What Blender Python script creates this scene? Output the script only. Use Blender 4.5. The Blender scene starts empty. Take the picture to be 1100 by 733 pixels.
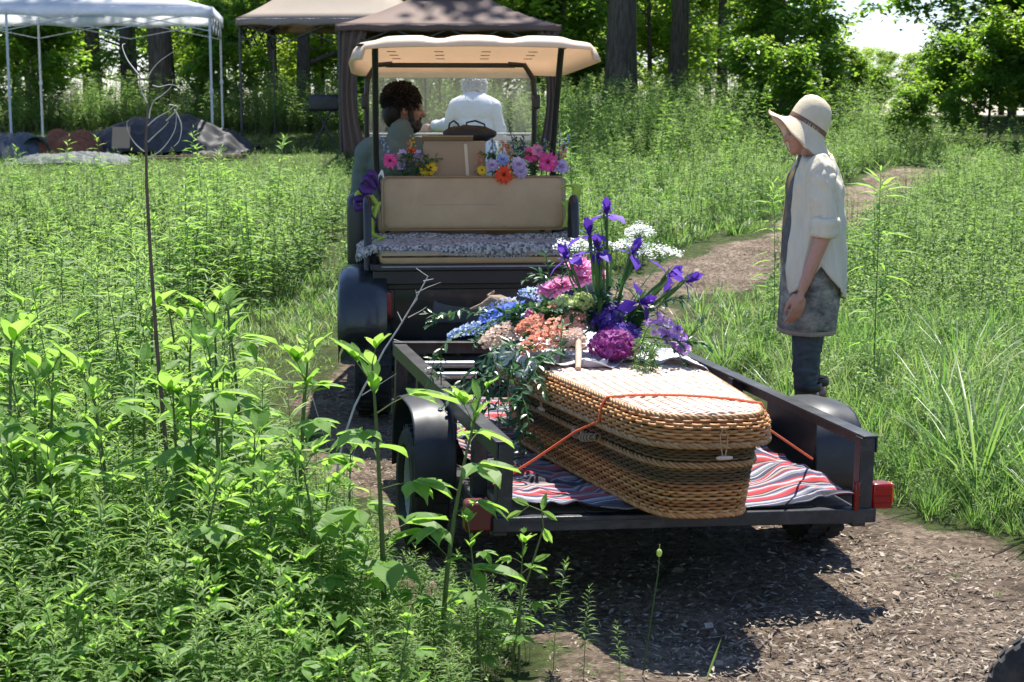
import bpy, bmesh, math, random
import numpy as np
from mathutils import Vector, Matrix, Euler, noise as mnoise
R = math.radians
sc = bpy.context.scene
# ---------------------------------------------------------------- camera
cam_d = bpy.data.cameras.new('camera'); cam = bpy.data.objects.new('camera', cam_d)
sc.collection.objects.link(cam); sc.camera = cam
cam.location = (0, 0, 1.6); cam.rotation_euler = (R(90 - 8.09), 0, 0)
cam_d.sensor_width = 36; cam_d.lens = 56.75; cam_d.clip_start = .05; cam_d.clip_end = 2000
cam_d.dof.use_dof = True; cam_d.dof.focus_distance = 6.0; cam_d.dof.aperture_fstop = 9.0
# ---------------------------------------------------------------- light
SUN_EL, SUN_AZ = 66, 12            # azimuth from +Y towards +X
world = bpy.data.worlds.new('World'); sc.world = world; world.use_nodes = True
wn = world.node_tree.nodes; wl = world.node_tree.links
sky = wn.new('ShaderNodeTexSky'); sky.sky_type = 'NISHITA'; sky.sun_disc = False
sky.sun_elevation = R(SUN_EL); sky.sun_rotation = R(SUN_AZ); sky.dust_density = .2; sky.air_density = 1.0; sky.ozone_density = 3.0
wn['Background'].inputs[1].default_value = .096
tint = wn.new('ShaderNodeMixRGB'); tint.blend_type = 'MULTIPLY'; tint.inputs[0].default_value = 1; tint.inputs[2].default_value = (.88, .87, .98, 1)
wl.new(sky.outputs[0], tint.inputs[1]); wl.new(tint.outputs[0], wn['Background'].inputs[0])
sun_d = bpy.data.lights.new('sun', 'SUN'); sun = bpy.data.objects.new('sun', sun_d); sc.collection.objects.link(sun)
sun_d.energy = 4.35; sun_d.angle = R(.53); sun_d.color = (1, .95, .86)
sv = Vector((math.sin(R(SUN_AZ)) * math.cos(R(SUN_EL)), math.cos(R(SUN_AZ)) * math.cos(R(SUN_EL)), math.sin(R(SUN_EL))))
sun.rotation_euler = sv.to_track_quat('Z', 'Y').to_euler(); sun.location = (5, 20, 40)
sc.view_settings.view_transform = 'Standard'; sc.view_settings.look = 'None'
sc.view_settings.exposure = 1.3; sc.view_settings.gamma = 1
sc.render.engine = 'CYCLES'
cy = sc.cycles; cy.max_bounces = 7; cy.diffuse_bounces = 4; cy.transmission_bounces = 6; cy.transparent_max_bounces = 8
cy.glossy_bounces = 3; cy.sample_clamp_indirect = 6; cy.caustics_reflective = False; cy.caustics_refractive = False
# ---------------------------------------------------------------- helpers
COL = sc.collection
def link(o, parent=None):
    COL.objects.link(o)
    if parent is not None: o.parent = parent
    return o
def tag(o, label=None, cat=None, group=None, kind=None):
    for k, v in (('label', label), ('category', cat), ('group', group), ('kind', kind)):
        if v: o[k] = v
    return o
def thing(name, label, cat, loc=(0, 0, 0), rz=0, group=None, rot=None):
    o = bpy.data.objects.new(name, None); o.empty_display_size = .1; link(o)
    o.location = loc; o.rotation_euler = rot if rot is not None else (0, 0, rz)
    return tag(o, label, cat, group)
def copy_tree(o, parent=None):
    c = o.copy(); link(c, parent)
    for ch in list(o.children): copy_tree(ch, c)
    return c
def V3(*a): return Vector(a)
class MB:
    """collects shapes, build() links them as one mesh object"""
    def __init__(s): s.v = []; s.f = []; s.m = []
    def add(s, vs, fs, mi=0):
        n = len(s.v); s.v += [tuple(v) for v in vs]; s.f += [tuple(i + n for i in f) for f in fs]; s.m += [mi] * len(fs); return s
    def box(s, c, d, rot=None, mi=0, taper=1.0):
        hx, hy, hz = d[0] / 2, d[1] / 2, d[2] / 2
        vs = []
        for z in (-1, 1):
            k = 1 if z < 0 else taper
            for x, y in ((-1, -1), (1, -1), (1, 1), (-1, 1)): vs.append(Vector((x * hx * k, y * hy * k, z * hz)))
        if rot is not None:
            M = rot if isinstance(rot, Matrix) else Euler(rot).to_matrix()
            vs = [M @ v for v in vs]
        c = Vector(c)
        return s.add([v + c for v in vs], [(0, 3, 2, 1), (4, 5, 6, 7), (0, 1, 5, 4), (1, 2, 6, 5), (2, 3, 7, 6), (3, 0, 4, 7)], mi)
    def bar(s, a, b, w, h=None, up=(0, 0, 1), mi=0):
        a, b = Vector(a), Vector(b); h = h or w; d = b - a; L = d.length; d.normalize()
        up = Vector(up)
        if abs(d.dot(up)) > .98: up = Vector((0, 1, 0))
        x = d.cross(up).normalized(); z = x.cross(d)
        M = Matrix((x, d, z)).transposed()
        return s.box((a + b) / 2, (w, L, h), M, mi)
    def tube(s, pts, r, n=8, closed=False, caps=True, mi=0, sy=1.0):
        pts = [Vector(p) for p in pts]; N = len(pts)
        rs = r if isinstance(r, (list, tuple)) else [r] * N
        vs = []; fs = []; up = None
        for i, p in enumerate(pts):
            if closed: t = (pts[(i + 1) % N] - pts[i - 1])
            else: t = pts[min(i + 1, N - 1)] - pts[max(i - 1, 0)]
            if t.length < 1e-9: t = Vector((0, 0, 1))
            t.normalize()
            if up is None:
                up = Vector((0, 0, 1)) if abs(t.z) < .9 else Vector((1, 0, 0))
            x = t.cross(up)
            if x.length < 1e-6: x = t.orthogonal()
            x.normalize(); up = x.cross(t).normalized()
            for k in range(n):
                a = 2 * math.pi * k / n
                vs.append(p + (x * math.cos(a) + up * math.sin(a) * sy) * rs[i])
        for i in range(N if closed else N - 1):
            j = (i + 1) % N
            for k in range(n):
                l = (k + 1) % n
                fs.append((i * n + k, i * n + l, j * n + l, j * n + k))
        if caps and not closed:
            fs.append(tuple(reversed(range(n)))); fs.append(tuple((N - 1) * n + k for k in range(n)))
        return s.add(vs, fs, mi)
    def lathe(s, prof, n=24, M=None, mi=0, arc=2 * math.pi, squash=(1, 1)):
        """prof: list of (r, z)"""
        vs = []; fs = []; full = abs(arc - 2 * math.pi) < 1e-6; m = n if full else n + 1
        for (r, z) in prof:
            for k in range(m):
                a = arc * k / n
                vs.append(Vector((r * math.cos(a) * squash[0], r * math.sin(a) * squash[1], z)))
        if M is not None: vs = [M @ v for v in vs]
        for i in range(len(prof) - 1):
            for k in range(n):
                l = (k + 1) % m
                fs.append((i * m + k, i * m + l, (i + 1) * m + l, (i + 1) * m + k))
        return s.add(vs, fs, mi)
    def ball(s, c, r, n=10, m=6, rot=None, mi=0):
        r = r if isinstance(r, (tuple, list, Vector)) else (r, r, r); vs = []; fs = []; c = Vector(c)
        for i in range(m + 1):
            th = math.pi * i / m
            for k in range(n):
                a = 2 * math.pi * k / n
                v = Vector((r[0] * math.sin(th) * math.cos(a), r[1] * math.sin(th) * math.sin(a), r[2] * math.cos(th)))
                if rot is not None: v = (rot if isinstance(rot, Matrix) else Euler(rot).to_matrix()) @ v
                vs.append(c + v)
        for i in range(m):
            for k in range(n):
                l = (k + 1) % n; fs.append((i * n + k, (i + 1) * n + k, (i + 1) * n + l, i * n + l))
        return s.add(vs, fs, mi)
    def grid(s, P, mi=0, closed_u=False):
        """P[i][j] points"""
        nu = len(P); nv = len(P[0]); vs = [p for row in P for p in row]; fs = []
        for i in range(nu if closed_u else nu - 1):
            for j in range(nv - 1):
                a = i * nv + j; b = ((i + 1) % nu) * nv + j
                fs.append((a, b, b + 1, a + 1))
        return s.add(vs, fs, mi)
    def xf(s, M):
        s.v = [tuple(M @ Vector(v)) for v in s.v]; return s
    def build(s, name, mats, parent=None, smooth=True, bevel=0, solid=0, sub=0, angle=40, loc=None, label=None, bseg=2, weld=False):
        me = bpy.data.meshes.new(name); me.from_pydata(s.v, [], s.f)
        bm = bmesh.new(); bm.from_mesh(me)
        if weld: bmesh.ops.remove_doubles(bm, verts=bm.verts, dist=1e-5)
        bmesh.ops.recalc_face_normals(bm, faces=bm.faces)
        bm.to_mesh(me); bm.free()
        mats = mats if isinstance(mats, (list, tuple)) else [mats]
        for m in mats: me.materials.append(m)
        if not weld: me.polygons.foreach_set('material_index', s.m)
        if smooth:
            me.polygons.foreach_set('use_smooth', [True] * len(me.polygons))
            if angle < 180: me.set_sharp_from_angle(angle=R(angle))
        o = bpy.data.objects.new(name, me); link(o, parent)
        if loc is not None: o.location = loc
        if bevel:
            b = o.modifiers.new('b', 'BEVEL'); b.width = bevel; b.segments = bseg; b.limit_method = 'ANGLE'; b.harden_normals = False
        if solid:
            m_ = o.modifiers.new('s', 'SOLIDIFY'); m_.thickness = solid; m_.offset = 0
        if sub:
            m_ = o.modifiers.new('u', 'SUBSURF'); m_.levels = sub; m_.render_levels = sub
        if label: o['label'] = label
        return o
# ---------------------------------------------------------------- numpy meshes for foliage
class NB:
    """numpy soup of triangles with a per-vertex random value and material index per face"""
    def __init__(s): s.V = []; s.F = []; s.A = []; s.M = []; s.n = 0
    def add(s, V, F, a, mi=0):
        V = np.asarray(V, float).reshape(-1, 3); F = np.asarray(F, int).reshape(-1, 3)
        s.V.append(V); s.F.append(F + s.n); s.A.append(np.broadcast_to(np.asarray(a, float), (len(V),)).copy()); s.M.append(np.full(len(F), mi)); s.n += len(V)
        return s
    def cat(s): return np.concatenate(s.V), np.concatenate(s.F), np.concatenate(s.A), np.concatenate(s.M)
    def build(s, name, mats, parent=None, smooth=False):
        V, F, A, M = s.cat(); return np_mesh(name, V, F, A, M, mats, parent, smooth)
def np_mesh(name, V, F, A, M, mats, parent=None, smooth=False, mesh_only=False):
    me = bpy.data.meshes.new(name); nv, nf = len(V), len(F)
    me.vertices.add(nv); me.vertices.foreach_set('co', V.astype(np.float32).ravel())
    me.loops.add(nf * 3); me.polygons.add(nf)
    me.polygons.foreach_set('loop_start', np.arange(0, nf * 3, 3, dtype=np.int32))
    me.loops.foreach_set('vertex_index', F.astype(np.int32).ravel())
    me.polygons.foreach_set('material_index', M.astype(np.int32))
    me.polygons.foreach_set('use_smooth', np.full(nf, smooth))
    at = me.attributes.new('rnd', 'FLOAT', 'POINT'); at.data.foreach_set('value', A.astype(np.float32))
    for m in (mats if isinstance(mats, (list, tuple)) else [mats]): me.materials.append(m)
    me.update(calc_edges=True)
    if mesh_only: return me
    return link(bpy.data.objects.new(name, me), parent)
def nrm(a): return a / np.maximum(np.linalg.norm(a, axis=-1, keepdims=True), 1e-9)
def leaves(O, D, U, L, W, droop=0., fold=.15, rows=((.3, .8), (.65, .75)), rnd=None, rng=None):
    """vectorised leaves: origins O, directions D, approx normals U, lengths, widths"""
    O = np.asarray(O, float); n = len(O); D = nrm(np.asarray(D, float)); U = np.asarray(U, float)
    S = nrm(np.cross(D, U)); Nn = np.cross(S, D)
    L = np.broadcast_to(L, (n,))[:, None]; W = np.broadcast_to(W, (n,))[:, None]; droop = np.broadcast_to(droop, (n,))[:, None]
    def cen(t):
        p = O + D * L * t; p = p + Nn * (-droop * L * t * t); return p
    vs = [O]
    for t, w in rows:
        c = cen(t)
        vs += [c - S * W * w / 2 + Nn * W * fold, c, c + S * W * w / 2 + Nn * W * fold]
    vs.append(cen(1.))
    k = len(vs); V = np.stack(vs, 1).reshape(-1, 3)
    f = [(0, 2, 1), (0, 3, 2)]
    for r in range(len(rows) - 1):
        a = 1 + 3 * r; b = a + 3
        f += [(a, a + 1, b + 1), (a, b + 1, b), (a + 1, a + 2, b + 2), (a + 1, b + 2, b + 1)]
    a = 1 + 3 * (len(rows) - 1); f += [(a, a + 1, k - 1), (a + 1, a + 2, k - 1)]
    F = (np.array(f)[None] + (np.arange(n) * k)[:, None, None]).reshape(-1, 3)
    A = np.repeat(rnd if rnd is not None else rng.random(n), k)
    return V, F, A
def leaves2(O, D, U, L, W, rnd, fold=.12):
    """cheap two-triangle folded leaves"""
    n = len(O); D = nrm(D); S = nrm(np.cross(D, U)); Nn = np.cross(S, D)
    L = np.broadcast_to(L, (n,))[:, None]; W = np.broadcast_to(W, (n,))[:, None]
    V = np.stack([O, O + D * L * .5 - S * W / 2 + Nn * W * fold, O + D * L, O + D * L * .5 + S * W / 2 + Nn * W * fold], 1).reshape(-1, 3)
    F = (np.array([(0, 2, 1), (0, 3, 2)])[None] + (np.arange(n) * 4)[:, None, None]).reshape(-1, 3)
    return V, F, np.repeat(rnd, 4)
def ntube(pts, rs, n=5):
    mb = MB(); mb.tube(pts, rs, n, caps=False)
    V = np.array([tuple(v) for v in mb.v]); F = []
    for q in mb.f: F += [(q[0], q[1], q[2]), (q[0], q[2], q[3])]
    return V, np.array(F)
# ---------------------------------------------------------------- materials
_mats = {}
def pmat(name, col, rough=.6, metal=0, var=.12, scale=8, bump=0, bscale=40, col2=None, coat=0, spec=.5, stretch=(1, 1, 1), trans=None, twc=.4, sheen=0, rough_var=.08, dirt=None):
    if name in _mats: return _mats[name]
    m = bpy.data.materials.new(name); m.use_nodes = True; nt = m.node_tree; N = nt.nodes; Lk = nt.links
    bs = N['Principled BSDF']; tc = N.new('ShaderNodeTexCoord'); mp = N.new('ShaderNodeMapping'); mp.inputs['Scale'].default_value = stretch
    Lk.new(tc.outputs['Object'], mp.inputs[0])
    nz = N.new('ShaderNodeTexNoise'); nz.inputs['Scale'].default_value = scale; nz.inputs['Detail'].default_value = 6; nz.inputs['Roughness'].default_value = .65
    Lk.new(mp.outputs[0], nz.inputs['Vector'])
    cr = N.new('ShaderNodeValToRGB'); c = Vector(col[:3]); c2 = Vector(col2) if col2 else c * (1 - var)
    cr.color_ramp.elements[0].position = .32; cr.color_ramp.elements[1].position = .68
    cr.color_ramp.elements[0].color = (*c2, 1); cr.color_ramp.elements[1].color = (*(c * (1 + (0 if col2 else var * .6))), 1)
    Lk.new(nz.outputs[0], cr.inputs[0]); outc = cr.outputs[0]
    if dirt:
        n2 = N.new('ShaderNodeTexNoise'); n2.inputs['Scale'].default_value = dirt[2] if len(dirt) > 2 else 5; n2.inputs['Detail'].default_value = 9; n2.inputs['Roughness'].default_value = .75
        Lk.new(tc.outputs['Object'], n2.inputs['Vector'])
        mr = N.new('ShaderNodeMapRange'); mr.inputs[1].default_value = .5; mr.inputs[2].default_value = .72; mr.inputs[4].default_value = dirt[1]
        Lk.new(n2.outputs[0], mr.inputs[0]); mx = N.new('ShaderNodeMixRGB'); Lk.new(mr.outputs[0], mx.inputs[0]); Lk.new(outc, mx.inputs[1]); mx.inputs[2].default_value = (*dirt[0], 1); outc = mx.outputs[0]
    Lk.new(outc, bs.inputs['Base Color'])
    rr = N.new('ShaderNodeMapRange'); rr.inputs[3].default_value = max(0, rough - rough_var); rr.inputs[4].default_value = min(1, rough + rough_var)
    Lk.new(nz.outputs[0], rr.inputs[0]); Lk.new(rr.outputs[0], bs.inputs['Roughness'])
    bs.inputs['Metallic'].default_value = metal; bs.inputs['Specular IOR Level'].default_value = spec
    if coat: bs.inputs['Coat Weight'].default_value = coat; bs.inputs['Coat Roughness'].default_value = .08
    if sheen: bs.inputs['Sheen Weight'].default_value = sheen
    if bump:
        nb = N.new('ShaderNodeTexNoise'); nb.inputs['Scale'].default_value = bscale; nb.inputs['Detail'].default_value = 8; Lk.new(mp.outputs[0], nb.inputs['Vector'])
        bp = N.new('ShaderNodeBump'); bp.inputs['Strength'].default_value = bump; bp.inputs['Distance'].default_value = .01
        Lk.new(nb.outputs[0], bp.inputs['Height']); Lk.new(bp.outputs[0], bs.inputs['Normal'])
    if trans:
        tr = N.new('ShaderNodeBsdfTranslucent'); tr.inputs[0].default_value = (*trans, 1); ms = N.new('ShaderNodeMixShader'); ms.inputs[0].default_value = twc
        Lk.new(bs.outputs[0], ms.inputs[1]); Lk.new(tr.outputs[0], ms.inputs[2]); Lk.new(ms.outputs[0], N['Material Output'].inputs[0])
    _mats[name] = m; return m
def leafmat(name, cols, trans, tw=.45, rough=.42, spec=.5, tmul=None):
    """colour from the per-leaf random value"""
    if name in _mats: return _mats[name]
    m = bpy.data.materials.new(name); m.use_nodes = True; nt = m.node_tree; N = nt.nodes; Lk = nt.links; bs = N['Principled BSDF']
    at = N.new('ShaderNodeAttribute'); at.attribute_name = 'rnd'
    def ramp(cs):
        cr = N.new('ShaderNodeValToRGB'); e = cr.color_ramp.elements
        while len(e) < len(cs): e.new(.5)
        for i, c in enumerate(cs): e[i].position = i / (len(cs) - 1); e[i].color = (*c, 1)
        Lk.new(at.outputs['Fac'], cr.inputs[0]); return cr.outputs[0]
    c1 = ramp(cols); Lk.new(c1, bs.inputs['Base Color']); bs.inputs['Roughness'].default_value = rough; bs.inputs['Specular IOR Level'].default_value = spec
    tr = N.new('ShaderNodeBsdfTranslucent'); Lk.new(ramp(trans), tr.inputs[0])
    ms = N.new('ShaderNodeMixShader'); ms.inputs[0].default_value = tw
    Lk.new(bs.outputs[0], ms.inputs[1]); Lk.new(tr.outputs[0], ms.inputs[2]); Lk.new(ms.outputs[0], N['Material Output'].inputs[0])
    _mats[name] = m; return m
# ---------------------------------------------------------------- terrain
def gz(x, y):
    y = np.asarray(y, float); s = np.clip(y - 8, 0, None)
    a = np.where(s < 4, s * s / 8, s - 2)
    z = .065 * np.minimum(a, 20)
    over = np.clip(y - 30, 0, None)
    z = z + .5 * (1 - np.exp(-over / 10)) - .02 * over * np.clip(over / 20, 0, 1)
    return z
def gzf(x, y): return float(gz(x, y))
PATHS = [([(1.9, 2.0), (1.38, 3.6), (.88, 5), (.32, 6.6), (-.25, 9), (-.1, 10.8), (.6, 12.2), (1.5, 13.4), (2.3, 14.9), (3.3, 17), (4.3, 19.5), (5.5, 22), (7.4, 24.2), (10.5, 25.5)],
          [1.5, 1.18, .98, 1.03, .95, .72, .56, .42, .38, .36, .36, .36, .36, .36])]
def path_d(x, y):
    """signed distance-ish: negative inside the path"""
    x = np.asarray(x, float); y = np.asarray(y, float); best = np.full(x.shape, 1e9)
    for pts, ws in PATHS:
        for (a, b, wa, wb) in zip(pts[:-1], pts[1:], ws[:-1], ws[1:]):
            dx, dy = b[0] - a[0], b[1] - a[1]; t = np.clip(((x - a[0]) * dx + (y - a[1]) * dy) / (dx * dx + dy * dy), 0, 1)
            d = np.hypot(x - a[0] - t * dx, y - a[1] - t * dy) - (wa + (wb - wa) * t)
            best = np.minimum(best, d)
    return best
def vnoise(x, y, s, seed=0):
    """cheap smooth value noise in numpy"""
    x = np.asarray(x) * s; y = np.asarray(y) * s; xi = np.floor(x).astype(int); yi = np.floor(y).astype(int); fx = x - xi; fy = y - yi
    def h(a, b): return np.modf(np.abs(np.sin(a * 127.1 + b * 311.7 + seed * 74.7) * 43758.5453))[0]
    fx = fx * fx * (3 - 2 * fx); fy = fy * fy * (3 - 2 * fy)
    return (h(xi, yi) * (1 - fx) + h(xi + 1, yi) * fx) * (1 - fy) + (h(xi, yi + 1) * (1 - fx) + h(xi + 1, yi + 1) * fx) * fy
# ================================================================ GROUND
def ground():
    ys = np.concatenate([np.arange(-6, 2, 1.), np.arange(2, 9, .08), np.arange(9, 26, .16), np.arange(26, 60, 1.), np.arange(60, 401, 20.)])
    xs = np.concatenate([-np.geomspace(400, 12, 24), np.arange(-11, -3, .4), np.arange(-3, 4, .08), np.arange(4, 8, .16), np.arange(8, 12, .5), np.geomspace(12, 400, 24)])
    X, Y = np.meshgrid(xs, ys, indexing='ij'); d = path_d(X, Y) + (vnoise(X, Y, 1.7) - .5) * .45 + (vnoise(X, Y, 6, 3) - .5) * .16
    Z = gz(X, Y) + np.where(Y < 30, (vnoise(X, Y, 2.3, 5) - .5) * .035 + (vnoise(X, Y, 9, 6) - .5) * .012, 0) - .03 * np.clip(-d / .4, 0, 1)
    nx, ny = X.shape; idx = np.arange(nx * ny).reshape(nx, ny)
    q = np.stack([idx[:-1, :-1], idx[1:, :-1], idx[1:, 1:], idx[:-1, 1:]], -1).reshape(-1, 4)
    F = np.concatenate([q[:, [0, 1, 2]], q[:, [0, 2, 3]]]); V = np.stack([X, Y, Z], -1).reshape(-1, 3)
    A = np.clip(.5 - d / .5, 0, 1).ravel()
    m = bpy.data.materials.new('ground_soil'); m.use_nodes = True; nt = m.node_tree; N = nt.nodes; L = nt.links; bs = N['Principled BSDF']
    tc = N.new('ShaderNodeTexCoord'); at = N.new('ShaderNodeAttribute'); at.attribute_name = 'rnd'
    def noise(s, d=8, r=.7, st=None, vec=None):
        n = N.new('ShaderNodeTexNoise'); n.inputs['Scale'].default_value = s; n.inputs['Detail'].default_value = d; n.inputs['Roughness'].default_value = r
        if st:
            mp = N.new('ShaderNodeMapping'); mp.inputs['Scale'].default_value = st; mp.inputs['Rotation'].default_value = (0, 0, .5); L.new(tc.outputs['Object'], mp.inputs[0]); L.new(mp.outputs[0], n.inputs['Vector'])
        else: L.new(tc.outputs['Object'], n.inputs['Vector'])
        return n.outputs[0]
    def ramp(fac, *st):
        cr = N.new('ShaderNodeValToRGB'); e = cr.color_ramp.elements
        while len(e) < len(st): e.new(.5)
        for i, (p, c) in enumerate(st): e[i].position = p; e[i].color = (*c, 1)
        L.new(fac, cr.inputs[0]); return cr.outputs[0]
    def mix(f, a, b, t='MIX'):
        mx = N.new('ShaderNodeMixRGB'); mx.blend_type = t
        for s, v in ((0, f), (1, a), (2, b)):
            if isinstance(v, (int, float)): mx.inputs[s].default_value = v
            elif isinstance(v, tuple): mx.inputs[s].default_value = (*v, 1)
            else: L.new(v, mx.inputs[s])
        return mx.outputs[0]
    chips = ramp(noise(55, 4, .8, (1, 2.2, 1)), (.3, (.10, .08, .065)), (.46, (.25, .205, .16)), (.58, (.34, .285, .23)), (.72, (.46, .40, .33)))
    vor = N.new('ShaderNodeTexVoronoi'); vor.inputs['Scale'].default_value = 42; L.new(tc.outputs['Object'], vor.inputs[0])
    vr = ramp(vor.outputs['Color'], (.1, (.45, .42, .4)), (.9, (1.25, 1.2, 1.15)))
    chips = mix(1, chips, vr, 'MULTIPLY')
    patch = ramp(noise(2.2, 5, .6), (.35, (.55, .5, .48)), (.65, (1.15, 1.12, 1.08)))
    mulch = mix(1, chips, patch, 'MULTIPLY')
    soil = ramp(noise(14), (.3, (.03, .032, .012)), (.5, (.055, .075, .022)), (.7, (.1, .15, .035)))
    fac = N.new('ShaderNodeMath'); fac.operation = 'ADD'; L.new(at.outputs['Fac'], fac.inputs[0])
    nn = N.new('ShaderNodeMapRange'); nn.inputs[3].default_value = -.5; nn.inputs[4].default_value = .5; L.new(noise(9, 8, .8), nn.inputs[0]); L.new(nn.outputs[0], fac.inputs[1])
    fr = ramp(fac.outputs[0], (.42, (0, 0, 0)), (.58, (1, 1, 1)))
    L.new(mix(fr, soil, mulch), bs.inputs['Base Color']); bs.inputs['Roughness'].default_value = .93; bs.inputs['Specular IOR Level'].default_value = .2
    bp = N.new('ShaderNodeBump'); bp.inputs['Strength'].default_value = .9; bp.inputs['Distance'].default_value = .03
    L.new(noise(48, 6, .8, (1, 2.2, 1)), bp.inputs['Height']); L.new(bp.outputs[0], bs.inputs['Normal'])
    o = np_mesh('ground', V, F, A, np.zeros(len(F)), m, smooth=True)
    tag(o, kind='structure')
ground()
def mulch():
    rng = np.random.default_rng(4); n = 150000
    y = 3.9 + (rng.random(n) ** 1.5) * 12; x = rng.uniform(-2.2, 3.2, n)
    d = path_d(x, y) + (vnoise(x, y, 1.7) - .5) * .45
    k = (d < .02) | ((d < .35) & (rng.random(n) < .2)); x, y = x[k], y[k]; n = len(x)
    sz = np.minimum(rng.lognormal(-4.7, .5, n) * 1.0 + .003, .023); a = rng.uniform(0, 6.28, n)
    O = np.stack([x, y, gz(x, y) - .02 + rng.random(n) * .018], 1); D = np.stack([np.cos(a), np.sin(a), rng.normal(0, .2, n)], 1)
    U = np.stack([rng.normal(0, .35, n), rng.normal(0, .35, n), np.ones(n)], 1)
    Lc, Wc = sz * 1.7, sz * rng.uniform(.25, .6, n); k = rng.random(n) < .012; Lc[k] = rng.uniform(.05, .13, k.sum()); Wc[k] = rng.uniform(.003, .006, k.sum()); k = rng.random(n) < .004; Lc[k] = rng.uniform(.04, .07, k.sum()); Wc[k] = Lc[k] * .55; O[k, 2] += .006
    V, F, A = leaves2(O, D, U, Lc, Wc, rng.random(n), .05)
    m = leafmat('bark_chip', [(.09, .07, .05), (.18, .145, .11), (.27, .225, .175), (.38, .325, .26)], [(.1, .08, .06), (.2, .15, .1)], .02, .8, .2)
    tag(np_mesh('mulch_chips', V, F, A, np.zeros(len(F)), m), 'grey brown wood chip mulch scattered over the cart track', 'mulch', kind='stuff')
mulch()
# ================================================================ MEADOW
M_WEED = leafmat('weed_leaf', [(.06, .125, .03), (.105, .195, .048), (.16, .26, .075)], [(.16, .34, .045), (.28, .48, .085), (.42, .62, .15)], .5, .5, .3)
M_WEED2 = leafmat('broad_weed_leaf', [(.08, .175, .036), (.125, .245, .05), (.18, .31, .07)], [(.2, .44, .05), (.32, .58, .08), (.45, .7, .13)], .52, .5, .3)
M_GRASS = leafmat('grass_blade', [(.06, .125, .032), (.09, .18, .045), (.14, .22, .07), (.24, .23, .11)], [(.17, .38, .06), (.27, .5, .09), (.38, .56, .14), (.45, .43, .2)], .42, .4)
M_STEM = leafmat('weed_stem', [(.05, .09, .02), (.1, .14, .035), (.12, .1, .04)], [(.1, .2, .03), (.1, .2, .03)], .1, .6)
def weed_lance(seed, h=.8, nl=46, ll=.095, lw=.017, rows=((.3, .85), (.65, .75))):
    rg = np.random.default_rng(seed); nb = NB(); lean = rg.normal(0, .06, 2)
    def st(t): return np.stack([lean[0] * t * t * h, lean[1] * t * t * h, t * h], -1)
    V, F = ntube([st(t) for t in np.linspace(0, 1, 5)], [.004, .0036, .003, .0022, .001], 4); nb.add(V, F, .4, 1)
    t = np.sort(rg.uniform(.12, 1, nl) ** .8); a = np.arange(nl) * 2.4 + rg.normal(0, .3, nl); up = rg.uniform(.1, .55, nl) + np.clip(t - .82, 0, 1) * 6
    D = np.stack([np.cos(a), np.sin(a), up], 1); U = np.stack([np.zeros(nl), np.zeros(nl), np.ones(nl)], 1) + rg.normal(0, .15, (nl, 3))
    L = ll * (1.15 - .55 * np.abs(t - .55) / .55) * rg.uniform(.75, 1.2, nl)
    L = L * np.where(t > .93, .6, 1)
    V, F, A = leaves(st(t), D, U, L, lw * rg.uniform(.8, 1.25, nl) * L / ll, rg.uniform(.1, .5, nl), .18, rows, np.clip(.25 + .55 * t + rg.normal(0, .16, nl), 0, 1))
    nb.add(V, F, A, 0); return nb
def weed_broad(seed, h=.7, nn=10, ls=.1, rows=((.22, .75), (.5, 1.), (.78, .6))):
    rg = np.random.default_rng(seed); nb = NB(); lean = rg.normal(0, .08, 2)
    def st(t): return np.stack([lean[0] * t * t * h, lean[1] * t * t * h, t * h], -1)
    V, F = ntube([st(t) for t in np.linspace(0, 1, 6)], [.007, .0065, .0055, .0045, .0032, .002], 5); nb.add(V, F, .3, 1)
    for i in range(nn):
        t = .22 + .78 * i / (nn - 1); a = i * 2.4 + rg.normal(0, .3); k = 1.25 - .75 * abs(t - .5) if t < .93 else .5
        top = t > .88; el = rg.uniform(.2, .6) if not top else 1.6
        pl = (.07 * k + .015) * rg.uniform(.8, 1.3); o = st(np.array(t)); d = np.array([math.cos(a), math.sin(a), el]); d /= np.linalg.norm(d); e = o + d * pl
        V, F = ntube([o, o + d * pl * .5 + [0, 0, .004], e], [.0022, .0018, .0014], 4); nb.add(V, F, .6, 1)
        nl = 3 if rg.random() < .45 else 5; base = math.atan2(d[1], d[0])
        for j in range(nl):
            aj = base + (j - (nl - 1) / 2) * (.95 if nl == 3 else .62); zz = (1.5 if top else rg.normal(.0, .12)) - .05 * abs(j - nl // 2)
            D = np.array([[math.cos(aj), math.sin(aj), zz]]); L = ls * k * (1 - .16 * abs(j - nl // 2)) * rg.uniform(.85, 1.1) * (.75 if nl == 5 else 1)
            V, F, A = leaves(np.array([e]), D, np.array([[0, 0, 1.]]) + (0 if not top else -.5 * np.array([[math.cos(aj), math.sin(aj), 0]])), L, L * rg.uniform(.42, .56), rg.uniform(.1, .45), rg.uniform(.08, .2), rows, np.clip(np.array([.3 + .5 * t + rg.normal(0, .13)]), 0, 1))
            nb.add(V, F, A, 0)
    return nb
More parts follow.
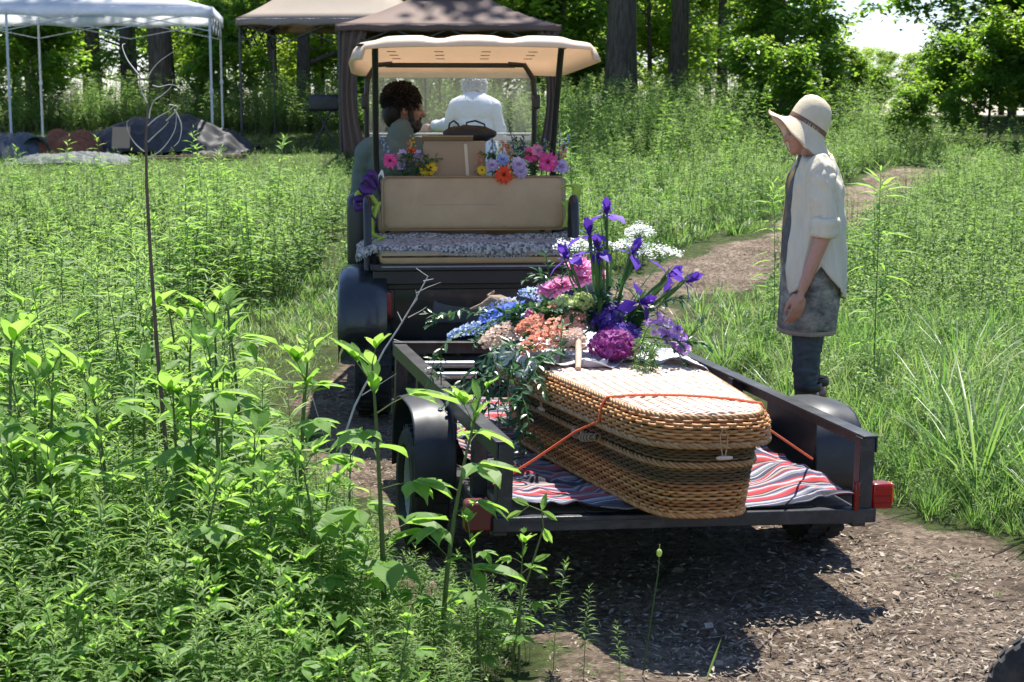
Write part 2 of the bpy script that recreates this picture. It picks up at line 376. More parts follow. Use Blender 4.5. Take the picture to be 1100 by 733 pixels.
def grass_clump(seed, n=26, h=.45, w=.008, spread=.05, arc=.5):
    rg = np.random.default_rng(seed); nb = NB(); a = rg.uniform(0, 6.28, n); r = spread * rg.random(n) ** .5
    O = np.stack([r * np.cos(a), r * np.sin(a), np.zeros(n)], 1); a2 = a + rg.normal(0, .5, n)
    D = np.stack([np.cos(a2) * .35, np.sin(a2) * .35, rg.uniform(.8, 1.6, n)], 1); U = np.stack([-np.cos(a2) * .9, -np.sin(a2) * .9, np.full(n, .45)], 1)
    V, F, A = leaves(O, D, U, h * rg.uniform(.5, 1.15, n), w * rg.uniform(.7, 1.3, n), -arc * -rg.uniform(.1, 1, n), .1, ((.3, .9), (.6, .85), (.85, .55)), np.clip(rg.normal(.4, .2, n), 0, 1))
    # droop: bend outwards
    nb.add(V, F, A, 2); return nb
def bushy(seed, h=.45, n=70, ll=.045, lw=.02):
    rg = np.random.default_rng(seed); nb = NB()
    for b in range(5):
        a = rg.uniform(0, 6.28); o = rg.uniform(.2, .5); tip = np.array([math.cos(a) * h * o * .8, math.sin(a) * h * o * .8, h * rg.uniform(.75, 1.05)])
        V, F = ntube([(0, 0, 0), tip * .5 + [0, 0, .03], tip], [.003, .002, .001], 3); nb.add(V, F, .3, 1)
        k = n // 5; t = rg.uniform(.2, 1, k); O = tip[None] * t[:, None] + [0, 0, .02]; az = rg.uniform(0, 6.28, k)
        D = np.stack([np.cos(az), np.sin(az), rg.uniform(0, .6, k)], 1); U = np.stack([rg.normal(0, .2, k), rg.normal(0, .2, k), np.ones(k)], 1)
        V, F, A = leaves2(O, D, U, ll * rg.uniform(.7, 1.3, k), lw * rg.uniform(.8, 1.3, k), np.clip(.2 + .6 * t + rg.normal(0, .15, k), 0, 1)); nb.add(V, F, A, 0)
    return nb
def scatter(name, protos, xy, scale, label, cat, mats, seed=0, zoff=-.01, tilt=.1, weights=None, shade=.12):
    """many copies of small plants as ONE mesh"""
    rg = np.random.default_rng(seed); cats = [p.cat() for p in protos]; n = len(xy); which = rg.choice(len(protos), n, p=weights)
    Vs, Fs, As, Ms = [], [], [], []; off = 0
    scale = scale * np.clip(.38 + .75 * path_d(xy[:, 0], xy[:, 1]), .38, 1) if xy[:, 1].min() < 9 else scale
    for pi, (V, F, A, M) in enumerate(cats):
        ids = np.nonzero(which == pi)[0]
        if not len(ids): continue
        k = len(ids); a = rg.uniform(0, 6.28, k); c, s = np.cos(a), np.sin(a); sx = scale[ids]
        W = np.empty((k, len(V), 3)); W[:, :, 0] = (V[None, :, 0] * c[:, None] - V[None, :, 1] * s[:, None]); W[:, :, 1] = (V[None, :, 0] * s[:, None] + V[None, :, 1] * c[:, None]); W[:, :, 2] = V[None, :, 2]
        tx, ty = rg.normal(0, tilt, k), rg.normal(0, tilt, k); W[:, :, 0] += W[:, :, 2] * tx[:, None]; W[:, :, 1] += W[:, :, 2] * ty[:, None]
        W *= sx[:, None, None]; X, Y = xy[ids, 0], xy[ids, 1]
        W[:, :, 0] += X[:, None]; W[:, :, 1] += Y[:, None]; W[:, :, 2] += gz(X, Y)[:, None] + zoff
        Vs.append(W.reshape(-1, 3)); Fs.append((F[None] + (np.arange(k) * len(V))[:, None, None]).reshape(-1, 3) + off)
        As.append(np.clip(A[None] + rg.normal(0, shade, k)[:, None] + (vnoise(X, Y, .8, 9) - .5)[:, None] * .35, 0, 1).ravel()); Ms.append(np.tile(M, k)); off += k * len(V)
    o = np_mesh(name, np.concatenate(Vs), np.concatenate(Fs), np.concatenate(As), np.concatenate(Ms), mats)
    return tag(o, label, cat, kind='stuff')
WM = [M_WEED, M_STEM, M_GRASS]; WB = [M_WEED2, M_STEM, M_GRASS]
lance_hi = [weed_lance(s, .8, 52) for s in range(6)]
lance_lo = [weed_lance(10 + s, .72, 40, .082, .017, ((.5, 1.),)) for s in range(5)]
bush_p = [bushy(20 + s) for s in range(5)]
bush_lo = [bushy(30 + s, .48, 62, .05, .024) for s in range(4)]
grass_p = [grass_clump(40 + s) for s in range(6)]
short_p = [grass_clump(50 + s, 12, .12, .006, .06, .8) for s in range(4)]
broad_p = [weed_broad(60 + s) for s in range(4)]
def pts(n, x0, x1, y0, y1, ok, seed, power=1.):
    rg = np.random.default_rng(seed); y = y0 + (y1 - y0) * rg.random(n) ** power; t = rg.random(n)
    xa = x0(y) if callable(x0) else x0; xb = x1(y) if callable(x1) else x1; x = xa + (xb - xa) * t; k = ok(x, y); return np.stack([x[k], y[k]], 1)
rs = lambda n, a, b, s=0: np.random.default_rng(s).uniform(a, b, n)
def clear(x, y):
    """keeps plants out of the track, the tents' lawn and the vehicles"""
    return (path_d(x, y) + (vnoise(x, y, 1.7) - .5) * .45 > np.where(y > 11, .2, .05))
def lawn(x, y): return (x > -5.2) & (x < -.2) & (y > 21.4) & (y < 28.5)
LEFT = lambda y: -.37 * y - 1.6
RIGHT = lambda y: .375 * y + 1.3
def wedge(x, y): return x < np.where(y < 5.4, .3 - (y - 4.2) * .6, -.42) - np.clip(y - 5.4, 0, 2.8) * .33 - np.clip(y - 8.2, 0, 20) * .05      # left meadow edge
# left, near: tall lance-leaved weeds
ok = lambda x, y: clear(x, y) & wedge(x, y) & ~((y > 9.0) & (y < 12.2) & (x > -2.3))
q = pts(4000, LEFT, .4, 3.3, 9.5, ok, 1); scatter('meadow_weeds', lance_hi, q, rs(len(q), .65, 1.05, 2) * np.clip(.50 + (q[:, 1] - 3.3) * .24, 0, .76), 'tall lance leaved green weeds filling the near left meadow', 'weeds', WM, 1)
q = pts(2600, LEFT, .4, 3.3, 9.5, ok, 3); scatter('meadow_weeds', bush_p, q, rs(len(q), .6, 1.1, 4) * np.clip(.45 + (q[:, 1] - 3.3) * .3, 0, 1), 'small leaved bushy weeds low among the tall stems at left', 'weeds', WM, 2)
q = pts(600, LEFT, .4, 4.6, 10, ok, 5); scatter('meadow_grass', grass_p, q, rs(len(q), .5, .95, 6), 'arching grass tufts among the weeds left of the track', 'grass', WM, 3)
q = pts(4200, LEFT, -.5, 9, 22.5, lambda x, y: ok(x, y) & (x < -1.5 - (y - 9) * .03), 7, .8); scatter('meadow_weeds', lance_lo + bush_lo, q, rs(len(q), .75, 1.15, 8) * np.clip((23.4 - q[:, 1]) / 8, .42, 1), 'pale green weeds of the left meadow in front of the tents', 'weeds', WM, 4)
q = pts(2500, -2.6, 3.4, 8.8, 13.5, lambda x, y: clear(x, y) & ~((x < -2.2) & (y < 12)), 9); scatter('short_grass', short_p, q, rs(len(q), .5, 1.2, 10), 'short bright grass on the verge beside the cart', 'grass', WM, 5)
# middle, beyond the cart
mid = lambda x, y: clear(x, y) & ~lawn(x, y)
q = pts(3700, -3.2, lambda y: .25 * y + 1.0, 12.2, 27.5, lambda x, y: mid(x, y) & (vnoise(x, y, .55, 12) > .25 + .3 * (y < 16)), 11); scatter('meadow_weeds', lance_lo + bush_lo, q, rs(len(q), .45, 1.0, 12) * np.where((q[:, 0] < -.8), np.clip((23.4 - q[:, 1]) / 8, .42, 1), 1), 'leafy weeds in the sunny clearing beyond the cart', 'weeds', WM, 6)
q = pts(6500, -1.4, lambda y: .26 * y + 1.0, 11, 26, mid, 13, .8); scatter('short_grass', short_p, q, rs(len(q), .6, 1.7, 14), 'short grass in the clearing between weeds', 'grass', WM, 7)
q = pts(1800, -2., 6.5, 25, 33, lambda x, y: clear(x, y), 15); scatter('forest_edge_weeds', lance_lo + bush_lo, q, rs(len(q), .8, 1.5, 16), 'tall weeds in front of the dark tree trunks', 'weeds', WM, 8)
# right meadow
RM = lambda x, y: clear(x, y) & (x > 1.45 + np.clip(y - 10, 0, 30) * .24) & (path_d(x, y) > .1)
q = pts(2100, .6, RIGHT, 5.4, 11, RM, 17); scatter('meadow_grass', grass_p, q, rs(len(q), .4, .85, 18), 'loose green grass right of the track', 'grass', WM, 9)
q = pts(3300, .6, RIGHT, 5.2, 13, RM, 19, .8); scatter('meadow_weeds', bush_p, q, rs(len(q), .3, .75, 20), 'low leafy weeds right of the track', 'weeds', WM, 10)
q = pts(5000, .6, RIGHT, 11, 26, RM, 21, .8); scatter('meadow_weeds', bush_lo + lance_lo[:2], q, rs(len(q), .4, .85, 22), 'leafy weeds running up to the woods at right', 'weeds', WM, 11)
q = pts(5600, .6, RIGHT, 5, 18, RM, 23, .7); scatter('short_grass', short_p, q, rs(len(q), .6, 1.6, 24), 'short grass under the weeds right of the track', 'grass', WM, 12)
q = pts(500, -1.2, 3.2, 4.3, 12, lambda x, y: (path_d(x, y) > -.28) & (path_d(x, y) < .25), 25); scatter('short_grass', short_p, q, rs(len(q), .25, .7, 26), 'sparse grass creeping into the mulch edge', 'grass', WM, 13)
# lawn beneath the tents, undergrowth behind them
q = pts(4500, -14, 0, 21, 29, lambda x, y: (x > -14), 27); scatter('shaded_lawn', short_p, q, rs(len(q), .4, .9, 28), 'thin trodden grass under the tents', 'grass', WM, 14)
q = pts(2700, lambda y: -.40 * y - 3, -.2, 28.3, 33, lambda x, y: y > 28, 29); scatter('forest_edge_weeds', bush_lo + lance_lo, q, rs(len(q), .8, 1.5, 30), 'tall sunlit weeds behind the tents', 'weeds', WM, 15)
# ================================================================ TREES
def barkmat(name, c1, c2):
    m = pmat(name, c1, .9, col2=c2, scale=5, stretch=(5, 5, .8), bump=1.0, bscale=12, spec=.2, dirt=((.07, .1, .04), .35, 3)); return m
M_BARK = barkmat('bark_grey', (.16, .13, .1), (.045, .036, .03))
M_CROWN = [leafmat('tree_leaf_mid', [(.05, .11, .025), (.09, .175, .035), (.13, .23, .045)], [(.18, .38, .03), (.36, .58, .05), (.52, .7, .09)], .55, .36),
           leafmat('tree_leaf_light', [(.08, .15, .03), (.13, .23, .04), (.18, .29, .055)], [(.28, .46, .04), (.46, .64, .06), (.6, .75, .1)], .56, .38),
           leafmat('tree_leaf_dark', [(.03, .08, .02), (.05, .12, .026), (.075, .15, .03)], [(.1, .27, .03), (.18, .38, .05), (.28, .5, .07)], .42, .38)]
def limb(mb, p0, d, L, r0, rg, depth, tips, wob=.15, nseg=5, bend=.1):
    pts = [Vector(p0)]; d = Vector(d).normalized()
    for i in range(nseg):
        d = (d + Vector((rg.gauss(0, wob), rg.gauss(0, wob), rg.gauss(0, wob) + bend))).normalized(); pts.append(pts[-1] + d * L / nseg)
    rs_ = [r0 * (1 - .8 * i / nseg) for i in range(nseg + 1)]
    mb.tube(pts, rs_, 7 if r0 > .04 else 4, caps=False)
    if depth > 0:
        for k in range(rg.randint(2, 4)):
            i = rg.randint(2, nseg); a = rg.uniform(0, 6.28); dd = (d + Vector((math.cos(a), math.sin(a), rg.uniform(-.2, .5))) * .9).normalized()
            limb(mb, pts[i], dd, L * rg.uniform(.45, .7), rs_[i] * .65, rg, depth - 1, tips, wob, 4, bend)
    tips += pts[len(pts) // 2:]
def crown_leaves(tips, n, cr, lsize, rng, flat=.45, rag=.12):
    """leaf clumps round the branch tips, each a loose flattened spray"""
    T = np.array([tuple(t) for t in tips]); c = T[rng.integers(0, len(T), max(8, n // 70))] + rng.normal(0, cr * .35, (max(8, n // 70), 3)); per = n // len(c)
    O = []; base = []
    for ci in c:
        r = cr * rng.uniform(.5, 1.1); g = rng.normal(0, .5, (per, 3)) * [r, r, r * flat]; tl = rng.normal(0, .25, 2); g[:, 2] += g[:, 0] * tl[0] + g[:, 1] * tl[1] - .25 * (g[:, 0] ** 2 + g[:, 1] ** 2) / r
        O.append(ci + g); base.append(np.full(per, rng.normal(.45, .17)))
    O = np.concatenate(O); n = len(O); a = rng.uniform(0, 6.28, n)
    D = np.stack([np.cos(a), np.sin(a), rng.normal(-.25, .35, n)], 1); U = np.stack([rng.normal(0, .45, n), rng.normal(0, .45, n), np.ones(n)], 1)
    s = lsize * rng.uniform(.65, 1.35, n)
    return leaves2(O, D, U, s, s * rng.uniform(.5, .75, n), np.clip(np.concatenate(base) + rng.normal(0, .12, n), 0, 1))
def make_tree(name, label, cat, seed, h, r, first, n_limbs, L, nleaf, cr, lsize, mat, lean=0, group=None, depth=1, bark=None, low_up=.1, topL=.5, taper=.75):
    rg = random.Random(seed); rng = np.random.default_rng(seed); t = thing(name, label, cat, (0, 0, 0), 0, group)
    mb = MB(); N = 12; x, y = 0., 0.; pts = []; rr = []
    for i in range(N + 1):
        f = i / N; pts.append(Vector((x, y, -.15 + f * h))); rr.append(r * (1 - taper * f) * (1.35 if i == 0 else 1.1 if i == 1 else 1)); x += lean * h / N + rg.gauss(0, .012) * h / N * 2; y += rg.gauss(0, .02) * h / N
    mb.tube(pts, rr, 12 if r > .1 else 7, caps=False); tips = []
    for k in range(n_limbs):
        f = first + (1 - first) * (k + .5) / n_limbs; i = min(N - 1, int(f * N)); p = pts[i].lerp(pts[i + 1], f * N - i); a = k * 2.4 + rg.uniform(-.4, .4)
        limb(mb, p, (math.cos(a), math.sin(a), low_up + rg.uniform(0, .45)), L * (1 - (1 - topL) * (f - first) / (1 - first + 1e-6)) * rg.uniform(.75, 1.2), max(.012, rr[i] * .42), rg, depth, tips)
    tips += pts[-3:]
    mb.build('trunk', bark or M_BARK, t, angle=180)
    V, F, A = crown_leaves(tips, nleaf, cr, lsize, rng)
    np_mesh('crown', V, F, A, np.zeros(len(F)), mat, t)
    return t
def place(o, x, y, rz=0, s=1., label=None, group=None, dz=0):
    o.location = (x, y, gzf(x, y) + dz); o.rotation_euler = (0, 0, rz); o.scale = (s, s, s)
    if label: o['label'] = label
    if group: o['group'] = group
    return o
used = {}
def again(proto, *a, **k):
    """the first time moves the source itself, afterwards a copy of it"""
    if proto.name not in used: used[proto.name] = 1; return place(proto, *a, **k)
    return place(copy_tree(proto), *a, **k)
# tall timber: bare trunks, crowns high above the picture
G_T = 'tall straight forest trees behind the clearing'
tall = [make_tree('forest_tree', '', 'tree', 100 + i, 17, .25, .45, 16, 2.7, 1900, .95, .2, M_CROWN[i % 3], group=G_T, depth=1) for i in range(3)]
big = [(0, 2.05, 31, 0, 1.12, 'thickest bare trunk of the woods, rising right of the brown canopy'), (1, 3.35, 33, 1, .78, 'slimmer dark trunk beside the thickest trunk, right of the brown canopy'),
       (2, -6.5, 30.5, 2, .92, 'thick dark trunk seen under the white canopy behind the grey tarp mound'), (0, -9.2, 36, 3, .72, 'thin trunk between the two poles and the thick trunk under the white canopy'),
       (1, -.35, 35, 4, .5, 'slim trunk showing above the top of the brown canopy')]
for k, x, y, rz, s, lb in big: again(tall[k], x, y, rz, s, lb, G_T)
# understory trees with leaves down to the ground
G_U = 'leafy understory trees packed along the edge of the woods'
und = []
for i in range(6):
    h = [5.5, 4.2, 6.5, 3.6, 5, 6][i]
    und.append(make_tree('understory_tree', 'leafy young tree in the dense green edge of the woods', 'tree', 200 + i, h, .07, .12, 11, h * .36, 10500, .46, [.13, .11, .14, .12, .12, .13][i], M_CROWN[[0, 1, 0, 1, 2, 0][i]], group=G_U, depth=1, low_up=.05))
ULB = ['mid green young tree in the leafy woods edge', 'light green young tree in the leafy woods edge', 'tall mid green sapling in the leafy woods edge', 'low light green bushy tree in the leafy woods edge', 'dark green young tree in the leafy woods edge', 'broad mid green young tree in the leafy woods edge']
rg = random.Random(5); n_u = 0
spots = []
for y in (34.5, 37.5, 41, 46, 52):
    x = -.43 * y - 3
    while x < .43 * y + 4:
        spots.append((x + rg.uniform(-.5, .5), y + rg.uniform(-1.2, 1.2))); x += 2.3 * (1 + (y - 34) * .03)
for (x, y) in spots:
    rto = x / y
    if .14 < rto < .30: continue
    if y < 36 and (-6 < x < -3.5): continue
    ki = rg.randrange(6); again(und[ki], x, y, rg.uniform(0, 6.28), rg.uniform(.8, 1.25), ULB[ki], ULB[ki] + 's')
for k in range(9):       # more tall trees deeper in
    y = rg.uniform(38, 62); rto = rg.choice([rg.uniform(-.36, .09), rg.uniform(.38, .42)])
    again(tall[rg.randrange(3)], rto * y, y, rg.uniform(0, 6.28), rg.uniform(.7, 1.1), 'tall dark trunked tree deep inside the green woods', 'tall trees deep inside the woods')
G_F = 'rows of full crowned trees closing the view deep in the woods'
far = [make_tree('broadleaf_tree', 'full crowned broadleaf tree deep in the woods', 'tree', 300 + i, 13, .2, .15, 16, 4.0, 12000, 1.1, .3, M_CROWN[i], group=G_F) for i in range(3)]
for y in (60, 70):
    x = -.45 * y - 4
    while x < .45 * y + 5:
        if not (.12 < x / y < .30): again(far[rg.randrange(3)], x + rg.uniform(-1, 1), y + rg.uniform(-2, 2), rg.uniform(0, 6), rg.uniform(.8, 1.15), None, G_F)
        x += 4.2
# the open gap over the end of the track
for i, (x, y, s, lb) in enumerate([(15.5, 72, .24, 'pale low tree in the open gap at the end of the track'), (19.2, 78, .26, 'pale round tree right of the gap in the tree line'), (22, 98, .36, 'small hazy tree farthest away in the gap under the sky')]):
    again(far[1], x, y, i * 2., s, lb, None)
# bright maple bushes left of the gap and the dark mass right of it
for i, (x, y, s, lb) in enumerate([(-11.4, 33, .5, 'slim trunk farthest left in the woods behind the white canopy'), (-3.2, 34, .42, 'slim trunk behind the tan canopy'), (4.5, 35, .42, 'slim dark trunk right of the two bare trunks'), (1.1, 36, .4, 'slim trunk left of the thickest trunk'), (5.4, 38, .45, 'slim trunk left of the sky gap'), (-8.0, 34, .45, 'slim trunk between the two thicker ones under the white canopy'), (-5.2, 35.5, .4, 'slim trunk right of the thick trunk under the white canopy'), (11.3, 31, .6, 'dark trunk at the right picture edge')]):
    again(tall[i % 3], x, y, i * 1.7, s, lb, 'slim trunks in the woods'); bpy.context.view_layer.update()
for o_ in [o for o in COL.objects if o.get('group') == 'slim trunks in the woods']: o_.scale = (o_.scale[0], o_.scale[0], .95)
mp = make_tree('maple_tree', 'bushy maple sapling with dense foliage behind the hatted woman', 'tree', 401, 4.4, .07, .08, 14, 1.35, 20000, .42, .13, M_CROWN[0], group=None, low_up=.05)
place(mp, 4.65, 28.2, .4, .72)
for x, y, rz, s, lb in [(5.0, 31.0, 2., .85, 'taller maple sapling left of the hatted woman at the wood edge'), (6.2, 30.5, 4, .34, 'low rounded maple sapling where the track disappears'), (1.0, 33.5, 1., .8, 'maple sapling left of the thickest bare trunk')]:
    place(copy_tree(mp), x, y, rz, s, lb)
dk = make_tree('oak_tree', 'big dark oak whose boughs hang over the right end of the meadow', 'tree', 410, 12, .26, .14, 15, 2.1, 40000, .55, .13, M_CROWN[2], low_up=.12, depth=1)
place(dk, 9.4, 25.5, 0, .95)
place(copy_tree(dk), 11.2, 27.5, 4.2, .95, 'dark oak close behind the overhanging one, cut by the right edge')
place(copy_tree(dk), 12.2, 31, 2.2, 1.1, 'third and farthest of the dark oaks at the right edge')
sh = make_tree('wild_shrub', 'dark leafy shrub at the foot of the overhanging oak', 'shrub', 420, 1.9, .03, .05, 9, .9, 7000, .28, .1, M_CROWN[0], group='shrubs along the woods', low_up=.2)
place(sh, 7.9, 27.0, 0, 1.0)
for x, y, rz, s, lb in [(6.1, 25.0, 1, .5, 'pale shrub closing off the end of the track'), (7.3, 26.6, 2, .9, 'wide shrub in the shade right of the track end'), (9.1, 26.8, 3, 1.2, 'shrub beside the trunk of the dark oak'), (10.2, 28, 4, 1.4, 'shrub at the right edge below the dark oak'),
                        (4.4, 26.3, 5, .8, 'small shrub left of the track end'), (-8.8, 29.8, 1, 1.25, 'light green shrub between the poles of the white canopy'), (-5.4, 30.4, 2, 1.2, 'light shrub right of the thick trunk under the white canopy'), (-2.4, 30.6, 4, 1.0, 'shrub behind the grill under the tan canopy')]:
    place(copy_tree(sh), x, y, rz, s, lb)
for i, (x, y, s, lb) in enumerate([(8.6, 34, .7, 'far shrub closing the gap low behind the track end'), (9.8, 37, .75, 'far round shrub below the sky gap'), (11.8, 42, .85, 'far shrub on the right below the sky gap'), (8.2, 41, .8, 'far shrub on the left below the sky gap'), (12.6, 48, .75, 'far pale shrub in the middle under the sky gap'), (10.4, 47, .75, 'farthest shrub at the left foot of the sky gap'), (12.6, 40, 1.6, 'dense far shrub under the oak boughs at right'), (14.4, 43, 1.8, 'farthest dense shrub under the oak boughs at right'), (10.8, 33, 1.6, 'dense shrub in the shade behind the oak trunk'), (12.0, 35.5, 1.7, 'dense shrub deep in shade at the right edge')]): place(copy_tree(sh), x, y, i * 1.1, s, lb)
fk = make_tree('forked_tree', 'low forked tree with spreading dark limbs behind the tan canopy', 'tree', 431, 6.0, .16, .16, 9, 2.7, 16000, .45, .13, M_CROWN[1], low_up=.55, depth=2)
place(fk, -4.15, 32.2, .5, 1.0)
# ================================================================ TRAILER
M_BLK = pmat('black_steel', (.022, .024, .027), .42, var=.4, scale=9, bump=.15, bscale=60, dirt=((.16, .14, .12), .35, 9))
M_BLK2 = pmat('black_plastic', (.02, .023, .026), .45, var=.3, scale=6, dirt=((.1, .09, .08), .3, 6))
M_RUB = pmat('tyre_rubber', (.02, .02, .02), .8, var=.3, scale=12, bump=.3, dirt=((.12, .1, .08), .6, 7))
M_CHR = pmat('galvanised_steel', (.3, .31, .32), .5, metal=1, var=.2)
M_RIM = pmat('white_wheel_rim', (.35, .35, .34), .5, var=.3, dirt=((.1, .08, .06), .5, 6))
M_REDL = pmat('red_lens', (.26, .01, .008), .25, var=.3, coat=.3, trans=(.8, .03, .02), twc=.25)
M_AMB = pmat('amber_lens', (.8, .2, .02), .18, var=.2, coat=.4, trans=(1, .3, .02), twc=.3)
M_WOODP = pmat('weathered_plank', (.2, .16, .12), .85, var=.4, scale=6, stretch=(1, 8, 1), bump=.4)
TRO, TRZ = (-.066, 4.95, 0), R(12.5)
TRX = Matrix.Translation(TRO) @ Euler((0, R(1.7), TRZ)).to_matrix().to_4x4()
trailer = thing('utility_trailer', 'low black steel utility trailer carrying the wicker casket', 'trailer', TRO, rot=(0, R(1.7), TRZ))
W_, L_, DZ, RZt = 1.29, 2.22, .335, .575
def part(mb, name, mat, parent, **k): return mb.build(name, mat, parent, **k)
m = MB()
for u in (.03, W_ - .03): m.bar((u, .045, DZ - .05), (u, L_, DZ - .05), .05, .05)
m.bar((-.005, .015, DZ - .024), (W_ + .005, .015, DZ - .024), .05, .048, up=(0, 0, 1)); m.bar((0, L_, DZ - .045), (W_, L_, DZ - .045), .05, .07)
for v in (.55, 1.1, 1.65): m.bar((.05, v, DZ - .05), (W_ - .05, v, DZ - .05), .04, .035)
part(m, 'chassis_frame', M_BLK, trailer, bevel=.004)
m = MB()
for k in range(9):
    x0 = .055 + k * (W_ - .11) / 9; m.box((x0 + (W_ - .11) / 18, L_ / 2 + .012, DZ - .012), ((W_ - .11) / 9 - .006, L_ - .08, .02))
part(m, 'plank_deck', M_WOODP, trailer, bevel=.002)
for s, u in ((-1, .0), (1, W_)):
    m = MB(); uo = u - s * .0
    # angle-iron top rail: a flat flange and an inner lip
    c = u - s * .026
    m.bar((c, -.001, RZt), (c, L_, RZt), .056, .007); m.bar((u - s * .003, 0, RZt - .028), (u - s * .003, L_, RZt - .028), .006, .05)
    part(m, 'side_rail', M_BLK, trailer, bevel=.0015)
    vs = (.026, .42, .98, 1.6, L_ - .03) if s < 0 else (.026, 1.25, L_ - .03)
    for v in vs:
        m = MB(); c2 = u - s * .033; m.bar((c2, v, DZ - .045), (c2, v, RZt - .004), .05, .05, up=(0, 1, 0)); part(m, 'stake_post', M_BLK, trailer, bevel=.003)
m = MB(); m.bar((0, L_ - .01, RZt + .0075), (W_, L_ - .01, RZt + .0075), .05, .007); m.bar((0.0, L_ + .012, RZt - .02), (W_, L_ + .012, RZt - .02), .006, .05); part(m, 'front_rail', M_BLK, trailer, bevel=.0015)
m = MB()
for u in (.1, W_ - .1): m.bar((u, L_, DZ - .05), (W_ / 2, L_ + .75, DZ - .05), .05, .07)
m.tube([(W_ / 2, L_ + .7, DZ - .04), (W_ / 2, L_ + 1.0, DZ - .04)], .035, 10); m.ball((W_ / 2, L_ + 1.0, DZ - .03), .05); part(m, 'tongue', M_BLK, trailer)
m = MB(); m.tube([(W_ / 2 - .3, L_ - .12, .5), (W_ / 2 - .55, L_ - .12, .5)], .016, 10); m.tube([(W_ / 2 - .3, L_ - .18, .46), (W_ / 2 - .55, L_ - .18, .46)], .016, 10); part(m, 'tie_bar', M_CHR, trailer)
# axle and wheels
AV = {-1: .98, 1: .78}
def tyre_profile(r, w): return [(r * .62, -w * .38), (r * .7, -w * .5), (r * .9, -w * .5), (r * .98, -w * .4), (r, -w * .2), (r, 0), (r, w * .2), (r * .98, w * .4), (r * .9, w * .5), (r * .7, w * .5), (r * .62, w * .38), (r * .62, -w * .38)]
def make_wheel(parent, c, r, w, rim_mat=None, knobs=26, name='wheel', outer=1):
    M = Matrix.Translation(c) @ Matrix.Rotation(R(90), 4, 'Y')
    t = MB(); t.lathe(tyre_profile(r, w), 40, M)
    for k in range(knobs):
        a = 2 * math.pi * k / knobs
        for s in (-1, 1):
            aa = a + (s * math.pi / knobs / 2)
            RM_ = M @ Matrix.Rotation(aa, 4, 'Z') @ Matrix.Translation((r * 1.0, 0, s * w * .24)); vv = MB().box((0, 0, 0), (r * .05, 2 * math.pi * r / knobs * .55, w * .36)); t.add([RM_ @ Vector(v) for v in vv.v], vv.f)
    ty = t.build(name, M_RUB, parent, angle=35)
    q = MB(); q.lathe([(r * .63, -w * .36), (r * .6, -w * .3), (r * .55, -w * .1), (r * .3, -w * .02), (r * .16, -w * .1), (r * .12, -w * .12), (.001, -w * .12)], 28, M if outer < 0 else M @ Matrix.Rotation(math.pi, 4, 'X'))
    q.build('rim', rim_mat or M_RIM, ty)
    return ty
m = MB(); m.tube([(-.1, 1.0, .235), (W_ + .1, .80, .27)], .025, 8); part(m, 'axle', M_BLK, trailer)
for s in (-1, 1):
    u = -.065 if s < 0 else W_ + .11; v = AV[s]; zc = .25 if s < 0 else .285
    make_wheel(trailer, (u, v, zc - (.03 if s < 0 else .015)), .22 if s < 0 else .235, .14 if s < 0 else .16, knobs=30, outer=s)
    m = MB(); P = []
    for i in range(17):   # flat-topped fender with rolled ends
        a = math.pi * i / 16; rr = (abs(math.cos(a)) ** 3.5 + abs(math.sin(a)) ** 3.5) ** (-1 / 3.5)
        yv = v - math.cos(a) * rr * (.28 if s < 0 else .25); zz = zc + .0 + math.sin(a) * rr * (.30 if s < 0 else .28)
        P.append([(u + d * (.072 if s < 0 else .09), yv, zz - (.012 if abs(d) > .9 else 0)) for d in (-1.05, -.95, -.3, .3, .95, 1.05)])
    m.grid(P); part(m, 'fender', M_BLK2, trailer, solid=.006, angle=60)
    m = MB(); ui = u - s * (.066 if s < 0 else .093); m.box((ui, v, zc + .13), (.005, .54 if s < 0 else .48, .30)); part(m, 'fender_skirt', M_BLK2, trailer)
# tail lamps
m = MB(); m.box((-.045, .035, DZ + .0), (.09, .07, .10)); part(m, 'tail_light', pmat('shaded_red_lens', (.12, .012, .01), .4, coat=.1), trailer, bevel=.012, label='red tail light toned dull for the shade')  # darker copy of the red lens, shade put into its colour
m = MB(); m.box((W_ - .07, -.012, DZ + .045), (.02, .012, .10)); m.box((W_ + .035, .04, DZ + .035), (.07, .06, .085)); tl = part(m, 'tail_light', M_REDL, trailer, bevel=.012, label='bright red tail light with an orange side')
m = MB(); m.box((W_ + .0745, .045, DZ + .04), (.014, .04, .07)); part(m, 'side_marker', M_AMB, tl, bevel=.004)
m = MB()
for k in range(3): m.box((W_ + .035, .008, DZ + .012 + k * .024), (.06, .006, .004))
part(m, 'lens_ribs', M_REDL, tl)
m = MB(); m.box((.3, -.0125, DZ - .02), (.5, .003, .01)); part(m, 'reflective_strip', M_BLK2, trailer)

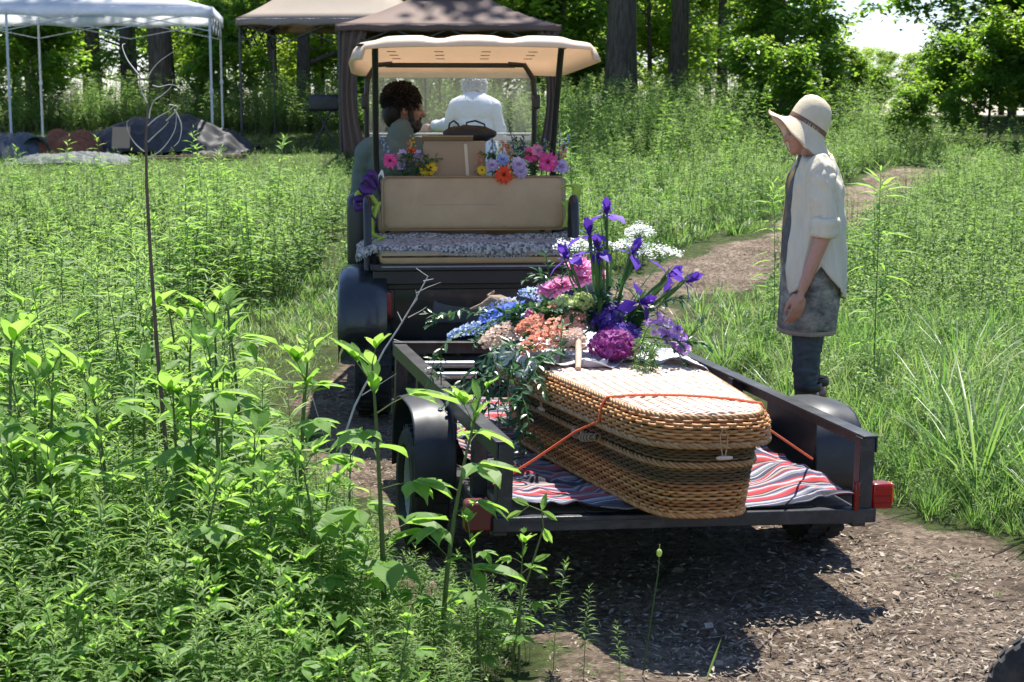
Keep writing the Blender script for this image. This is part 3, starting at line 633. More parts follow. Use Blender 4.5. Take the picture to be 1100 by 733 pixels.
# ---------------------------------------------------------------- striped blanket on the deck
def blanket():
    nu, nv = 110, 200; rng = np.random.default_rng(3); U = np.linspace(.062, W_ - .062, nu); Vv = np.linspace(.0, 2.0, nv); UU, VV = np.meshgrid(U, Vv, indexing='ij')
    w = (vnoise(UU, VV, 5, 1) - .5) * .6 + (vnoise(UU, VV, 11, 2) - .5) * .3
    wr = np.abs(np.sin(UU * 12 + VV * 6 + w * 7)) * .03 * (vnoise(UU, VV, 4, 8)) + (1 - np.abs(vnoise(UU, VV, 13, 31) - .5) * 4).clip(0) * .012 + vnoise(UU, VV, 14, 4) * .01 + vnoise(UU, VV, 4, 7) * .012
    # keep low under the casket (its axis runs from the rear right to the front left)
    cu = .76 - (VV + .1) * .02; under = np.exp(-((UU - cu) / .3) ** 6)
    Z = DZ + .006 + wr * (1 - .9 * under)
    edge = np.minimum(np.minimum(UU - .062, W_ - .062 - UU) / .05, 1); Z += (1 - edge) * .02 * vnoise(UU, VV, 7, 3)
    # rides up over the lumps beside the right fender
    Z += .05 * np.exp(-((UU - (W_ - .14)) / .07) ** 2 - ((VV - .28) / .16) ** 2) + .05 * np.exp(-((UU - (W_ - .2)) / .08) ** 2 - ((VV - .75) / .25) ** 2)
    Y = VV + .03 * np.sin(UU * 14 + w * 6) * (1 - under) + .012
    s = VV + (vnoise(UU, VV, 3, 21) - .5) * .06 + .02 * np.sin(UU * 10) + (1 - under) * .03 * (vnoise(UU, VV, 9, 22) - .5)
    idx = np.arange(nu * nv).reshape(nu, nv); q = np.stack([idx[:-1, :-1], idx[1:, :-1], idx[1:, 1:], idx[:-1, 1:]], -1).reshape(-1, 4)
    F = np.concatenate([q[:, [0, 1, 2]], q[:, [0, 2, 3]]])
    m = bpy.data.materials.new('striped_blanket'); m.use_nodes = True; nt = m.node_tree; N = nt.nodes; Lk = nt.links; bs = N['Principled BSDF']
    at = N.new('ShaderNodeAttribute'); at.attribute_name = 'rnd'; md = N.new('ShaderNodeMath'); md.operation = 'FRACT'; mu = N.new('ShaderNodeMath'); mu.operation = 'MULTIPLY'; mu.inputs[1].default_value = 2.9
    Lk.new(at.outputs['Fac'], mu.inputs[0]); Lk.new(mu.outputs[0], md.inputs[0]); cr = N.new('ShaderNodeValToRGB'); cr.color_ramp.interpolation = 'CONSTANT'
    cols = dict(n=(.03, .035, .09), r=(.42, .015, .025), w=(.48, .46, .47), k=(.012, .012, .02), p=(.42, .09, .11), g=(.2, .21, .26), t=(.42, .33, .26), m=(.2, .03, .08))
    seq = 'k3 n3 w2 n2 g3 w3 n3 r5 p2 w2 g2 n3 t2 k2 r6 p3 w3 r2 n4 g3 w2 m3 t3 n2 w2 r4 g2 k3'.split(); tot = sum(int(a[1:]) for a in seq); p = 0; e = cr.color_ramp.elements
    while len(e) < len(seq): e.new(1)
    for i, a in enumerate(seq): e[i].position = p / tot; e[i].color = (*cols[a[0]], 1); p += int(a[1:])
    Lk.new(md.outputs[0], cr.inputs[0]); Lk.new(cr.outputs[0], bs.inputs['Base Color']); bs.inputs['Roughness'].default_value = .9; bs.inputs['Specular IOR Level'].default_value = .15; bs.inputs['Sheen Weight'].default_value = .3
    tc = N.new('ShaderNodeTexCoord'); wv = N.new('ShaderNodeTexWave'); wv.inputs['Scale'].default_value = 130; wv.bands_direction = 'X'; wv.inputs['Distortion'].default_value = 2; Lk.new(tc.outputs['Object'], wv.inputs[0])
    bp = N.new('ShaderNodeBump'); bp.inputs['Strength'].default_value = .5; bp.inputs['Distance'].default_value = .004; Lk.new(wv.outputs[1], bp.inputs['Height']); Lk.new(bp.outputs[0], bs.inputs['Normal'])
    o = np_mesh('striped_blanket', np.stack([UU, Y, Z], -1).reshape(-1, 3), F, s.ravel(), np.zeros(len(F)), m, smooth=True)
    o.matrix_world = TRX; so = o.modifiers.new('s', 'SOLIDIFY'); so.thickness = .004; so.offset = 1
    tag(o, 'red white and navy striped woven blanket rumpled on the trailer deck', 'blanket')
blanket()
# dark lump (folded strap bundle) near the right fender
sh_ = MB(); rgx = random.Random(2)
for k in range(9): sh_.ball((rgx.uniform(-.09, .09), rgx.uniform(-.12, .12), .03 + rgx.uniform(0, .05)), (rgx.uniform(.04, .07), rgx.uniform(.04, .08), rgx.uniform(.03, .05)), 12, 8, (rgx.uniform(0, 3), rgx.uniform(0, 3), 0))
o = sh_.build('folded_cloth', pmat('black_cloth', (.012, .012, .014), .8, var=.4, bump=.5), None); p = TRX @ Vector((W_ - .16, .95, DZ + .03)); o.location = p
tag(o, 'crumpled black cloth bundle on the deck between casket and right side rail', 'cloth')
# ================================================================ WICKER CASKET
def wicker(name, c1, c2, rough=.6):
    m = pmat(name, c1, rough, col2=c2, scale=30, stretch=(1, 1, 3), bump=.2, bscale=120, spec=.4); return m
M_WIL = wicker('willow_wicker', (.46, .29, .15), (.27, .15, .07)); M_WILT = wicker('pale_sunlit_willow', (.7, .55, .42), (.5, .35, .24)); M_SEA = wicker('seagrass_weave', (.2, .145, .06), (.09, .065, .03), .75)
M_DARKW = pmat('wicker_backing', (.08, .045, .02), .9)
M_WAX = wicker('buff_braid', (.5, .36, .2), (.32, .2, .1))
COO, COZ = (.615, 4.80, .362), R(14)
COX = Matrix.Translation(COO) @ Euler((0, R(1.7), COZ)).to_matrix().to_4x4()
casket = thing('wicker_casket', 'wicker burial casket with sunlit pale lid and dark woven bands on the trailer', 'casket', COO, rot=(0, R(1.7), COZ))
CH = .325
def outline(scale_off, n=720):
    """closed outline, resampled evenly: foot at v=0, shoulders at 1.25, head at 1.9"""
    ctl = [(-.06, 0), (-.165, .03), (-.222, .15), (-.25, .36), (-.335, 1.1), (-.345, 1.25), (-.325, 1.38), (-.25, 1.82), (-.21, 1.89), (-.14, 1.91), (.14, 1.91), (.21, 1.89), (.25, 1.82), (.325, 1.38), (.345, 1.25), (.335, 1.1), (.25, .36), (.222, .15), (.165, .03), (.06, 0)]
    P = np.array(ctl, float)
    for _ in range(3):
        Q = np.roll(P, -1, 0); P = np.stack([.75 * P + .25 * Q, .25 * P + .75 * Q], 1).reshape(-1, 2)
    d = np.hypot(*(np.roll(P, -1, 0) - P).T); s = np.concatenate([[0], np.cumsum(d)]); t = np.linspace(0, s[-1], n, endpoint=False); Pc = np.vstack([P, P[:1]])
    X = np.stack([np.interp(t, s, Pc[:, 0]), np.interp(t, s, Pc[:, 1])], 1); T = nrm(np.roll(X, -2, 0) - np.roll(X, 2, 0)); Nn = np.stack([-T[:, 1], T[:, 0]], 1)
    c = X.mean(0); sg = np.sign(((X - c) * Nn).sum(1).mean()); Nn *= sg
    return X + Nn * scale_off, Nn, s[-1]
def strand(nb, P, Nn3, rad, amp, nw, ph, rnd, flat=1.0, sides=5, jit=None):
    """closed woven strand along P (n,3) with in/out waves"""
    n = len(P); th = np.arange(n) / n * 2 * math.pi * nw + ph; C = P + Nn3 * (amp * np.sin(th))[:, None]
    if jit is not None: C[:, 2] += jit
    T = nrm(np.roll(C, -1, 0) - np.roll(C, 1, 0)); B = nrm(np.cross(T, Nn3)); N2 = np.cross(B, T); a = np.arange(sides) / sides * 2 * math.pi
    V = C[:, None] + (N2[:, None] * np.cos(a)[None, :, None] + B[:, None] * np.sin(a)[None, :, None] * flat) * rad
    i = np.arange(n)[:, None] * sides; j = (np.roll(np.arange(n), -1))[:, None] * sides; k = np.arange(sides)[None]; l = (k + 1) % sides
    F = np.concatenate([np.stack([i + k, i + l, j + l], -1).reshape(-1, 3), np.stack([i + k, j + l, j + k], -1).reshape(-1, 3)])
    nb.add(V.reshape(-1, 3), F, rnd)
rngc = np.random.default_rng(8)
def woven_band(name, z0, z1, pitch, rad, amp, off, mat, parent, mapz=None, n=960, nw=82, bow=None):
    nb = NB(); k = int(round((z1 - z0) / pitch))
    for r in range(k):
        z = z0 + (r + .5) * (z1 - z0) / k; o = off(z); X, Nn, Lt = outline(o, n)
        P = np.column_stack([X, np.full(n, z)]); N3 = np.column_stack([Nn, np.zeros(n)])
        jz = np.interp(np.arange(n), np.linspace(0, n, 60), rngc.normal(0, pitch * .1, 60)); jz[-1] = jz[0]
        if bow is not None: P[:, 2] += bow(X)
        strand(nb, P, N3, rad * rngc.uniform(.9, 1.1), amp, nw, math.pi * r + rngc.normal(0, .12), np.clip(rngc.normal(.5, .25), 0, 1), 1.05, 5, jz)
    return nb.build(name, mat, parent, smooth=True)
WM1 = leafmat('willow_strands', [(.3, .12, .035), (.48, .22, .07), (.66, .37, .14)], [(.1, .05, .02)] * 2, .02, .5, .45)
WM2 = leafmat('seagrass_strands', [(.07, .042, .018), (.12, .075, .032), (.19, .125, .055)], [(.05, .03, .01)] * 2, .02, .7, .3)
WM3 = leafmat('sunlit_lid_strands', [(.42, .26, .17), (.6, .43, .33), (.7, .57, .48)], [(.1, .05, .02)] * 2, .02, .5, .45)  # paler than the willow sides: overexposed sun put into the strand colour
WM4 = leafmat('braid_strands', [(.23, .115, .04), (.34, .185, .07), (.44, .27, .12)], [(.1, .05, .02)] * 2, .02, .5, .45)
boff = lambda z: -.062 + .036 * (z / .25)          # the body flares upwards
bow = lambda X: 0 * X[:, 0]
body = MB()
def ring_mesh(mb, offs):
    rows = []
    for o, z in offs:
        X, _, _ = outline(o, 160); rows.append([Vector((x, y, z)) for x, y in X])
    n = len(rows[0]); vs = [p for r in rows for p in r]; fs = []
    for i in range(len(rows) - 1):
        for k in range(n): l = (k + 1) % n; fs.append((i * n + k, i * n + l, (i + 1) * n + l, (i + 1) * n + k))
    fs.append(tuple(range(n))); fs.append(tuple((len(rows) - 1) * n + k for k in range(n)))
    mb.add(vs, fs)
ring_mesh(body, [(boff(0) - .014, .002), (boff(.23) - .014, .23)]); body.build('body_light_block', M_DARKW, casket)  # dark inner shell added behind the weave to block light
woven_band('willow_base', .0, .105, .0100, .0047, .0055, boff, WM1, casket)
woven_band('seagrass_band', .105, .155, .0085, .0042, .004, boff, WM2, casket, nw=90, n=900)
woven_band('seagrass_band', .180, .232, .0085, .0042, .004, boff, WM2, casket, nw=90, n=900)
def braid(name, z, off, rad, spread, nw, parent, mat, tilt=False, n=1000):
    nb = NB(); X, Nn, Lt = outline(off, n); P = np.column_stack([X, np.full(n, z)]); N3 = np.column_stack([Nn, np.zeros(n)])
    for r in range(3):
        th = np.arange(n) / n * 2 * math.pi * nw + r * 2.094; C = P.copy(); C[:, 2] += spread * np.sin(th); C += N3 * (rad * .9 * np.cos(th))[:, None]
        strand(nb, C, N3, rad, 0, 1, 0, .35 + .2 * r, 1, 6)
    return nb.build(name, mat, parent, smooth=True)
braid('waist_braid', .167, boff(.167) + .007, .0052, .0060, 60, casket, WM4); braid('base_braid', .004, boff(0) + .003, .006, .004, 60, casket, WM1); 
# lid
lid = thing('lid', None, None, (0, 0, 0)); lid.parent = casket
ll_ = MB(); ring_mesh(ll_, [(-.018, .236), (-.01, .262), (-.02, .30), (-.036, .313)]); ll_.build('lid_light_block', M_DARKW, lid)  # light-blocking shell added inside the lid as well
loff = lambda z: .008 - .020 * max(0, (z - .28) / .035) ** 2
woven_band('lid_rim', .236, .314, .0103, .0049, .0057, loff, WM1, lid)
braid('lid_edge_braid', .236, .010, .0062, .005, 60, lid, WM4); braid('lid_edge_braid', .318, -.016, .0054, .005, 70, lid, WM4)
def lid_top():
    nb = NB(); X, _, _ = outline(-.018, 720); pitch = .0102; v = .01; r = 0; st = .036
    while v < 1.9:
        s = X[:, 1] - v; cr_ = np.nonzero(np.sign(s) != np.sign(np.roll(s, -1)))[0]
        if len(cr_) >= 2:
            xs_ = [X[i, 0] for i in cr_]; a, b = min(xs_), max(xs_); n = max(6, int((b - a) / st * 6)); u = np.linspace(a, b, n); h = .318 + .010 * (1 - (2 * (u - a) / (b - a + 1e-9) - 1) ** 2)
            jy = np.interp(u, np.linspace(a, b, 8), rngc.normal(0, .0012, 8)); P = np.column_stack([u, v + jy, h + 0.0048 * np.sin(math.pi * u / st + math.pi * r)])
            T = nrm(np.gradient(P, axis=0)); B = nrm(np.cross(T, [0, 0, 1.])); N2 = np.cross(B, T); aa = np.arange(5) / 5 * 6.2832
            V = P[:, None] + (N2[:, None] * np.cos(aa)[None, :, None] + B[:, None] * np.sin(aa)[None, :, None]) * .0052
            i = np.arange(n - 1)[:, None] * 5; k = np.arange(5)[None]; l = (k + 1) % 5
            F = np.concatenate([np.stack([i + k, i + l, i + 5 + l], -1).reshape(-1, 3), np.stack([i + k, i + 5 + l, i + 5 + k], -1).reshape(-1, 3)])
            nb.add(V.reshape(-1, 3), F, np.clip(rngc.normal(.6, .22), 0, 1))
        v += pitch; r += 1
    nb.build('lid_top', WM3, lid, smooth=True)
    mb = MB()
    for u in np.arange(-.32, .33, st):
        s = [y for (x, y) in X if abs(x - u) < .003]
        if len(s) > 1: mb.tube([(u, min(s) + .01, .32), (u, max(s) - .01, .32)], .003, 5)
    mb.build('lid_stakes', M_WILT, lid)
lid_top()
# pegs, loops and rope handle
def peg(mb_loc, dirv, name='toggle'):
    mb = MB(); c = Vector(mb_loc); d = Vector(dirv).normalized(); mb.tube([c - d * .026, c - d * .015, c + d * .015, c + d * .026], [.004, .0065, .0065, .004], 8)
    o = mb.build(name, M_WILT, casket); lp = MB(); nrm_ = Vector((d.y, -d.x, 0)) * -1
    pts_ = [c + Vector((0, 0, z)) + d * s for z, s in ((.0, .004), (.03, .012), (.07, .018), (.095, .006), (.07, -.008), (.03, -.006), (0, -.002))]; lp.tube(pts_, .0022, 5, closed=True); lp.build('cord_loop', M_WAX, o)
def side_pt(frac, off, z):
    X, Nn, _ = outline(off, 720); i = int(frac * 720) % 720; T = X[(i + 2) % 720] - X[i - 2]; return Vector((X[i][0], X[i][1], z)), Vector((T[0], T[1], 0)).normalized()
# find outline fractions by position
Xo, No, _ = outline(0, 720)
def frac_at(u, v): return float(np.argmin((Xo[:, 0] - u) ** 2 + (Xo[:, 1] - v) ** 2)) / 720
for (u, v) in ((.02, -.01), (-.3, .85), (-.27, 1.7)):
    c, d = side_pt(frac_at(u, v), .016, .2); peg(c, d)
def handle(u, v, L=.17):
    f = frac_at(u, v); mb = MB(); pts_ = []
    for k in range(13):
        t = k / 12; c, d = side_pt(f + (t - .5) * L / 5.0, -.004 + .03 * math.sin(math.pi * t) ** .6, .185 - .012 * math.sin(math.pi * t)); pts_.append(c)
    mb.tube(pts_, [.0095] * 13, 10)
    o = mb.build('rope_handle', M_SEA, casket)
    for es in ((0, 1, 2, 3, 4), (8, 9, 10, 11)):
      w = MB()
      for e in es: w.tube([pts_[e] + Vector((math.cos(a) * No[int(f * 720)][0] * .0118, math.cos(a) * No[int(f * 720)][1] * .0118, math.sin(a) * .0118)) for a in [x * .5236 for x in range(12)]], .0026, 5, closed=True)
      w.build('handle_binding', pmat('pale_twine', (.34, .27, .18), .8, bump=.4), o)
handle(-.255, .5); handle(.255, .5); handle(-.29, 1.62)
# ---------------------------------------------------------------- orange tie-down cord over lid and handle
def toW(p): return COX @ Vector(p)
M_ORG = pmat('orange_cord', (.75, .13, .04), .55, var=.15, bump=.2, bscale=200)
mb = MB(); railL = TRX @ Vector((.06, .30, DZ + .035)); railR = TRX @ Vector((W_ - .09, .32, DZ + .10))
hpt, _ = side_pt(frac_at(-.255, .5), .035, .19); tl_, _ = side_pt(frac_at(-.238, .36), .012, .30); tl0, _ = side_pt(frac_at(-.238, .36), .02, .25)
tr_, _ = side_pt(frac_at(.222, .2), .012, .30); tr0, _ = side_pt(frac_at(.222, .2), .022, .245); t1, _ = side_pt(frac_at(-.238, .36), -.005, .327); t2, _ = side_pt(frac_at(.222, .2), -.005, .327)
path_ = [railL, railL.lerp(toW(hpt), .5) - Vector((0, 0, .004)), toW(hpt), toW(tl0), toW(tl_), toW(t1)] + [toW(t1.lerp(t2, k / 6) + Vector((0, 0, .012 * math.sin(math.pi * k / 6) + .004))) for k in range(1, 6)] + [toW(t2), toW(tr_), toW(tr0), railR]
mb.tube(path_, .0042, 8)
tag(mb.build('tie_down_cord', M_ORG), 'taut orange cord strapping the casket lid down to both trailer rails', 'cord')
# ================================================================ GOLF CART
CAO, CAZ = (-.25, 8.4, 0), R(5)
CAX = Matrix.Translation(CAO) @ Matrix.Rotation(CAZ, 4, 'Z')
cart = thing('golf_cart', 'dark golf cart with tan roof and tan rear facing bench seat', 'golf cart', CAO, CAZ)
M_TAN = pmat('tan_vinyl', (.50, .34, .175), .5, var=.1, scale=5, bump=.12, bscale=180, col2=(.42, .275, .135), coat=.05)
M_ROOF = pmat('tan_roof_plastic', (.82, .68, .52), .5, var=.06, scale=3, trans=(1, .82, .66), twc=.35, dirt=((.5, .42, .33), .3, 4))
M_CBLK = pmat('black_tube', (.018, .018, .02), .38, var=.3)
M_BODY = pmat('dark_green_body', (.018, .024, .025), .32, var=.25, scale=4, coat=.3, dirt=((.14, .13, .11), .4, 5))
def cpart(mb, name, mat, parent=cart, **k): return mb.build(name, mat, parent, **k)
def rbox(mb, c, d, r, seg=5, axis='y', rot=None):
    """box with its four edges along one axis rounded"""
    w, h = {'y': (d[0], d[2]), 'x': (d[1], d[2]), 'z': (d[0], d[1])}[axis]; L = {'y': d[1], 'x': d[0], 'z': d[2]}[axis]; P = []
    for cx_, cy_, a0 in ((w / 2 - r, h / 2 - r, 0), (-w / 2 + r, h / 2 - r, 90), (-w / 2 + r, -h / 2 + r, 180), (w / 2 - r, -h / 2 + r, 270)):
        for k in range(seg + 1): a = R(a0 + 90 * k / seg); P.append((cx_ + r * math.cos(a), cy_ + r * math.sin(a)))
    n = len(P); vs = []
    e = min(r * .6, L * .3)
    for t, s in ((-L / 2, -e), (-L / 2 + e * .3, -e * .35), (-L / 2 + e, 0), (L / 2 - e, 0), (L / 2 - e * .3, -e * .35), (L / 2, -e)):
        for p, q in P:
            kx = (abs(p) + s) / abs(p) if abs(p) > 1e-6 else 1; ky = (abs(q) + s) / abs(q) if abs(q) > 1e-6 else 1
            v = {'y': (p * kx, t, q * ky), 'x': (t, p * kx, q * ky), 'z': (p * kx, q * ky, t)}[axis]; vs.append(Vector(v))
    if rot is not None: M = Euler(rot).to_matrix(); vs = [M @ v for v in vs]
    vs = [v + Vector(c) for v in vs]; fs = []
    for i in range(5):
        for k in range(n): l = (k + 1) % n; fs.append((i * n + k, i * n + l, (i + 1) * n + l, (i + 1) * n + k))
    fs.append(tuple(reversed(range(n)))); fs.append(tuple(5 * n + k for k in range(n)))
    return mb.add(vs, fs)
# roof: shallow moulded shell with rounded corners, down-turned lip and raised ribs
m = MB(); nx, ny = 40, 44; x0, x1, y0, y1 = -.585, .735, -.12, 1.9
G = []
for i in range(nx + 1):
    row = []
    for j in range(ny + 1):
        s = i / nx * 2 - 1; t = j / ny * 2 - 1; s = math.copysign(abs(s) ** .7, s); t = math.copysign(abs(t) ** .7, t); p = 8
        k = (abs(s) ** p + abs(t) ** p) ** (1 / p) / max(abs(s), abs(t), 1e-6) or 1; x = (x0 + x1) / 2 + s / k * (x1 - x0) / 2; y = (y0 + y1) / 2 + t / k * (y1 - y0) / 2
        e = 1 - max(abs(s), abs(t)); lip = -(.035 if t < -.9 and abs(s) < .93 else .085) * max(0, 1 - e / .07) ** 1.6; rib = 0
        for xc in (-.30, .055, .41): rib += .018 / (1 + math.exp(-(.12 - abs(x - xc)) * 70))
        rib *= min(1, e / .05); row.append(Vector((x, y, 1.95 - .022 * (y - y0) + .015 * (1 - s * s) + lip + rib)))
    G.append(row)
m.grid(G); cpart(m, 'roof', M_ROOF, solid=.012, angle=180)
m = MB()
for k in range(4):
    for j in range(3): m.box((-.36 + k * .26 + .02 * j, .6 + j * .35, 1.925 - .008 * j), (.05, .016, .004))
cpart(m, 'roof_vents', pmat('vent_shadow', (.25, .12, .06), .7))
for s in (-1, 1):
    ux = -.45 if s < 0 else .515; m = MB()
    m.tube([(ux + s * .01, .02, 1.935), (ux, .07, 1.932), (ux, .13, 1.86), (ux + .0, .36, 1.55), (ux, .47, 1.36), (ux + .005, .50, 1.22), (ux + .03 * -s, .50, 1.10), (ux - .06 * s, .44, .95)], [.017] * 8, 10); cpart(m, 'rear_roof_post', M_CBLK)
    m = MB(); m.box((ux + s * .04, .05, 1.938), (.11, .07, .012)); cpart(m, 'roof_bracket', M_CBLK, bevel=.003)
    uf = -.50 if s < 0 else .545; m = MB()
    m.tube([(uf - s * .16, 1.80, 1.892), (uf - s * .06, 1.775, 1.885), (uf - s * .008, 1.74, 1.80), (uf, 1.745, 1.70), (uf, 1.78, 1.4), (uf, 1.83, 1.1), (uf, 1.9, .8)], .017, 10); cpart(m, 'front_roof_post', M_CBLK)
    m = MB(); rbox(m, (uf + s * .01, 1.74, 1.66), (.045, .05, .09), .012); cpart(m, 'windshield_clip', M_CBLK)
# windshield
M_GLS = bpy.data.materials.new('acrylic_windshield'); M_GLS.use_nodes = True; nt = M_GLS.node_tree; bs = nt.nodes['Principled BSDF']
gl = nt.nodes.new('ShaderNodeBsdfGlossy'); gl.inputs['Roughness'].default_value = .06; tp = nt.nodes.new('ShaderNodeBsdfTransparent'); tp.inputs[0].default_value = (.93, .95, .95, 1)
bs.inputs['Base Color'].default_value = (.75, .78, .76, 1); bs.inputs['Roughness'].default_value = .5; fz = nt.nodes.new('ShaderNodeTexNoise'); fz.inputs['Scale'].default_value = 3; fz.inputs['Detail'].default_value = 6
mr = nt.nodes.new('ShaderNodeMapRange'); mr.inputs[1].default_value = .35; mr.inputs[2].default_value = .8; mr.inputs[3].default_value = .05; mr.inputs[4].default_value = .13; nt.links.new(fz.outputs[0], mr.inputs[0])  # patchy pale film mixed in, imitating light reflected in the acrylic
a1 = nt.nodes.new('ShaderNodeMixShader'); a2 = nt.nodes.new('ShaderNodeMixShader'); a1.inputs[0].default_value = .05; nt.links.new(tp.outputs[0], a1.inputs[1]); nt.links.new(gl.outputs[0], a1.inputs[2])
nt.links.new(mr.outputs[0], a2.inputs[0]); nt.links.new(a1.outputs[0], a2.inputs[1]); nt.links.new(bs.outputs[0], a2.inputs[2]); nt.links.new(a2.outputs[0], nt.nodes['Material Output'].inputs[0])
m = MB(); m.box((.022, 1.765, 1.64), (1.02, .005, .36)); wsg = cpart(m, 'windshield', M_GLS)
m = MB(); m.box((.022, 1.805, 1.255), (1.02, .005, .37), (R(-8), 0, 0)); cpart(m, 'lower_windshield', M_GLS)
M_WHT = pmat('white_trim', (.75, .76, .77), .35, coat=.2)
for z, h, dy in ((1.822, .034, 0), (1.462, .012, .004), (1.435, .03, .008)):
    m = MB(); m.bar((-.485, 1.772 + dy, z), (.53, 1.772 + dy, z), .02, h); m.build('windshield_rail', M_WHT, wsg, bevel=.004)
m = MB(); m.bar((-.38, 1.80, 1.885), (.43, 1.80, 1.885), .03, .03); cpart(m, 'header_bar', M_CBLK, bevel=.006)
# rear bench
m = MB(); rbox(m, (.075, .415, 1.107), (.995, .10, .288), .035, rot=(R(-5), 0, 0)); bk = cpart(m, 'backrest', M_TAN, angle=50)
for y_, nm in ((.357, 'front_piping'), (.46, 'rear_piping')):
    m = MB(); P = []
    for cx_, cz_, a0 in ((.465, .109, 0), (-.465, .109, 90), (-.465, -.109, 180), (.465, -.109, 270)):
        for k in range(6): a = R(a0 + 18 * k); P.append(Vector((.075 + cx_ + .033 * math.cos(a), y_ + (.0095 if nm[0] == 'f' else .0) - (cz_ + .033 * math.sin(a)) * math.tan(R(-5)) * -1 * -1, 1.107 + cz_ + .033 * math.sin(a))))
    m.tube(P, .004, 6, closed=True); m.build('piping', pmat('tan_piping', (.3, .2, .1), .6), bk)
m = MB()
for z in (1.09, 1.10): m.bar((-.2, .3645, z), (.2, .3645, z), .002, .0018)
m.build('stitching', pmat('stitch', (.25, .17, .1), .7), bk)
m = MB(); rbox(m, (.06, .16, .856), (1.0, .41, .085), .03); cpart(m, 'seat_cushion', M_TAN, angle=50)
m = MB(); m.bar((-.47, -.03, .80), (.58, -.03, .80), .035, .035); m.bar((-.47, .3, .80), (.58, .3, .80), .035, .035)
for u in (-.47, .58): m.bar((u, -.03, .80), (u, .42, .80), .035, .035)
m.box((.055, .14, .815), (1.0, .36, .01)); cpart(m, 'seat_frame', M_CBLK, bevel=.004)
m = MB(); m.bar((-.43, -.049, .804), (.56, -.049, .804), .003, .007); cpart(m, 'edge_trim', M_CHR)
for s in (-1, 1):
    u = -.50 if s < 0 else .60; m = MB()
    m.tube([(u, .3, .82), (u, .29, 1.08), (u, .25, 1.13), (u, .20, 1.14), (u, .155, 1.11), (u + .0, .14, 1.04), (u + .0, .06, .7), (u, .03, .38)], [.022] * 8, 10); cpart(m, 'grab_rail', M_CBLK)
# footplate under the bench (folded deck) and rear body
m = MB(); m.box((.055, .0, .745), (1.06, .03, .075)); m.box((.055, .05, .70), (.98, .02, .05)); cpart(m, 'footrest_support', M_CBLK, bevel=.006)
m = MB(); P = []
for i in range(13):
    t = i / 12; z = .36 + t * .42; P.append([Vector((u, .14 - .05 * math.sin(t * 2.2) - .03 * (1 - ((u - .05) / .6) ** 2), z)) for u in [-.52 + .05 * k * 1.04 for k in range(23)]])
m.grid(P); cpart(m, 'rear_body', M_BODY, solid=.01, angle=180)
m = MB(); rbox(m, (.14, .085, .585), (.62, .05, .19), .02); bp_ = cpart(m, 'battery_cover', pmat('grey_plastic_panel', (.06, .07, .085), .4, var=.3, dirt=((.2, .19, .17), .3, 5)))
m = MB(); rbox(m, (.05, .06, .38), (1.02, .06, .05), .015); cpart(m, 'rear_bumper', M_CBLK)
for s, u in ((-1, -.42), (1, .53)):
    m = MB(); rbox(m, (u, .07, .60), (.115, .03, .175), .018); q = cpart(m, 'tail_light', M_CBLK); m = MB(); rbox(m, (u, .052, .60), (.085, .02, .135), .014); m.build('red_lens', pmat('cart_red_lens', (.3, .012, .012), .25, coat=.3), q)
# side fenders / body sides, running boards, front cowl
for s in (-1, 1):
    uc = .055 + s * .60; m = MB(); P = []
    for i in range(15):
        a = math.pi * (i / 14); rr = (abs(math.cos(a)) ** 3 + abs(math.sin(a)) ** 3) ** (-1 / 3)
        yv = .22 - math.cos(a) * rr * .33; zz = .42 + math.sin(a) * rr * .37
        P.append([Vector((uc + s * d, yv, zz - dz_)) for d, dz_ in ((-.14, 0), (-.02, 0), (.06, .004), (.095, .022), (.11, .06), (.112, .11))])
    m.grid(P); cpart(m, 'rear_fender', M_BODY, solid=.008, angle=180)
    m = MB(); rbox(m, (.055 + s * .52, .75, .60), (.10, .5, .40), .04); cpart(m, 'body_side', M_BODY)
    m = MB(); rbox(m, (.055 + s * (.60 if s < 0 else .54), .72, .93 if s < 0 else .86), (.14, .26, .44 if s < 0 else .3), .065, axis='x'); cpart(m, 'hip_restraint', M_CBLK, angle=180)
    m = MB(); rbox(m, (.055 + s * .58, 1.25, .33), (.14, .75, .05), .02); cpart(m, 'running_board', M_CBLK)
    m = MB(); P = []
    for i in range(13):
        a = math.pi * i / 12; P.append([Vector((.055 + s * (.57 + d), 2.1 - math.cos(a) * .31, .38 + math.sin(a) * .33 - dz_)) for d, dz_ in ((-.12, 0), (.03, 0), (.07, .02), (.09, .07))])
    m.grid(P); cpart(m, 'front_fender', M_BODY, solid=.008, angle=180)
m = MB(); P = []
for i in range(11):
    t = i / 10; yv = 1.86 + .62 * t; z = 1.06 - .05 * t - .42 * max(0, t - .55) ** 1.5 * 2.2; wv = .53 - .12 * t * t
    P.append([Vector((.055 + wv * q, yv - .08 * q * q, z - .12 * abs(q) ** 3)) for q in [k / 8 - 1 for k in range(17)]])
P.append([Vector((.055 + .42 * (k / 8 - 1), 2.5, .36)) for k in range(17)]); m.grid(P); cpart(m, 'front_cowl', M_BODY, solid=.01, angle=180)
m = MB(); rbox(m, (.055, 1.84, .93), (1.04, .16, .30), .05); cpart(m, 'dashboard', M_CBLK)
m = MB(); m.box((.055, 1.3, .345), (1.1, 1.15, .04)); cpart(m, 'floor_pan', M_CBLK, bevel=.01)
m = MB(); rbox(m, (.055, .86, .77), (1.04, .46, .11), .04); rbox(m, (.055, .66, 1.07), (1.0, .10, .30), .04); cpart(m, 'front_bench', M_TAN)
m = MB(); m.tube([(-.28, 1.70, .95), (-.28, 1.48, 1.12)], .02, 8); cpart(m, 'steering_column', M_CBLK)
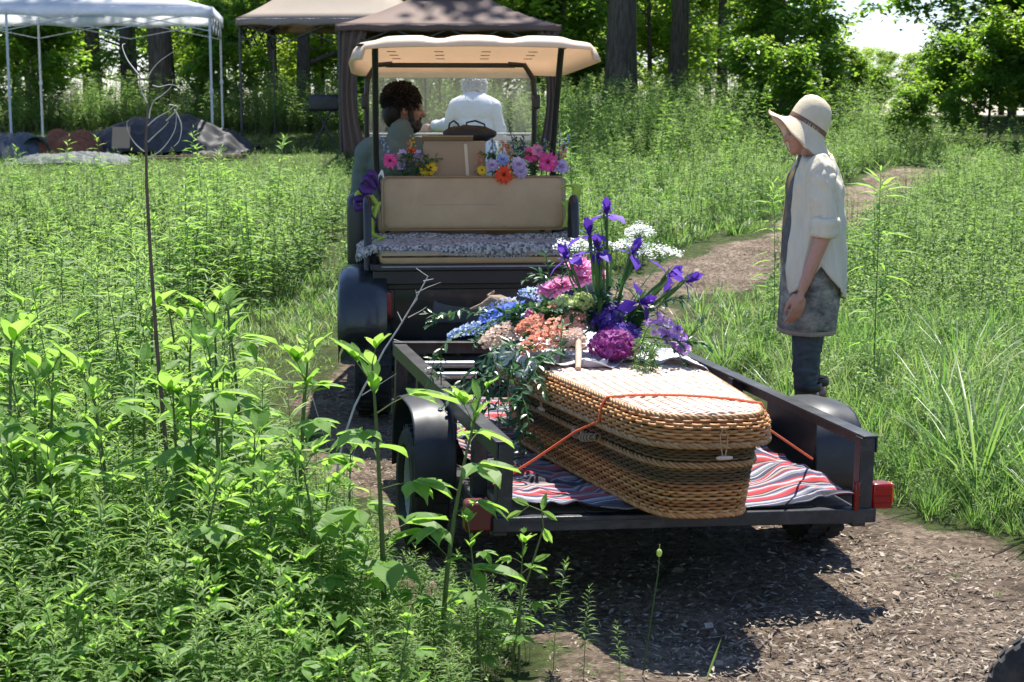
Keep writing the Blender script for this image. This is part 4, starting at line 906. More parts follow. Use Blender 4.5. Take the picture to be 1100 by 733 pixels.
m = MB(); MM = Matrix.Translation((-.28, 1.47, 1.13)) @ Matrix.Rotation(R(50), 4, 'X'); m.tube([MM @ Vector((.17 * math.cos(a), .17 * math.sin(a), 0)) for a in [k * .2618 for k in range(24)]], .013, 8, closed=True)
for a in (0, 2.09, 4.19): m.tube([MM @ Vector((0, 0, 0)), MM @ Vector((.165 * math.cos(a), .165 * math.sin(a), 0))], .009, 6)
cpart(m, 'steering_wheel', M_CBLK)
for s in (-1, 1):
    make_wheel(cart, (.055 + s * .535, .17, .26), .262, .19, M_RIM, 24, outer=s); make_wheel(cart, (.055 + s * .55, 2.1, .25), .25, .17, M_RIM, 24, outer=s)
m = MB(); m.tube([(-.5, .17, .26), (.6, .17, .26)], .035, 8); m.box((.055, 1.1, .28), (.5, 2.0, .06)); m.ball((.055, .17, .26), (.1, .1, .1)); cpart(m, 'rear_axle', M_CBLK)
# ---------------------------------------------------------------- grey woven rug over the bench
def rug():
    nu, nv = 150, 60; G = []; rg = np.random.default_rng(5)
    for i in range(nu + 1):
        u = -.56 + 1.16 * i / nu; row = []
        for j in range(nv + 1):
            t = j / nv; v = .37 - .46 * t; z = .918 + .003 * math.sin(u * 23) + .006 * math.sin(u * 7 + v * 9)
            skew = .0 + (.045 * max(0, (-.32 - u) / .24)) + .02 * math.sin(u * 5)
            if v < -.02: k = (-.02 - v) / .07; z -= (.022 + .03 * (u + .5)) * k * k * (1 + .3 * math.sin(u * 8)) + .006 * k; v = -.02 - .025 * math.sin(min(1, k) * 1.57)
            if u < -.45: z -= (-.45 - u) ** 1.3 * .9
            if v > .32: z += (v - .32) * .5
            row.append(Vector((u, v - skew * 0, z)))
        G.append(row)
    m = MB(); m.grid(G)
    mt = bpy.data.materials.new('tweed_rug'); mt.use_nodes = True; nt = mt.node_tree; N = nt.nodes; L = nt.links; bs = N['Principled BSDF']; tc = N.new('ShaderNodeTexCoord')
    ck = N.new('ShaderNodeTexVoronoi'); ck.inputs['Scale'].default_value = 105; mp = N.new('ShaderNodeMapping'); mp.inputs['Scale'].default_value = (.9, .8, .8); L.new(tc.outputs['Object'], mp.inputs[0]); L.new(mp.outputs[0], ck.inputs[0])
    cr = N.new('ShaderNodeValToRGB'); cr.color_ramp.elements[0].position = .25; cr.color_ramp.elements[0].color = (.11, .105, .10, 1); cr.color_ramp.elements[1].position = .7; cr.color_ramp.elements[1].color = (.50, .47, .42, 1); L.new(ck.outputs['Color'], cr.inputs[0]); L.new(cr.outputs[0], bs.inputs['Base Color']); bs.inputs['Roughness'].default_value = .95
    bp = N.new('ShaderNodeBump'); bp.inputs['Strength'].default_value = 1; bp.inputs['Distance'].default_value = .006; L.new(ck.outputs[0], bp.inputs['Height']); L.new(bp.outputs[0], bs.inputs['Normal'])
    o = m.build('seat_rug', mt, None, solid=.006, angle=180); o.matrix_world = CAX
    fr = MB()
    for k in range(110):
        u = -.55 + 1.14 * k / 109; g = G[int((u + .56) / 1.16 * nu)][-1]; fr.tube([g, g + Vector((rg.normal(0, .003), -.002, -.007)), g + Vector((rg.normal(0, .004), -.002, -.014))], .0026, 4)
    fr.build('fringe', pmat('rug_fringe', (.4, .4, .41), .9), o)
    tag(o, 'grey tweed woven rug with a fringe spread over the tan rear seat', 'rug')
rug()
# cardboard box and black bag between the benches
bx = thing('cardboard_box', 'tall brown cardboard box standing behind the tan backrest', 'box', tuple(CAX @ Vector((-.02, .575, .93))), CAZ)
M_CARD = pmat('cardboard', (.36, .25, .15), .8, var=.08, scale=4)
m = MB(); rbox(m, (0, 0, .25), (.34, .14, .52), .006); m.build('carton', M_CARD, bx)
m = MB(); m.box((.075, -.0715, .26), (.018, .002, .47), (0, R(-4), 0)); m.build('packing_tape', pmat('clear_tape', (.55, .45, .33), .2), bx)
m = MB(); m.box((-.04, -.06, .515), (.28, .005, .09), (R(60), 0, 0)); m.build('box_flap', M_CARD, bx, solid=.001)
bg = MB(); bg.add(*((lambda b: (b.v, b.f))(MB().ball((0, 0, 0), (.15, .07, .05), 20, 10)))); rgx = random.Random(4)
bg.v = [tuple(Vector(v) + Vector((0, 0, .015 * mnoise.noise(Vector(v) * 22)))) for v in bg.v]
bgt = thing('shoulder_bag', 'slumped black bag lying on top of the cardboard box', 'bag', tuple(CAX @ Vector((.07, .60, 1.475))), CAZ); M_BAG = pmat('black_nylon', (.01, .01, .012), .6, bump=.4)
bg.build('pouch', M_BAG, bgt, angle=180); 
for x, w in ((-.09, .0), (.03, .05)):
    m = MB(); m.tube([(x - .03 - w / 2, 0, .02), (x - .022 - w / 2, 0, .06 + w * .1), (x, 0, .075), (x + .025 + w / 2, 0, .055), (x + .035 + w / 2, 0, .015)], .006, 6); m.build('strap', M_BAG, bgt)
# ================================================================ PEOPLE
M_SKIN = pmat('skin', (.5, .27, .18), .5, var=.12, scale=9, col2=(.42, .2, .13), bump=.08, bscale=90); M_SKIN_T = pmat('tanned_skin', (.34, .17, .11), .5, var=.15, scale=9, col2=(.27, .12, .08))
def capsule(mb, a, b, ra, rb, n=14, flat=1.0):
    a, b = Vector(a), Vector(b); L = (b - a).length; pts_ = []; rs_ = []
    for k in range(5): t = math.pi / 2 * k / 4; pts_.append(a - (b - a).normalized() * ra * math.cos(t)); rs_.append(max(.0006, ra * math.sin(t)))
    for k in range(1, 5): t = math.pi / 2 * k / 4; pts_.append(b + (b - a).normalized() * rb * math.sin(t)); rs_.append(max(.0006, rb * math.cos(t)))
    mb.tube(pts_, rs_, n, sy=flat); return mb
def organic(mb, name, mat, parent, voxel=.007, smooth=6, M=None, disp=None, colr=None, dec=None):
    """fuse overlapping shapes into one continuous skin"""
    me = bpy.data.meshes.new('tmp'); me.from_pydata(mb.v, [], mb.f); o = bpy.data.objects.new('tmp', me); COL.objects.link(o)
    bm = bmesh.new(); bm.from_mesh(me); bmesh.ops.recalc_face_normals(bm, faces=bm.faces); bm.to_mesh(me); bm.free()
    r = o.modifiers.new('r', 'REMESH'); r.mode = 'VOXEL'; r.voxel_size = voxel; r.use_smooth_shade = True
    s = o.modifiers.new('s', 'SMOOTH'); s.factor = .5; s.iterations = smooth
    dg = bpy.context.evaluated_depsgraph_get(); dg.update(); me2 = bpy.data.meshes.new_from_object(o.evaluated_get(dg)); bpy.data.objects.remove(o); bpy.data.meshes.remove(me)
    n = len(me2.vertices); co = np.empty(n * 3, np.float32); me2.vertices.foreach_get('co', co); co = co.reshape(-1, 3)
    if disp is not None:
        nr = np.empty(n * 3, np.float32); me2.vertices.foreach_get('normal', nr); co = co + nr.reshape(-1, 3) * disp(co)[:, None]
    me2.vertices.foreach_set('co', co.astype(np.float32).ravel()); me2.materials.clear(); me2.materials.append(mat); me2.name = name
    me2.polygons.foreach_set('material_index', np.zeros(len(me2.polygons), np.int32)); me2.polygons.foreach_set('use_smooth', np.ones(len(me2.polygons), bool)); me2.update()
    ob = bpy.data.objects.new(name, me2); link(ob, parent); return ob
def ell(mb, c, r, rot=None, n=20, m=12): return mb.ball(c, r, n, m, rot)
def head_parts(mb, M, s=1.0):
    """head facing +x, origin at the base of the skull"""
    q = MB(); ell(q, (.0, 0, .13), (.095, .075, .098)); ell(q, (.035, 0, .085), (.062, .058, .085)); ell(q, (.052, 0, .035), (.042, .042, .034)); capsule(q, (.09, 0, .125), (.113, 0, .088), .009, .0145)
    capsule(q, (.085, -.03, .138), (.085, .03, .138), .012, .012); capsule(q, (.087, -.018, .052), (.087, .018, .052), .009, .009); capsule(q, (.084, -.015, .042), (.084, .015, .042), .009, .009); ell(q, (.074, 0, .018), (.022, .022, .017))
    for s_ in (-1, 1): ell(q, (-.005, s_ * .077, .105), (.018, .008, .03), (0, R(-10), 0)); ell(q, (.062, s_ * .035, .09), (.024, .022, .02))
    mb.add([M @ (Vector(v) * s) for v in q.v], q.f)
def eyes(parent, M, s=1.0):
    for k in (-1, 1):
        e = MB(); e.ball(M @ (Vector((.083, k * .030, .118)) * s), .0115 * s, 10, 8); e.build('eye', pmat('eye_white', (.22, .18, .15), .4), parent)
def hand_parts(mb, M, s=1.0, side=1, curl=.5):
    """palm along -z from the wrist at the origin, fingers curl towards +y*side, thumb at +x"""
    q = MB(); capsule(q, (.0, 0, .01), (0, 0, -.03), .024, .028, 12, .62); ell(q, (.0, 0, -.055), (.041, .015, .042))
    for i, (x, L, r) in enumerate(((.030, .074, .0085), (.011, .083, .009), (-.009, .077, .0085), (-.028, .060, .0075))):
        p = Vector((x, 0, -.085)); a = .12 + curl * .25; d = Vector((x * .6, 0, -1)).normalized()
        for k, f in enumerate((.45, .32, .26)):
            a += curl * (.55 + .12 * i); dd = Vector((d.x * .6, math.sin(a) * side, -math.cos(a))).normalized(); e = p + dd * L * f; capsule(q, p, e, r * (1 - .08 * k), r * (.94 - .08 * k), 8); p = e
    p = Vector((.03, .004 * side, -.03)); 
    for d, L, r in ((Vector((.5, .35 * side, -1)), .035, .0125), (Vector((.12, .3 * side, -1)), .032, .0105), (Vector((-.1, .3 * side, -1)), .024, .009)):
        e = p + d.normalized() * L; capsule(q, p, e, r, r * .92, 8); p = e
    mb.add([M @ (Vector(v) * s) for v in q.v], q.f)
def wr(scale, amp, st=(1, 1, 1), seed=0):
    def f(co):
        out = np.empty(len(co), np.float32)
        for i, c in enumerate(co):
            v = Vector((c[0] * st[0], c[1] * st[1], c[2] * st[2])) * scale + Vector((seed, seed, 0)); out[i] = (1 - abs(mnoise.noise(v)) * 2.2) * amp - amp * .4 + mnoise.noise(v * 2.3) * amp * .35
        return out
    return f
# ---------------------------------------------------------------- the woman in the sun hat (faces -x, her left side to the camera)
wy, wx = 7.02, 1.30
woman = thing('person', 'person in a floppy straw hat, white shirt and grey skirt standing beside the trailer', 'person', (wx, wy, 0)); woman.scale = (.87, .95, 1)
def legs(mb, x=0., k=1.0):
    for s, fx in ((-1, -.02), (1, .05)):
        capsule(mb, (x, s * .085, .88), (x - .015 + fx * .6, s * .085, .50), .088 * k, .062 * k); capsule(mb, (x - .015 + fx * .6, s * .085, .50), (x + fx, s * .08, .12), .056 * k, .038 * k)
        capsule(mb, (x + fx + .02, s * .08, .05), (x + fx - .14, s * .09, .035), .038, .034)
b = MB(); legs(b)
ell(b, (0.005, 0, .93), (.115, .165, .13)); ell(b, (-.005, 0, 1.12), (.09, .13, .16)); ell(b, (0.0, 0, 1.26), (.085, .15, .13)); capsule(b, (.005, -.135, 1.345), (.005, .135, 1.345), .046, .046); capsule(b, (.0, 0, 1.38), (-.035, 0, 1.475), .052, .048)
HM = Matrix.Translation((-.03, 0, 1.425)) @ Matrix.Rotation(R(176), 4, 'Z') @ Matrix.Rotation(R(12), 4, 'Y'); head_parts(b, HM, .85)
# near (left) arm hangs forward, hand in front of the skirt; far arm beside it
capsule(b, (.01, -.175, 1.345), (.03, -.20, 1.10), .048, .042); capsule(b, (.03, -.20, 1.10), (-.055, -.205, .90), .040, .030); capsule(b, (-.055, -.205, .90), (-.075, -.205, .855), .0275, .026)
hand_parts(b, Matrix.Translation((-.078, -.205, .845)) @ Matrix.Rotation(R(14), 4, 'Y') @ Matrix.Rotation(R(195), 4, 'Z'), .98, -1, .3)
capsule(b, (.01, .175, 1.345), (.02, .21, 1.09), .048, .042); capsule(b, (.02, .21, 1.09), (.0, .21, .88), .040, .029); hand_parts(b, Matrix.Translation((.0, .21, .855)) @ Matrix.Rotation(R(4), 4, 'Y') @ Matrix.Rotation(R(170), 4, 'Z'), .95, 1, .35)
wb = organic(b, 'body', M_SKIN, woman, .0052, 4); eyes(wb, HM, .84)
# leggings and boots
M_LEG = pmat('charcoal_leggings', (.028, .04, .045), .75, var=.3, scale=14, bump=.3, bscale=60, col2=(.05, .065, .07))
q = MB()
for s, fx in ((-1, -.02), (1, .05)):
    capsule(q, (0, s * .085, .86), (-.015 + fx * .6, s * .085, .50), .096, .069); capsule(q, (-.015 + fx * .6, s * .085, .50), (fx, s * .08, .30), .063, .05)
organic(q, 'leggings', M_LEG, woman, .006, 4, disp=wr(16, .006, (1, 1, 2.2)))
M_BOOT = pmat('red_print_boot', (.26, .035, .025), .35, col2=(.05, .035, .035), scale=28, coat=.3); M_BTRIM = pmat('boot_black_rubber', (.012, .012, .012), .5)
for s, fx in ((-1, -.02), (1, .05)):
    q = MB(); capsule(q, (fx + .008, s * .08, .36), (fx + .008, s * .08, .10), .062, .052, 18); capsule(q, (fx + .02, s * .08, .06), (fx - .15, s * .09, .045), .05, .045, 14)
    bo = organic(q, 'boot', M_BOOT, woman, .007, 3)
    m = MB(); m.lathe([(.066, .395), (.070, .40), (.070, .425), (.066, .43), (.058, .42)], 24, Matrix.Translation((fx + .008, s * .08, 0))); m.build('boot_cuff', M_BTRIM, bo)
    m = MB(); m.tube([(fx + .065, s * .08, .012), (fx - .06, s * .085, .012), (fx - .195, s * .09, .012)], [.035, .045, .03], 12, sy=.35); m.build('boot_sole', M_BTRIM, bo)
# grey patterned skirt with lace hem (lofted)
def loft(mb, rings, n=56, fn=None, caps=False):
    rows = []
    for (cx_, cy_, z, rx, ry) in rings:
        row = []
        for k in range(n):
            a = 2 * math.pi * k / n; x = cx_ + rx * math.cos(a); y = cy_ + ry * math.sin(a); zz = z
            if fn: x, y, zz = fn(x, y, zz, a)
            row.append(Vector((x, y, zz)))
        row.append(row[0]); rows.append(row)
    mb.grid(rows); return mb
M_SKIRT = pmat('mottled_grey_skirt', (.36, .34, .27), .85, col2=(.07, .075, .065), scale=11, stretch=(1, 1, 2.2), bump=.3, bscale=150, dirt=((.02, .024, .022), .9, 13))
def fold(amp, k, ph=0, z0=.9, z1=.6):
    def f(x, y, z, a):
        t = max(0, min(1, (z0 - z) / (z0 - z1))); r = 1 + amp * t * (math.sin(a * k + ph) + .5 * math.sin(a * (k * 2 + 1) + ph * 2)); cx_ = 0; return x * r, y * r, z
    return f
q = MB(); loft(q, [(.0, 0, 1.06, .105, .145), (.0, 0, .98, .125, .175), (.005, 0, .90, .142, .195), (.005, 0, .83, .148, .20), (.0, 0, .74, .146, .195), (-.005, 0, .685, .143, .19), (-.008, 0, .66, .142, .188)], 96, fold(.028, 7, 1.))
sk = q.build('skirt', M_SKIRT, woman, solid=.003, angle=180)
q = MB(); loft(q, [(-.008, 0, .664, .143, .189), (-.008, 0, .655, .1435, .1895), (-.008, 0, .645, .144, .19)], 240, lambda x, y, z, a: fold(.028, 7, 1.)(x, y, z - (.008 * abs(math.sin(a * 30)) if z < .645 else 0), a))
q.build('lace_hem', pmat('cream_lace', (.36, .29, .2), .9, bump=.8, bscale=300), sk, solid=.002, angle=180)
# grey tunic front under the open shirt
q = MB(); ell(q, (-.055, 0, 1.02), (.085, .10, .22)); ell(q, (-.05, 0, 1.21), (.072, .10, .14)); capsule(q, (-.02, 0, 1.3), (-.03, 0, 1.38), .075, .05); organic(q, 'tunic', pmat('grey_knit', (.1, .1, .1), .9, var=.3, scale=30, bump=.3), woman, .008, 4, disp=wr(12, .003))
# white linen shirt: body, shirt tails, sleeves with rolled cuffs
M_LIN = pmat('white_linen', (.84, .78, .60), .85, var=.10, scale=9, bump=1.0, bscale=34, stretch=(1, 1, .3), trans=(.75, .72, .6), twc=.3)
def shirt_fn(x, y, z, a):
    # a: 0 back (+x), pi front (-x). open front, tails lower at back, lifted at the sides
    r = 1 + .02 * math.sin(a * 5 + z * 9) + .018 * math.sin(a * 11 - z * 14) + .012 * math.sin(a * 17 + z * 25)
    return x * r, y * r, z
rows = []
for t in [k / 34 for k in range(35)]:
    row = []
    for k in range(-60, 61):
        a = k / 60 * R(156)
        hem = .905 - .115 * max(0, math.cos(a)) ** 1.2 + .045 * (1 - abs(math.cos(a))) ** 2 - .10 * max(0, -math.cos(a)); z = 1.41 + (hem - 1.41) * t
        f = (1.41 - z) / .5
        rx = .066 + .06 * min(1, f * 4) ** .7 + .022 * min(1, max(0, f - .1)) + .012 * max(0, f - .6); ry = .09 + .115 * min(1, f * 5) ** .6 - .012 * max(0, math.sin(f * 3)) + .02 * max(0, f - .55)
        x = .012 + rx * math.cos(a); y = ry * math.sin(a); wv = mnoise.noise(Vector((x * 9, y * 9, z * 4))) * .016 + (1 - abs(mnoise.noise(Vector((x * 20 + 4, y * 20, z * 6 - x * 14)))) * 2.4) * .015
        row.append(Vector((x + math.cos(a) * wv, y + math.sin(a) * wv, z + (.012 * (1 - abs(math.sin(a))) if t < .05 else 0))))
    rows.append(row)
q = MB(); q.grid(rows); shirt = q.build('shirt', M_LIN, woman, solid=.003, angle=180)
for s in (-1, 1):
    q = MB(); e = (.03, -.20, 1.10) if s < 0 else (.02, .21, 1.09)
    capsule(q, (.01, s * .15, 1.345), (.012, s * .178, 1.30), .075, .074); capsule(q, (.012, s * .182, 1.30), (.028, s * .204, 1.125), .072, .060)
    organic(q, 'sleeve', M_LIN, shirt, .006, 3, disp=wr(15, .012, (1, 1, .8), 3 + s))
    q = MB(); ax = Vector((-.012, 0, -1)); c0 = Vector((.026, s * .206, 1.125)); MM = Matrix.Translation(c0) @ ax.to_track_quat('Z', 'Y').to_matrix().to_4x4()
    q.lathe([(.052, .05), (.062, .045), (.068, .03), (.064, .012), (.069, .0), (.069, -.02), (.062, -.032)], 28, MM); q.v = [tuple(Vector(v) + Vector((mnoise.noise(Vector(v) * 30), mnoise.noise(Vector(v) * 30 + Vector((5, 5, 5))), mnoise.noise(Vector(v) * 26))) * .006) for v in q.v]
    q.build('rolled_cuff', M_LIN, shirt, solid=.004, angle=180)
q = MB(); q.tube([(.012 + .066 * math.cos(a) - .012 * (1 - math.cos(a)), .08 * math.sin(a), 1.405 + .02 * math.cos(a) ** 1 - .01) for a in [k / 12 * 2.6 for k in range(-12, 13)]], .011, 8); q.build('collar', M_LIN, shirt, angle=180)
# hair and hat
q = MB(); ell(q, (-.01, 0, 1.525), (.066, .068, .06)); ell(q, (.0, 0, 1.48), (.042, .05, .045)); organic(q, 'hair', pmat('brown_hair', (.06, .035, .02), .5, var=.4, scale=20, stretch=(4, 4, 1)), woman, .007, 3, disp=wr(30, .004, (1, 1, .3)))
M_STRAW = pmat('pale_straw_felt', (.78, .67, .47), .85, var=.1, scale=16, bump=.4, bscale=220, col2=(.68, .57, .39), trans=(.6, .42, .25), twc=.12)
HTM = Matrix.Translation((-.034, 0, 1.532)) @ Matrix.Rotation(R(29), 4, 'Y')
def hat():
    prof = [(.001, .142), (.025, .140), (.052, .131), (.074, .113), (.088, .083), (.095, .05), (.098, .015), (.099, 0), (.106, -.010), (.122, -.026), (.142, -.042), (.163, -.056), (.180, -.064)]
    n = 72; rows = []
    for r, z in prof:
        row = []
        for k in range(n + 1):
            a = 2 * math.pi * k / n; t = max(0, (r - .099) / .081); fr = -math.cos(a)      # +1 front (-x)
            z2 = z + t * (.038 * max(0, fr) + .012 * max(0, -fr) - .042 * (1 - abs(fr)) ** .8 + .010 * math.sin(a * 3 + .7) + .006 * math.sin(a * 7)); rr = r * (1 + t * (.10 * max(0, fr) - .04 * max(0, -fr) - .10 * (1 - abs(fr))))
            row.append(Vector((rr * math.cos(a), rr * math.sin(a) * .92, z2)))
        rows.append(row)
    q = MB(); q.grid(rows); q.xf(HTM); h = q.build('sun_hat', M_STRAW, woman, solid=.004, angle=180)
    q = MB(); q.lathe([(.0995, -.002), (.101, .004), (.0998, .024), (.098, .028)], 48, HTM, squash=(1, .92)); q.build('hat_band', pmat('brown_ribbon', (.17, .09, .05), .7), h)
    q = MB(); e = [HTM @ (p + Vector((0, 0, .001))) for p in rows[-1][:-1]]; q.tube(e, .0038, 6, closed=True); q.build('brim_binding', pmat('brown_binding', (.33, .2, .12), .8), h)
hat()
# ---------------------------------------------------------------- the driver (sits facing forward, head turned right)
driver = thing('person', 'bearded driver with dark tousled hair in a faded green shirt, seated in the golf cart', 'person', tuple(CAX @ Vector((-.31, .95, 0))), CAZ)
b = MB(); ell(b, (.0, -.03, .93), (.165, .13, .12)); ell(b, (.0, -.03, 1.12), (.15, .11, .17)); ell(b, (.0, -.02, 1.30), (.19, .12, .15)); capsule(b, (-.15, -.02, 1.375), (.15, -.02, 1.375), .055, .055); capsule(b, (0, -.01, 1.40), (.01, .02, 1.53), .06, .056)
for s in (-1, 1):
    capsule(b, (s * .1, .0, .88), (s * .13, .44, .86), .088, .066); capsule(b, (s * .13, .44, .86), (s * .14, .58, .44), .06, .045); capsule(b, (s * .14, .56, .42), (s * .15, .72, .40), .042, .036)
DM = Matrix.Translation((.01, .03, 1.50)) @ Matrix.Rotation(R(8), 4, 'Z') @ Matrix.Rotation(R(6), 4, 'Y'); head_parts(b, DM, 1.06)
capsule(b, (-.195, -.02, 1.37), (-.23, .02, 1.10), .052, .045); capsule(b, (-.23, .02, 1.10), (-.06, .36, 1.12), .042, .031); hand_parts(b, Matrix.Translation((-.05, .39, 1.13)) @ Matrix.Rotation(R(-70), 4, 'X'), 1.05, 1, 1.0)
capsule(b, (.195, -.02, 1.37), (.26, .06, 1.12), .052, .045); capsule(b, (.26, .06, 1.12), (.16, .38, 1.12), .042, .031); hand_parts(b, Matrix.Translation((.15, .41, 1.13)) @ Matrix.Rotation(R(-70), 4, 'X'), 1.05, 1, 1.0)
db = organic(b, 'body', M_SKIN_T, driver, .0065, 4); eyes(db, DM, 1.06)
q = MB(); ell(q, (.0, -.03, .95), (.175, .14, .13)); ell(q, (.0, -.03, 1.12), (.165, .125, .18)); ell(q, (.0, -.02, 1.30), (.205, .132, .155)); capsule(q, (-.165, -.02, 1.385), (.165, -.02, 1.385), .074, .074); capsule(q, (0, -.012, 1.40), (.004, .0, 1.50), .085, .070)
for s in (-1, 1): capsule(q, (s * .19, -.02, 1.365), (s * (.23 if s < 0 else .26), .02, 1.12), .070, .062)
organic(q, 'shirt', pmat('faded_green_shirt', (.12, .165, .14), .85, var=.15, bump=.3, bscale=90, trans=(.15, .2, .17), twc=.1), driver, .008, 4, disp=wr(11, .008, (1, 1, .8)))
q = MB()
for s in (-1, 1): capsule(q, (s * .1, .0, .88), (s * .13, .44, .86), .096, .075); capsule(q, (s * .13, .44, .86), (s * .14, .58, .50), .07, .06)
organic(q, 'trousers', pmat('dark_trousers', (.03, .03, .035), .85), driver, .009, 3, disp=wr(12, .005))
def mop(parent, c, r, mat, n, L, rot, seed, thr=None):
    """tousled hair: a cap plus many short locks"""
    q = MB(); rgh = random.Random(seed)
    for k in range(n):
        th = math.acos(1 - 1.5 * rgh.random()); a = rgh.uniform(0, 6.283); d = Vector((math.sin(th) * math.cos(a), math.sin(th) * math.sin(a), math.cos(th)))
        if thr and not thr(d): continue
        p = Vector((d.x * r[0], d.y * r[1], d.z * r[2])) ; t = (d + Vector((rgh.gauss(0, .7), rgh.gauss(0, .7), rgh.gauss(-.3, .6)))).normalized(); l = L * rgh.uniform(.6, 1.3)
        q.tube([p * .9, p + t * l * .5, p + t * l * .8 + Vector((rgh.gauss(0, .2), rgh.gauss(0, .2), -.4)) * l * .4], [.006, .005, .001], 4, caps=False)
    q.ball((0, 0, 0), (r[0] * .97, r[1] * .97, r[2] * .97), 20, 12); q.xf(Matrix.Translation(c) @ rot)
    return q.build('hair', mat, parent, angle=180)
M_DH = pmat('dark_hair', (.009, .006, .005), .6, var=.4, spec=.3)
mop(db, DM @ Vector((-.02, 0, .165)), (.099, .089, .094), M_DH, 2600, .028, DM.to_3x3().to_4x4(), 1)
q = MB(); ell(q, (-.06, 0, .10), (.06, .085, .10)); q.xf(DM); q.build('nape_hair', M_DH, db)
q = MB(); ell(q, (.058, 0, .028), (.05, .052, .045)); capsule(q, (.095, -.02, .068), (.095, .02, .068), .009, .009)
for s in (-1, 1): capsule(q, (.03, s * .068, .10), (.045, s * .05, .03), .014, .02)
q.xf(DM @ Matrix.Scale(1.06, 4)); organic(q, 'beard', pmat('dark_beard', (.025, .014, .01), .7, var=.4), db, .006, 2, disp=wr(60, .006))
# ---------------------------------------------------------------- person in white beyond the windscreen, seen from behind
py_ = 13.5; pz = gzf(-.31, py_)
wp = thing('person', 'person in a white long sleeved top seen from behind through the windshield', 'person', (-.31, py_, pz - .0), R(0)); wp.scale = (.98, 1.0, 1.085)
b = MB()
for s in (-1, 1): capsule(b, (s * .09, 0, .86), (s * .10, 0, .48), .085, .058); capsule(b, (s * .10, 0, .48), (s * .10, 0, .1), .052, .038); capsule(b, (s * .10, -.03, .045), (s * .11, .12, .035), .04, .035)
ell(b, (0, 0, .95), (.16, .115, .13)); ell(b, (0, 0, 1.13), (.14, .10, .16)); ell(b, (0, 0, 1.28), (.165, .105, .13)); capsule(b, (-.13, 0, 1.31), (.13, 0, 1.31), .05, .05); capsule(b, (0, 0, 1.36), (0, .05, 1.42), .05, .048)
PM = Matrix.Translation((0, .06, 1.335)) @ Matrix.Rotation(R(90), 4, 'Z') @ Matrix.Rotation(R(22), 4, 'Y'); head_parts(b, PM, .98)
capsule(b, (-.16, 0, 1.29), (-.215, .05, 1.17), .044, .042); capsule(b, (-.215, .05, 1.17), (-.36, .25, 1.16), .038, .028); hand_parts(b, Matrix.Translation((-.375, .27, 1.16)) @ Matrix.Rotation(R(60), 4, 'Y'), .95, 1, .5)
capsule(b, (.16, 0, 1.29), (.215, .02, 1.12), .044, .042); capsule(b, (.215, .02, 1.12), (.24, .12, .92), .038, .028); hand_parts(b, Matrix.Translation((.242, .13, .90)), .95, -1, .5)
pb = organic(b, 'body', M_SKIN, wp, .0065, 4); eyes(pb, PM, .98)
M_WS = pmat('white_cotton', (.85, .86, .88), .85, var=.04, trans=(.8, .8, .82), twc=.15)
q = MB(); ell(q, (0, 0, .96), (.178, .135, .15)); ell(q, (0, 0, 1.14), (.16, .118, .17)); ell(q, (0, 0, 1.28), (.18, .12, .135)); capsule(q, (0, 0, 1.36), (.14, 0, 1.315), .062, .062); capsule(q, (0, 0, 1.36), (-.14, 0, 1.315), .062, .062)
capsule(q, (-.165, 0, 1.30), (-.215, .05, 1.17), .06, .055); capsule(q, (-.215, .05, 1.17), (-.345, .235, 1.16), .052, .04); capsule(q, (.165, 0, 1.30), (.215, .02, 1.12), .06, .055); capsule(q, (.215, .02, 1.12), (.235, .11, .94), .052, .04)
organic(q, 'long_sleeved_top', M_WS, wp, .007, 4, disp=wr(11, .007, (1, 1, .7)))
q = MB()
for s in (-1, 1): capsule(q, (s * .09, 0, .88), (s * .10, 0, .48), .1, .072); capsule(q, (s * .10, 0, .48), (s * .10, 0, .14), .068, .056)
organic(q, 'trousers', pmat('grey_trousers', (.2, .2, .2), .85), wp, .009, 3, disp=wr(12, .005))
mop(pb, PM @ Vector((-.02, 0, .135)), (.104, .092, .105), pmat('silver_hair', (.62, .6, .57), .55, var=.2), 2000, .028, PM.to_3x3().to_4x4(), 7)
# ================================================================ FLOWERS
def pm(name, cols, trans=None, tw=.35, rough=.55): return leafmat(name, cols, trans or [tuple(min(1, c * 1.6 + .02) for c in k) for k in cols], tw, rough, .3)
P_IRIS = pm('iris_petal', [(.05, .012, .2), (.1, .03, .36), (.2, .1, .55)]); P_SIG = pm('iris_signal', [(.8, .75, .6), (.85, .8, .3)]); P_STEM = pm('flower_stem', [(.05, .13, .03), (.1, .22, .06)], tw=.15)
P_RUS = leafmat('ruscus_leaf', [(.012, .05, .018), (.025, .085, .028), (.05, .12, .04)], [(.05, .18, .04), (.1, .28, .06), (.14, .34, .08)], .22, .36, .5)
P_BLUE = pm('delphinium_petal', [(.06, .12, .6), (.14, .24, .8), (.3, .42, .9)]); P_PBLUE = pm('pale_blue_petal', [(.22, .32, .72), (.4, .5, .82), (.62, .7, .88)])
P_PEACH = pm('peach_petal', [(.72, .24, .16), (.8, .38, .26), (.86, .56, .42)]); P_PINK = pm('pink_petal', [(.75, .2, .42), (.85, .38, .58), (.92, .6, .75)]); P_GRN = pm('green_floret', [(.45, .55, .16), (.62, .7, .28), (.75, .8, .45)])
P_PUR = pm('violet_floret', [(.06, .02, .2), (.13, .06, .36), (.3, .22, .55)]); P_MAR = pm('plum_floret', [(.13, .015, .11), (.24, .035, .2), (.4, .1, .36)]); P_WHI = pm('white_floret', [(.75, .8, .7), (.85, .88, .8), (.95, .95, .92)]); P_LIS = pm('lisianthus_petal', [(.3, .12, .45), (.55, .35, .68), (.9, .85, .92)])
